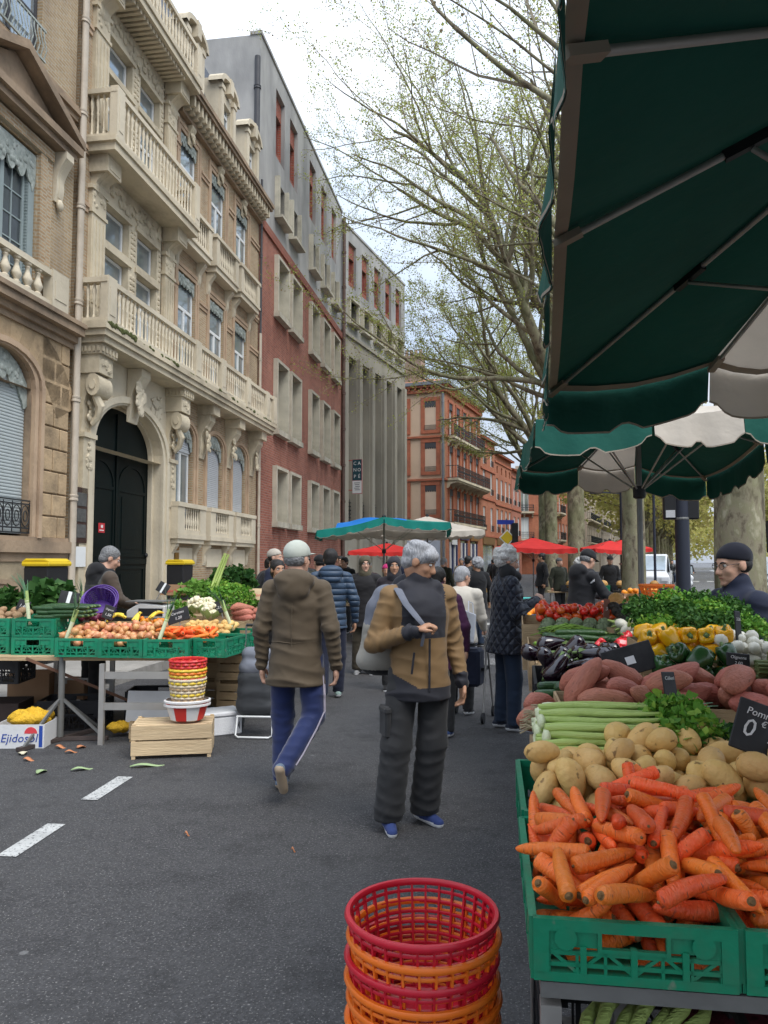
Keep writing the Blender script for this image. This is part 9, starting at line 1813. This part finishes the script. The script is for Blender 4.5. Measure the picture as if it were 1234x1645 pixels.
person('market seller in a black hoodie and cap reaching across the fruit boxes',2.42,9.6,R(-68),1.76,fab('black_hoodie',(.012,.012,.014)),BLACK,BLACK,('cap',fab('black_cap',(.01,.01,.011))),SKIN_L,R(4),R(-24),.0125,[(.26,.18,1.2),(.22,.46,1.1),(0,1,-.2)],[(-.26,.2,1.22),(-.2,.5,1.14),(0,1,-.2)],lean=.18,hood=1,bw=1.12,hem=.86,topmats=[fab('black_hoodie',(.012,.012,.014)),SOLE],topfn=lambda X,Y,Z:(np.abs(np.sqrt((X-.18)**2+(Z-1.42)**2)-.09)<.008)&(X>.2)&(Y<.05),seed=15)
# farther shoppers along the street
FG='shoppers farther down the market street'
GREY=fab('leather_grey',(.028,.03,.031),.5,spec=.4);WINE=fab('wine_coat',(.035,.01,.014));BEI=fab('beige_coat',(.2,.16,.11));OLI=fab('dark_olive_coat',(.022,.024,.014))
FAR=[('balding man in a long dark coat and jeans striding from the left',3.95,27.0,-60,1.78,BLACK,JEAN,('crop',HGREY),0,.75),('grey haired shopper in a leather jacket seen from behind',4.3,35.5,0,1.7,GREY,JEAN,('short',HGREY),0,.85),('shopper in a dark woollen hat beside the leather jacket',4.95,35,10,1.68,BLACK,GREYT,('beanie',BLACK),0,.75),('shopper in a wine red coat near the poster windows',2.45,22.5,20,1.76,WINE,JEAN,('short',HDARK),0,.8),('dark haired shopper in navy behind the balding man',4.5,29.5,30,1.7,NAVY,GREYT,('short',HDARK),0,.8),('man in a flat grey cap at the fruit boxes',5.0,22.0,200,1.7,OLI,GREYT,('beanie',fab('grey_cap',(.1,.1,.1))),0,.8),('white haired woman in a beige coat at the fruit boxes',3.75,14.8,60,1.66,BEI,BROWNT,('curly',HWHITE),0,.75),('stallholder in a green tabard behind the far crates',6.6,22.5,180,1.76,BLACK,GREYT,('cap',BLACK),0,.8),('shopper in a magenta hat beside the olive headscarf',.05,13.6,160,1.55,GREY,GREYT,('beanie',fab('magenta_hat',(.4,.02,.12))),0,.8),('dark haired shopper under the teal umbrella',-.9,17.5,170,1.7,BLACK,GREYT,('short',HDARK),0,.8),('shopper with short dark hair behind the headscarves',.75,17.2,150,1.72,BLACK,GREYT,('short',HDARK),0,.8),('shopper in grey talking under the far red awning',.9,24.5,150,1.74,GREY,GREYT,('short',HDARK),0,.8),('tall dark shopper in shadow beneath the red awning',4.75,23.2,100,1.85,BLACK,BLACK,('short',HDARK),0,.8),('distant shopper in black in the middle of the street',3.2,30,0,1.7,BLACK,JEAN,('short',HGREY),0,.8),('distant shopper in navy walking off',6.2,44,10,1.72,NAVY,JEAN,('short',HDARK),0,.8),('distant shopper in brown near the crossing',7.4,48,-10,1.7,OLI,GREYT,('short',HDARK),0,.8),('shopper bending over crates beside the brick wall',-2.2,13.5,-90,1.7,BLACK,GREYT,('short',HDARK),.3,.8),('bystander in black near the brick wall pipe',-1.1,19.5,170,1.74,BLACK,GREYT,('short',HDARK),0,.8),('shopper in a dark hood beyond the puffer jacket',-1.55,15.2,150,1.72,GREY,GREYT,('short',HDARK),0,.8),('shopper in a long beige coat left of the headscarves',-.95,13.2,160,1.7,BEI,GREYT,('short',HDARK),0,.6),('shopper with grey curls in black beyond the cream jacket',1.75,14.5,20,1.66,BLACK,JEAN,('curly',HGREY),0,.75),('tall shopper in navy right of the teal umbrella pole',.55,14.6,190,1.8,NAVY,GREYT,('short',HDARK),0,.8),('shopper in wine red stooping at the plant table',-.35,14.9,-10,1.64,WINE,GREYT,('short',HGREY),.2,.8),('shopper in dark olive behind the puffer jacket',-1.0,11.9,10,1.7,OLI,JEAN,('beanie',BLACK),0,.8),('shopper in grey crossing towards the poster windows',2.0,18.2,-40,1.73,GREY,JEAN,('short',HDARK),0,.8),('shopper in black with a red hat far up the street',3.0,25.2,170,1.68,BLACK,GREYT,('beanie',fab('red_hat',(.4,.03,.03))),0,.8),('pair of the red hat in a light coat',2.6,25.8,150,1.72,BEI,JEAN,('short',HSALT),0,.75),('bystander with grey hair under the pale umbrella',1.6,20.6,-40,1.7,OLI,GREYT,('short',HGREY),0,.8)]
for i,(l,x,y,a,H,t,tr,hr,ln,hm)in enumerate(FAR):
 w=.05*((i%3)-1);person(l,x,y,R(a),H,t,tr,BLACK,hr,SKIN_L if i%2 else SKIN,R(20*((i%3)-1)),R(-6),.017 if y<20 else .022,None,[(-.24,.02,1.14),(-.2,.2,.98),(.2,.8,-.5)]if i%2 else None,[(.095,0,.92),(.1,.04+w,.5),(.1,w,.09),(.05,1,-.1)],[(-.095,0,.92),(-.1,.04-w,.5),(-.1,-w,.09),(-.05,1,-.1)],lean=ln,hem=hm,bw=1.12,coat=.02,group=FG,seed=20+i)
# things people carry
def tote(label,loc,rz,w,d,h,m,name='shopping_bag',tilt=0):
 r=thing(name,label,'bag',loc,rz);r.rotation_euler=(0,R(tilt),rz);q=MB();q.prism([(-w/2,0),(w/2,0),(w*.56,h),(-w*.56,h)],-d/2,d/2,'y');bev(q.build('body',m,r),.01)
 for s in(-1,1):MB().tube([(-w*.25,s*d/2,h),(-w*.2,s*d*.4,h+.1),(w*.2,s*d*.4,h+.1),(w*.25,s*d/2,h)],.006,6).build('handle',m,r)
tote('white paper carrier bag hanging beside the cream jacket',(.78,7.72,.80),R(60),.26,.14,.30,mat('white_paper',(.72,.73,.76),.7,.05,4,.1),tilt=12);tote('straw shopping basket held by the man in the dark coat',(3.72,27.0,.5),R(10),.5,.25,.34,mat('straw',(.42,.26,.09),.9,.25,20,.4,40),'straw_bag',8);tote('orange carrier bag of the shopper in leather',(4.5,33.5,.55),0,.35,.2,.4,mat('orange_bag',(.7,.2,.03),.6,.1,4,0))
wf_=thing('rollator','folding walking frame with small wheels below the white carrier bag','walking frame',(.86,7.95,0),R(-22))
for x in(-.2,.2):MB().tube([(x,-.18,.06),(x,.0,.82),(x,-.16,.86)],.011,8).build('side_tube',ALU,wf_,smooth=60);MB().tube([(x,.0,.8),(x,.24,.06)],.011,8).build('leg',ALU,wf_,smooth=60);[MB().tube([(x-.012,yy,.055),(x+.012,yy,.055)],.055,14).build('wheel',BLKPL,wf_)for yy in(-.18,.24)]
MB().box(-.19,.19,-.05,.12,.5,.53).build('seat',BLACK,wf_);bev(MB().box(-.15,.15,-.12,.1,.34,.72).build('bag',NAVY,wf_),.03)
tr_=thing('shopping_trolley','grey two wheeled shopping trolley standing beside the left stall','trolley',(-1.17,7.2,0),R(-4));TG_=fab('trolley_grey',(.045,.048,.052),.6);TG2=fab('trolley_pale',(.16,.17,.2),.6)
sobj('bag',[('c',(-.09,0,.28),(.09,0,.28),.11,.11),('c',(-.085,0,.52),(.085,0,.52),.1,.1),('c',(-.08,.0,.4),(.08,.0,.4),.11,.11)],.011,TG_,tr_,.04,.003,2);sobj('flap',[('c',(-.085,.0,.62),(.085,.0,.62),.09,.09),('c',(-.085,.02,.74),(.085,.02,.74),.07,.07)],.011,TG2,tr_,.04,.004,3)
MB().tube([(-.16,-.1,.2),(-.17,-.13,.03),(-.14,-.15,.015),(.14,-.15,.015),(.17,-.13,.03),(.16,-.1,.2)],.009,8).build('stand',WHITEP,tr_,smooth=60);MB().tube([(-.17,-.1,.19),(.17,-.1,.19)],.009,8).build('stand_bar',WHITEP,tr_)
for s in(-1,1):MB().tube([(s*.15,.1,.08),(s*.15,.1,.75),(s*.14,.12,1.0)],.009,8).build('frame_tube',STEEL,tr_,smooth=60);MB().tube([(s*.175,.12,.085),(s*.205,.12,.085)],.085,18).build('wheel',BLKPL,tr_,smooth=40)
MB().tube([(-.14,.12,1.0),(.14,.12,1.0)],.014,8).build('handle',BLKPL,tr_)
MB().tube([(.62,7.66,0),(.66,7.7,.86),(.72,7.68,.9)],.009,8).build('walking_stick',mat('stick_brown',(.12,.05,.03),.4,.2,6,0),smooth=60);tag(COL.objects[-1]if 0 else bpy.data.objects['walking_stick'],'thin brown walking stick below the white carrier bag','stick')
# far stalls, boulevard furniture and traffic
FS=[(3.1,10.6,1.6,.8,RZ,'fruit table beyond the cucumbers'),(2.2,15.0,1.8,.8,RZ,'second fruit table in front of the red awning'),(6.3,22.0,3.2,1,RZ,'far market table beneath the red parasols'),(-.6,15.8,2.6,1,R(10),'flower and plant table under the teal umbrella'),(-3.0,12.6,1.4,1,R(-10),'market table against the brick wall')]
for x,y,w,d,a,l in FS:
 t=thing('market_table',l,'table',(x,y,0),a);MB().box(-w/2,w/2,-d/2,d/2,.72,.76).build('table_top',WOOD2,t)
 for sx in(-1,1):
  for sy in(-1,1):MB().box(sx*(w/2-.1)-.02,sx*(w/2-.1)+.02,sy*(d/2-.08)-.02,sy*(d/2-.08)+.02,0,.72).build('leg',ALU,t)
BXB=mat('blue_carton',(.02,.2,.5),.7,.15,4,0);BXN=mat('navy_carton',(.015,.03,.1),.7,.15,4,0);BXK=mat('black_carton',(.015,.015,.015),.7,.15,4,0);BXG=mat('green_carton',(.1,.3,.05),.7,.15,4,0)
rr=random.Random(5);OG='oranges and lemons in the printed cartons'
def fruitbox(l,x,y,z,m,kind,w=.5,d=.36,h=.17,text=None,fruit=True,n=26):
 c=carton(l,(x,y,z),RZ,w,d,h,m,text,WHITEP,tsize=.07,group='printed fruit cartons')
 for i in range(n if fruit else 0):one(kind,i,{'orange_fruit':'orange'}.get(kind,kind),{'orange_fruit':'orange','lemon':'lemon','tomato':'tomato','onion':'onion'}[kind]+' heaped in '+l.split(' with')[0],{'orange_fruit':'orange'}.get(kind,kind),(x+rr.uniform(-w*.42,w*.42),y+rr.uniform(-d*.4,d*.4),z+h+rr.uniform(-.02,.045)),(i,i,i),OG)
for a in(('blue carton with oranges left of the hooded seller',2.05,9.95,.76,BXB,'orange_fruit'),('black carton with clementines left of the hooded seller',2.55,10.3,.78,BXK,'orange_fruit'),('dark carton with tomatoes right of the hooded seller',3.0,10.0,.84,BXK,'tomato',.5,.36,.17,'Tobuler'),('navy carton with a printed orange',3.4,9.9,.84,BXN,'orange_fruit',.34,.3,.2),('bright blue carton with lemons by the umbrella pole',3.85,9.8,.84,BXB,'lemon',.62,.36,.2),('pale carton of peaches beyond the seller',3.5,10.5,1.0,CARD,'orange_fruit')):fruitbox(*a)
for i,(x,y,z,l)in enumerate(((2.98,9.86,.38,'white carton under the dark tomato carton'),(3.4,9.78,.6,'upper white carton of the pair under the seller'),(3.4,9.78,.38,'lower white carton of the pair under the seller'),(2.98,9.86,.16,'bottom white carton standing below the tomatoes'))):c=carton(l,(x,y,z),RZ,.4,.3,.21,WBOX,'Bananes',DKT,open_=False,tsize=.05)
for i in range(10):greens('potted green plant on the table under the teal umbrella',(-1.7+.25*i,15.6+.05*(i%3),.8),90,.09,(.16,.14,.2),200+i,CHARD if i%2 else CELL,'potted plants under the teal umbrella','potted_plant')
for i in range(6):crate(5.2+.45*i,21.8-.08*i,.76,RZ,'far produce crate in the row under the red parasols','far crates under the parasols',GRN if i%3 else BLKC,.4,.5,.18)
for i in range(6):one('melon',i,'melon','round melon in the far crates under the parasols','melon',(5.25+.45*i,21.8-.08*i,.95),(i,0,0),'far melons',1.6)
for i in range(4):crate(-3.5+.42*i,12.5,.76,R(-10),'produce crate on the table against the brick wall','crates by the brick wall',WOOD2 if i%2 else GRN,.4,.5,.18)
tb2=thing('plastic_tub','turquoise plastic tub on the fruit table','tub',(1.9,11.2,.9),0);q=MB();q.prism([(-.22,0),(.22,0),(.27,.16),(-.27,.16)],-.15,.15,'y');bev(q.build('tub',mat('turquoise',(.05,.4,.36),.5,.05,4,0),tb2),.02);MB().box(-.29,.29,-.17,.17,.155,.175).build('rim',MATS['turquoise'],tb2)
# brown fruit trays behind the vendor, with a banana crate
for x,y,w,l in((2.55,6.6,.9,'long cardboard tray behind the beanie vendor'),(3.25,6.5,.35,'short cardboard tray right of the beanie vendor')):carton(l,(x,y,1.1),RZ,w,.35,.16,CARD)
t=thing('market_table','side table carrying trays behind the beanie vendor','table',(2.9,6.4,0),RZ);MB().box(-.9,.9,-.5,.5,1.04,1.09).build('table_top',WOOD2,t);[MB().box(a-.02,a+.02,b-.02,b+.02,0,1.04).build('leg',ALU,t)for a in(-.8,.8)for b in(-.4,.4)]
for i in range(3):one('banana',0,'banana_bunch','banana bunch right of the beanie vendor','banana',(2.62+.1*i,5.2+.05*i,1.17),(.2*i,.1,i),'bananas behind the vendor',1.1)
crate(2.72,5.2,.92,RZ,'black crate with bananas at the right edge',None,BLKC,.5,.4,.2);crate(2.72,5.2,.72,RZ,'green crate under the bananas at the right edge',None,GRN,.5,.4,.2);crate(2.72,5.2,.36,RZ,'lowest crate under the bananas at the right edge',None,BLKC,.5,.4,.36)
# traffic light pole seen from behind, lamp posts, signs
NVY=mat('dark_pole_paint',(.022,.026,.04),.45,.1,4,.03)
tp=thing('traffic_light','thick navy traffic light pole with the back of its signal box','traffic light',(8.15,21.0,0),R(-15));MB().tube([(0,0,0),(0,0,4.2)],.19,16).build('pole',NVY,tp,smooth=60);bev(MB().box(-.48,-.12,-.12,.2,2.75,3.75).build('signal_box',BLKPL,tp),.03);bev(MB().box(.12,.44,-.1,.2,2.75,3.75).build('signal_box',BLKPL,tp),.03);MB().box(-.42,-.18,-.126,-.12,2.8,3.0).build('sticker',mat('sticker',(.5,.5,.5),.6,.3,40,0),tp);MB().lathe([(.195,2.74),(.2,2.75),(.2,2.79),(.195,2.8)],16,close=False).build('band',STEEL,tp)
def lamp(l,x,y,h,arm,group='slim grey lamp posts'):
 t=thing('lamp_post',l,'lamp post',(x,y,0),0,group);MB().tube([(0,0,0),(0,0,h)],[.1,.07],10).build('post',STEEL if 0 else NVY,t,smooth=60);MB().bar((0,0,h-.05),(arm,0,h),.06).build('arm',NVY,t);MB().box(arm-.35,arm+.1,-.12,.12,h-.06,h+.02).build('lantern',NVY,t)
lamp('grey lamp post between the second and third plane trunks',9.6,31,4.4,-.9);lamp('distant lamp post on the boulevard beyond the white van',24,62,6,-1.5)
st_=thing('street_sign','yellow diamond priority sign with a blue plate above it','sign',(8.3,52,0),R(12));MB().tube([(0,0,0),(0,0,4.5)],.06,8).build('post',STEEL,st_);MB().cbox((0,-.08,3.2),.8,.03,.8,Matrix.Rotation(R(45),3,'Y')).build('diamond',WHITEP,st_);MB().cbox((0,-.1,3.2),.66,.03,.66,Matrix.Rotation(R(45),3,'Y')).build('yellow_field',YLID,st_);MB().box(-.7,.5,-.1,-.06,4.1,4.4).build('plate',mat('blue_plate',(.02,.05,.4),.5,.05,4,0),st_);MB().box(.35,.75,-.2,.1,2.6,4.2).build('signal_box',BLKPL,st_)
t2=thing('traffic_light','small traffic light hanging left of the navy pole','traffic light',(9.35,28,0),0);MB().tube([(.5,0,0),(.5,0,4.7),(.0,0,4.7)],.05,8).build('pole',NVY,t2);MB().box(-.15,.15,-.1,.1,4.0,4.75).build('signal_box',BLKPL,t2)
t3=thing('traffic_light','traffic light with glowing amber lenses at the right edge','traffic light',(17.2,34,0),0);MB().tube([(0,0,0),(0,0,3.4)],.08,8).build('pole',NVY,t3);MB().box(-.25,.25,-.15,.1,2.0,3.4).build('signal_box',BLKPL,t3);[MB().ball((0,-.16,2.25+.45*k),(.13,.05,.13),10,7).build('lens',mat('amber_lens',(.6,.25,.03),.3,.1,4,0,emit=(1,.45,.05,.6)),t3)for k in range(3)]
bt=MB();bt.bar((6.6,19.9,1.52),(9.4,30.8,1.5),.005,.06,up=(0,0,1));o=bt.build('barrier_tape',mat('red_white_tape',(.6,.2,.2),.6,.5,12,0));tag(o,'red and white barrier tape tied round the plane trunk','tape')
# boulevard paint
for i in range(9):a=i/8;dash(14.2-1.0*math.sin(a*1.6)+a*4.6,34+a*26,1.3,.5,R(70-18*(1-a)),'lane_marking')
for i in range(7):dash(20.5+i*1.0,62-.35*i,3.2,.5,R(68),'crossing_stripe')
mark('lane_marking',[(19.6,38),(20.0,38),(60,140),(59,140)],'');mark('lane_marking',[(24,36),(24.3,36),(70,140),(69.4,140)],'')
# vehicles
def wheel(r,x,y,rad=.31):w=MB().tube([(x-.1,y,rad),(x+.1,y,rad)],rad,16).build('wheel',BLKPL,r,smooth=40);MB().tube([(x-.11,y,rad),(x+.11,y,rad)],rad*.55,12).build('rim',STEEL,w,smooth=40)
def car(l,x,y,rz,m,H=1.45,van=False,group='vehicles on the boulevard'):
 r=thing('van' if van else 'car',l,'van' if van else 'car',(x,y,0),rz,group);w=.88
 prof=[(-2.1,.35),(2.1,.35),(2.12,.75),(1.9,.95),(1.15,1.02),(.55,H),(-1.3,H),(-1.95,1.0),(-2.12,.85)]if not van else[(-2.4,.4),(2.3,.4),(2.35,.9),(2.1,1.15),(1.5,H),(.3,H),(.25,1.0),(-2.4,1.0)]
 q=MB();n=len(prof)
 for sx in(-1,1):
  for p in prof:q.v.append((sx*(w if p[1]<1.05 else w*.86),p[0],p[1]))
 q.f=[tuple(range(n)),tuple(range(2*n-1,n-1,-1))]+[(i,i+n,(i+1)%n+n,(i+1)%n)for i in range(n)];q.m=[0]*len(q.f);bev(q.build('body',m,r,smooth=30),.06,2)
 gl=[(1.12,1.05),(.58,H-.06)]if not van else[(2.08,1.2),(1.55,H-.08)]
 q=MB();q.quad(*[(sx*w*.78,a+.03,b)for sx,(a,b)in((-1,gl[0]),(1,gl[0]),(1,gl[1]),(-1,gl[1]))]);q.build('windscreen',GLASS,r)
 q=MB();q.quad((-w*.76,-1.35,H-.06),(w*.76,-1.35,H-.06),(w*.78,-1.97,1.04),(-w*.78,-1.97,1.04))if not van else q.box(-w,w,-2.4,.2,1.0,1.12);q.build('rear_window' if not van else 'load_bed',GLASS if not van else m,r)
 for sx in(-1,1):
  MB().quad((sx*(w*.9+.005),.5,H-.1),(sx*(w*.9+.005),-1.2,H-.1),(sx*(w*.97+.005),-1.6,1.04),(sx*(w*.97+.005),1.0,1.04)).build('side_window',GLASS,r)if not van else MB().quad((sx*(w*.9+.005),1.4,H-.1),(sx*(w*.9+.005),.4,H-.1),(sx*(w*.97+.005),.4,1.1),(sx*(w*.97+.005),1.9,1.1)).build('side_window',GLASS,r)
  for yy in(-1.3,1.35):wheel(r,sx*.8,yy)
  MB().box(sx*.68-.12,sx*.68+.12,-2.16 if not van else-2.44,-2.0,.8,.95).build('tail_light',mat('tail_red',(.5,.02,.02),.3,.05,4,0),r);MB().box(sx*.64-.14,sx*.64+.14,1.95,2.14 if not van else 2.38,.68,.82).build('headlight',mat('lamp_glass',(.7,.72,.75),.15,.05,4,0),r)
 MB().box(-.26,.26,-2.15 if not van else-2.43,-2.1,.55,.67).build('number_plate',WHITEP,r);return r
SILV=mat('silver_paint',(.28,.29,.31),.3,.04,4,0,metal=.5,coat=.5);WCAR=mat('white_car_paint',(.68,.69,.7),.3,.03,4,0,coat=.5);RCAR=mat('red_car_paint',(.4,.02,.02),.3,.03,4,0,coat=.5);KCAR=mat('black_car_paint',(.015,.015,.017),.3,.03,4,0,coat=.5)
AB_=R(-21.8);car('white flatbed van parked beside the second plane trunk',13.4,38.5,AB_+math.pi,WCAR,1.95,True);car('silver car driving off at the right edge',17.7,36.0,AB_,SILV,1.6)
k=0
for i,(s,o_)in enumerate(((40,0),(50,3.2),(60,.2),(60,3.5),(72,3.4),(72,.1),(86,.3),(86,3.6),(100,3.3),(100,.2))):
 p=Vector((22.5+o_,40,0))+DB*s;car(('first','second','third','fourth','fifth','sixth','seventh','eighth','ninth','tenth')[i]+' '+('white','red','white','black','silver')[i%5]+' car in the distant traffic queue',p.x,p.y,AB_+(math.pi if i%3==0 else 0),(WCAR,RCAR,WCAR,KCAR,SILV)[i%5],1.45)
def rider(l,x,y,rz,moto):
 r=thing('scooter' if moto else 'bicycle',l,'scooter' if moto else 'bicycle',(x,y,0),rz)
 for yy in(-.55,.6):w=MB().tube([(-.05 if moto else-.02,yy,.3),(.05 if moto else .02,yy,.3)],.3 if not moto else .26,16).build('wheel',BLKPL,r)
 if moto:sobj('fairing',[('c',(0,.45,.5),(0,.35,.95),.2,.12),('c',(0,-.6,.55),(0,.1,.5),.16,.14),('e',(0,.5,.75),(.24,.1,.2))],.025,WCAR,r,.04);MB().box(-.14,.14,-.7,.1,.72,.82).build('seat',BLKPL,r);MB().tube([(-.35,.3,1.05),(.35,.3,1.05)],.02,8).build('handlebar',BLKPL,r);MB().quad((-.2,.5,.98),(.2,.5,.98),(.18,.38,1.35),(-.18,.38,1.35)).build('screen',GLASS,r)
 else:
  for a,b in(((0,-.55,.3),(0,-.1,.8)),((0,-.1,.8),(0,.5,.85)),((0,0,.3),(0,-.1,.8)),((0,0,.3),(0,.5,.85)),((0,.6,.3),(0,.48,1.0))):MB().tube([a,b],.02,6).build('frame_tube',STEEL,r)
  MB().tube([(-.28,.45,1.0),(.28,.45,1.0)],.015,6).build('handlebar',STEEL,r);MB().box(-.07,.07,-.25,.02,.82,.87).build('saddle',BLKPL,r)
 q=R(0);person('rider in dark clothes on the '+('white scooter' if moto else 'bicycle')+' coming up the boulevard',x,y,rz,1.7,BLACK if moto else GREY,BLACK if moto else JEAN,BLACK,('beanie' if moto else 'short',BLACK if moto else HDARK),SKIN_L,0,0,.025,[(.24,.2,1.15),(.26,.38,1.05),(0,1,0)],[(-.24,.2,1.15),(-.26,.38,1.05),(0,1,0)],[(.1,-.1,.9),(.14,.28,.75),(.14,.2,.35),(0,1,0)],[(-.1,-.1,.9),(-.14,.28,.75),(-.14,.22,.4),(0,1,0)],hem=.85,z=.0)
rider('white scooter heading towards the market on the boulevard',15.6,39.5,AB_+math.pi,True);rider('bicycle ridden along the boulevard beside the navy pole',17.2,46,AB_+math.pi,False)
print('objects',len(bpy.data.objects),'tris',sum(len(p.vertices)-2 for m in bpy.data.meshes for p in m.polygons)if len(bpy.data.meshes)<4000 else '-')
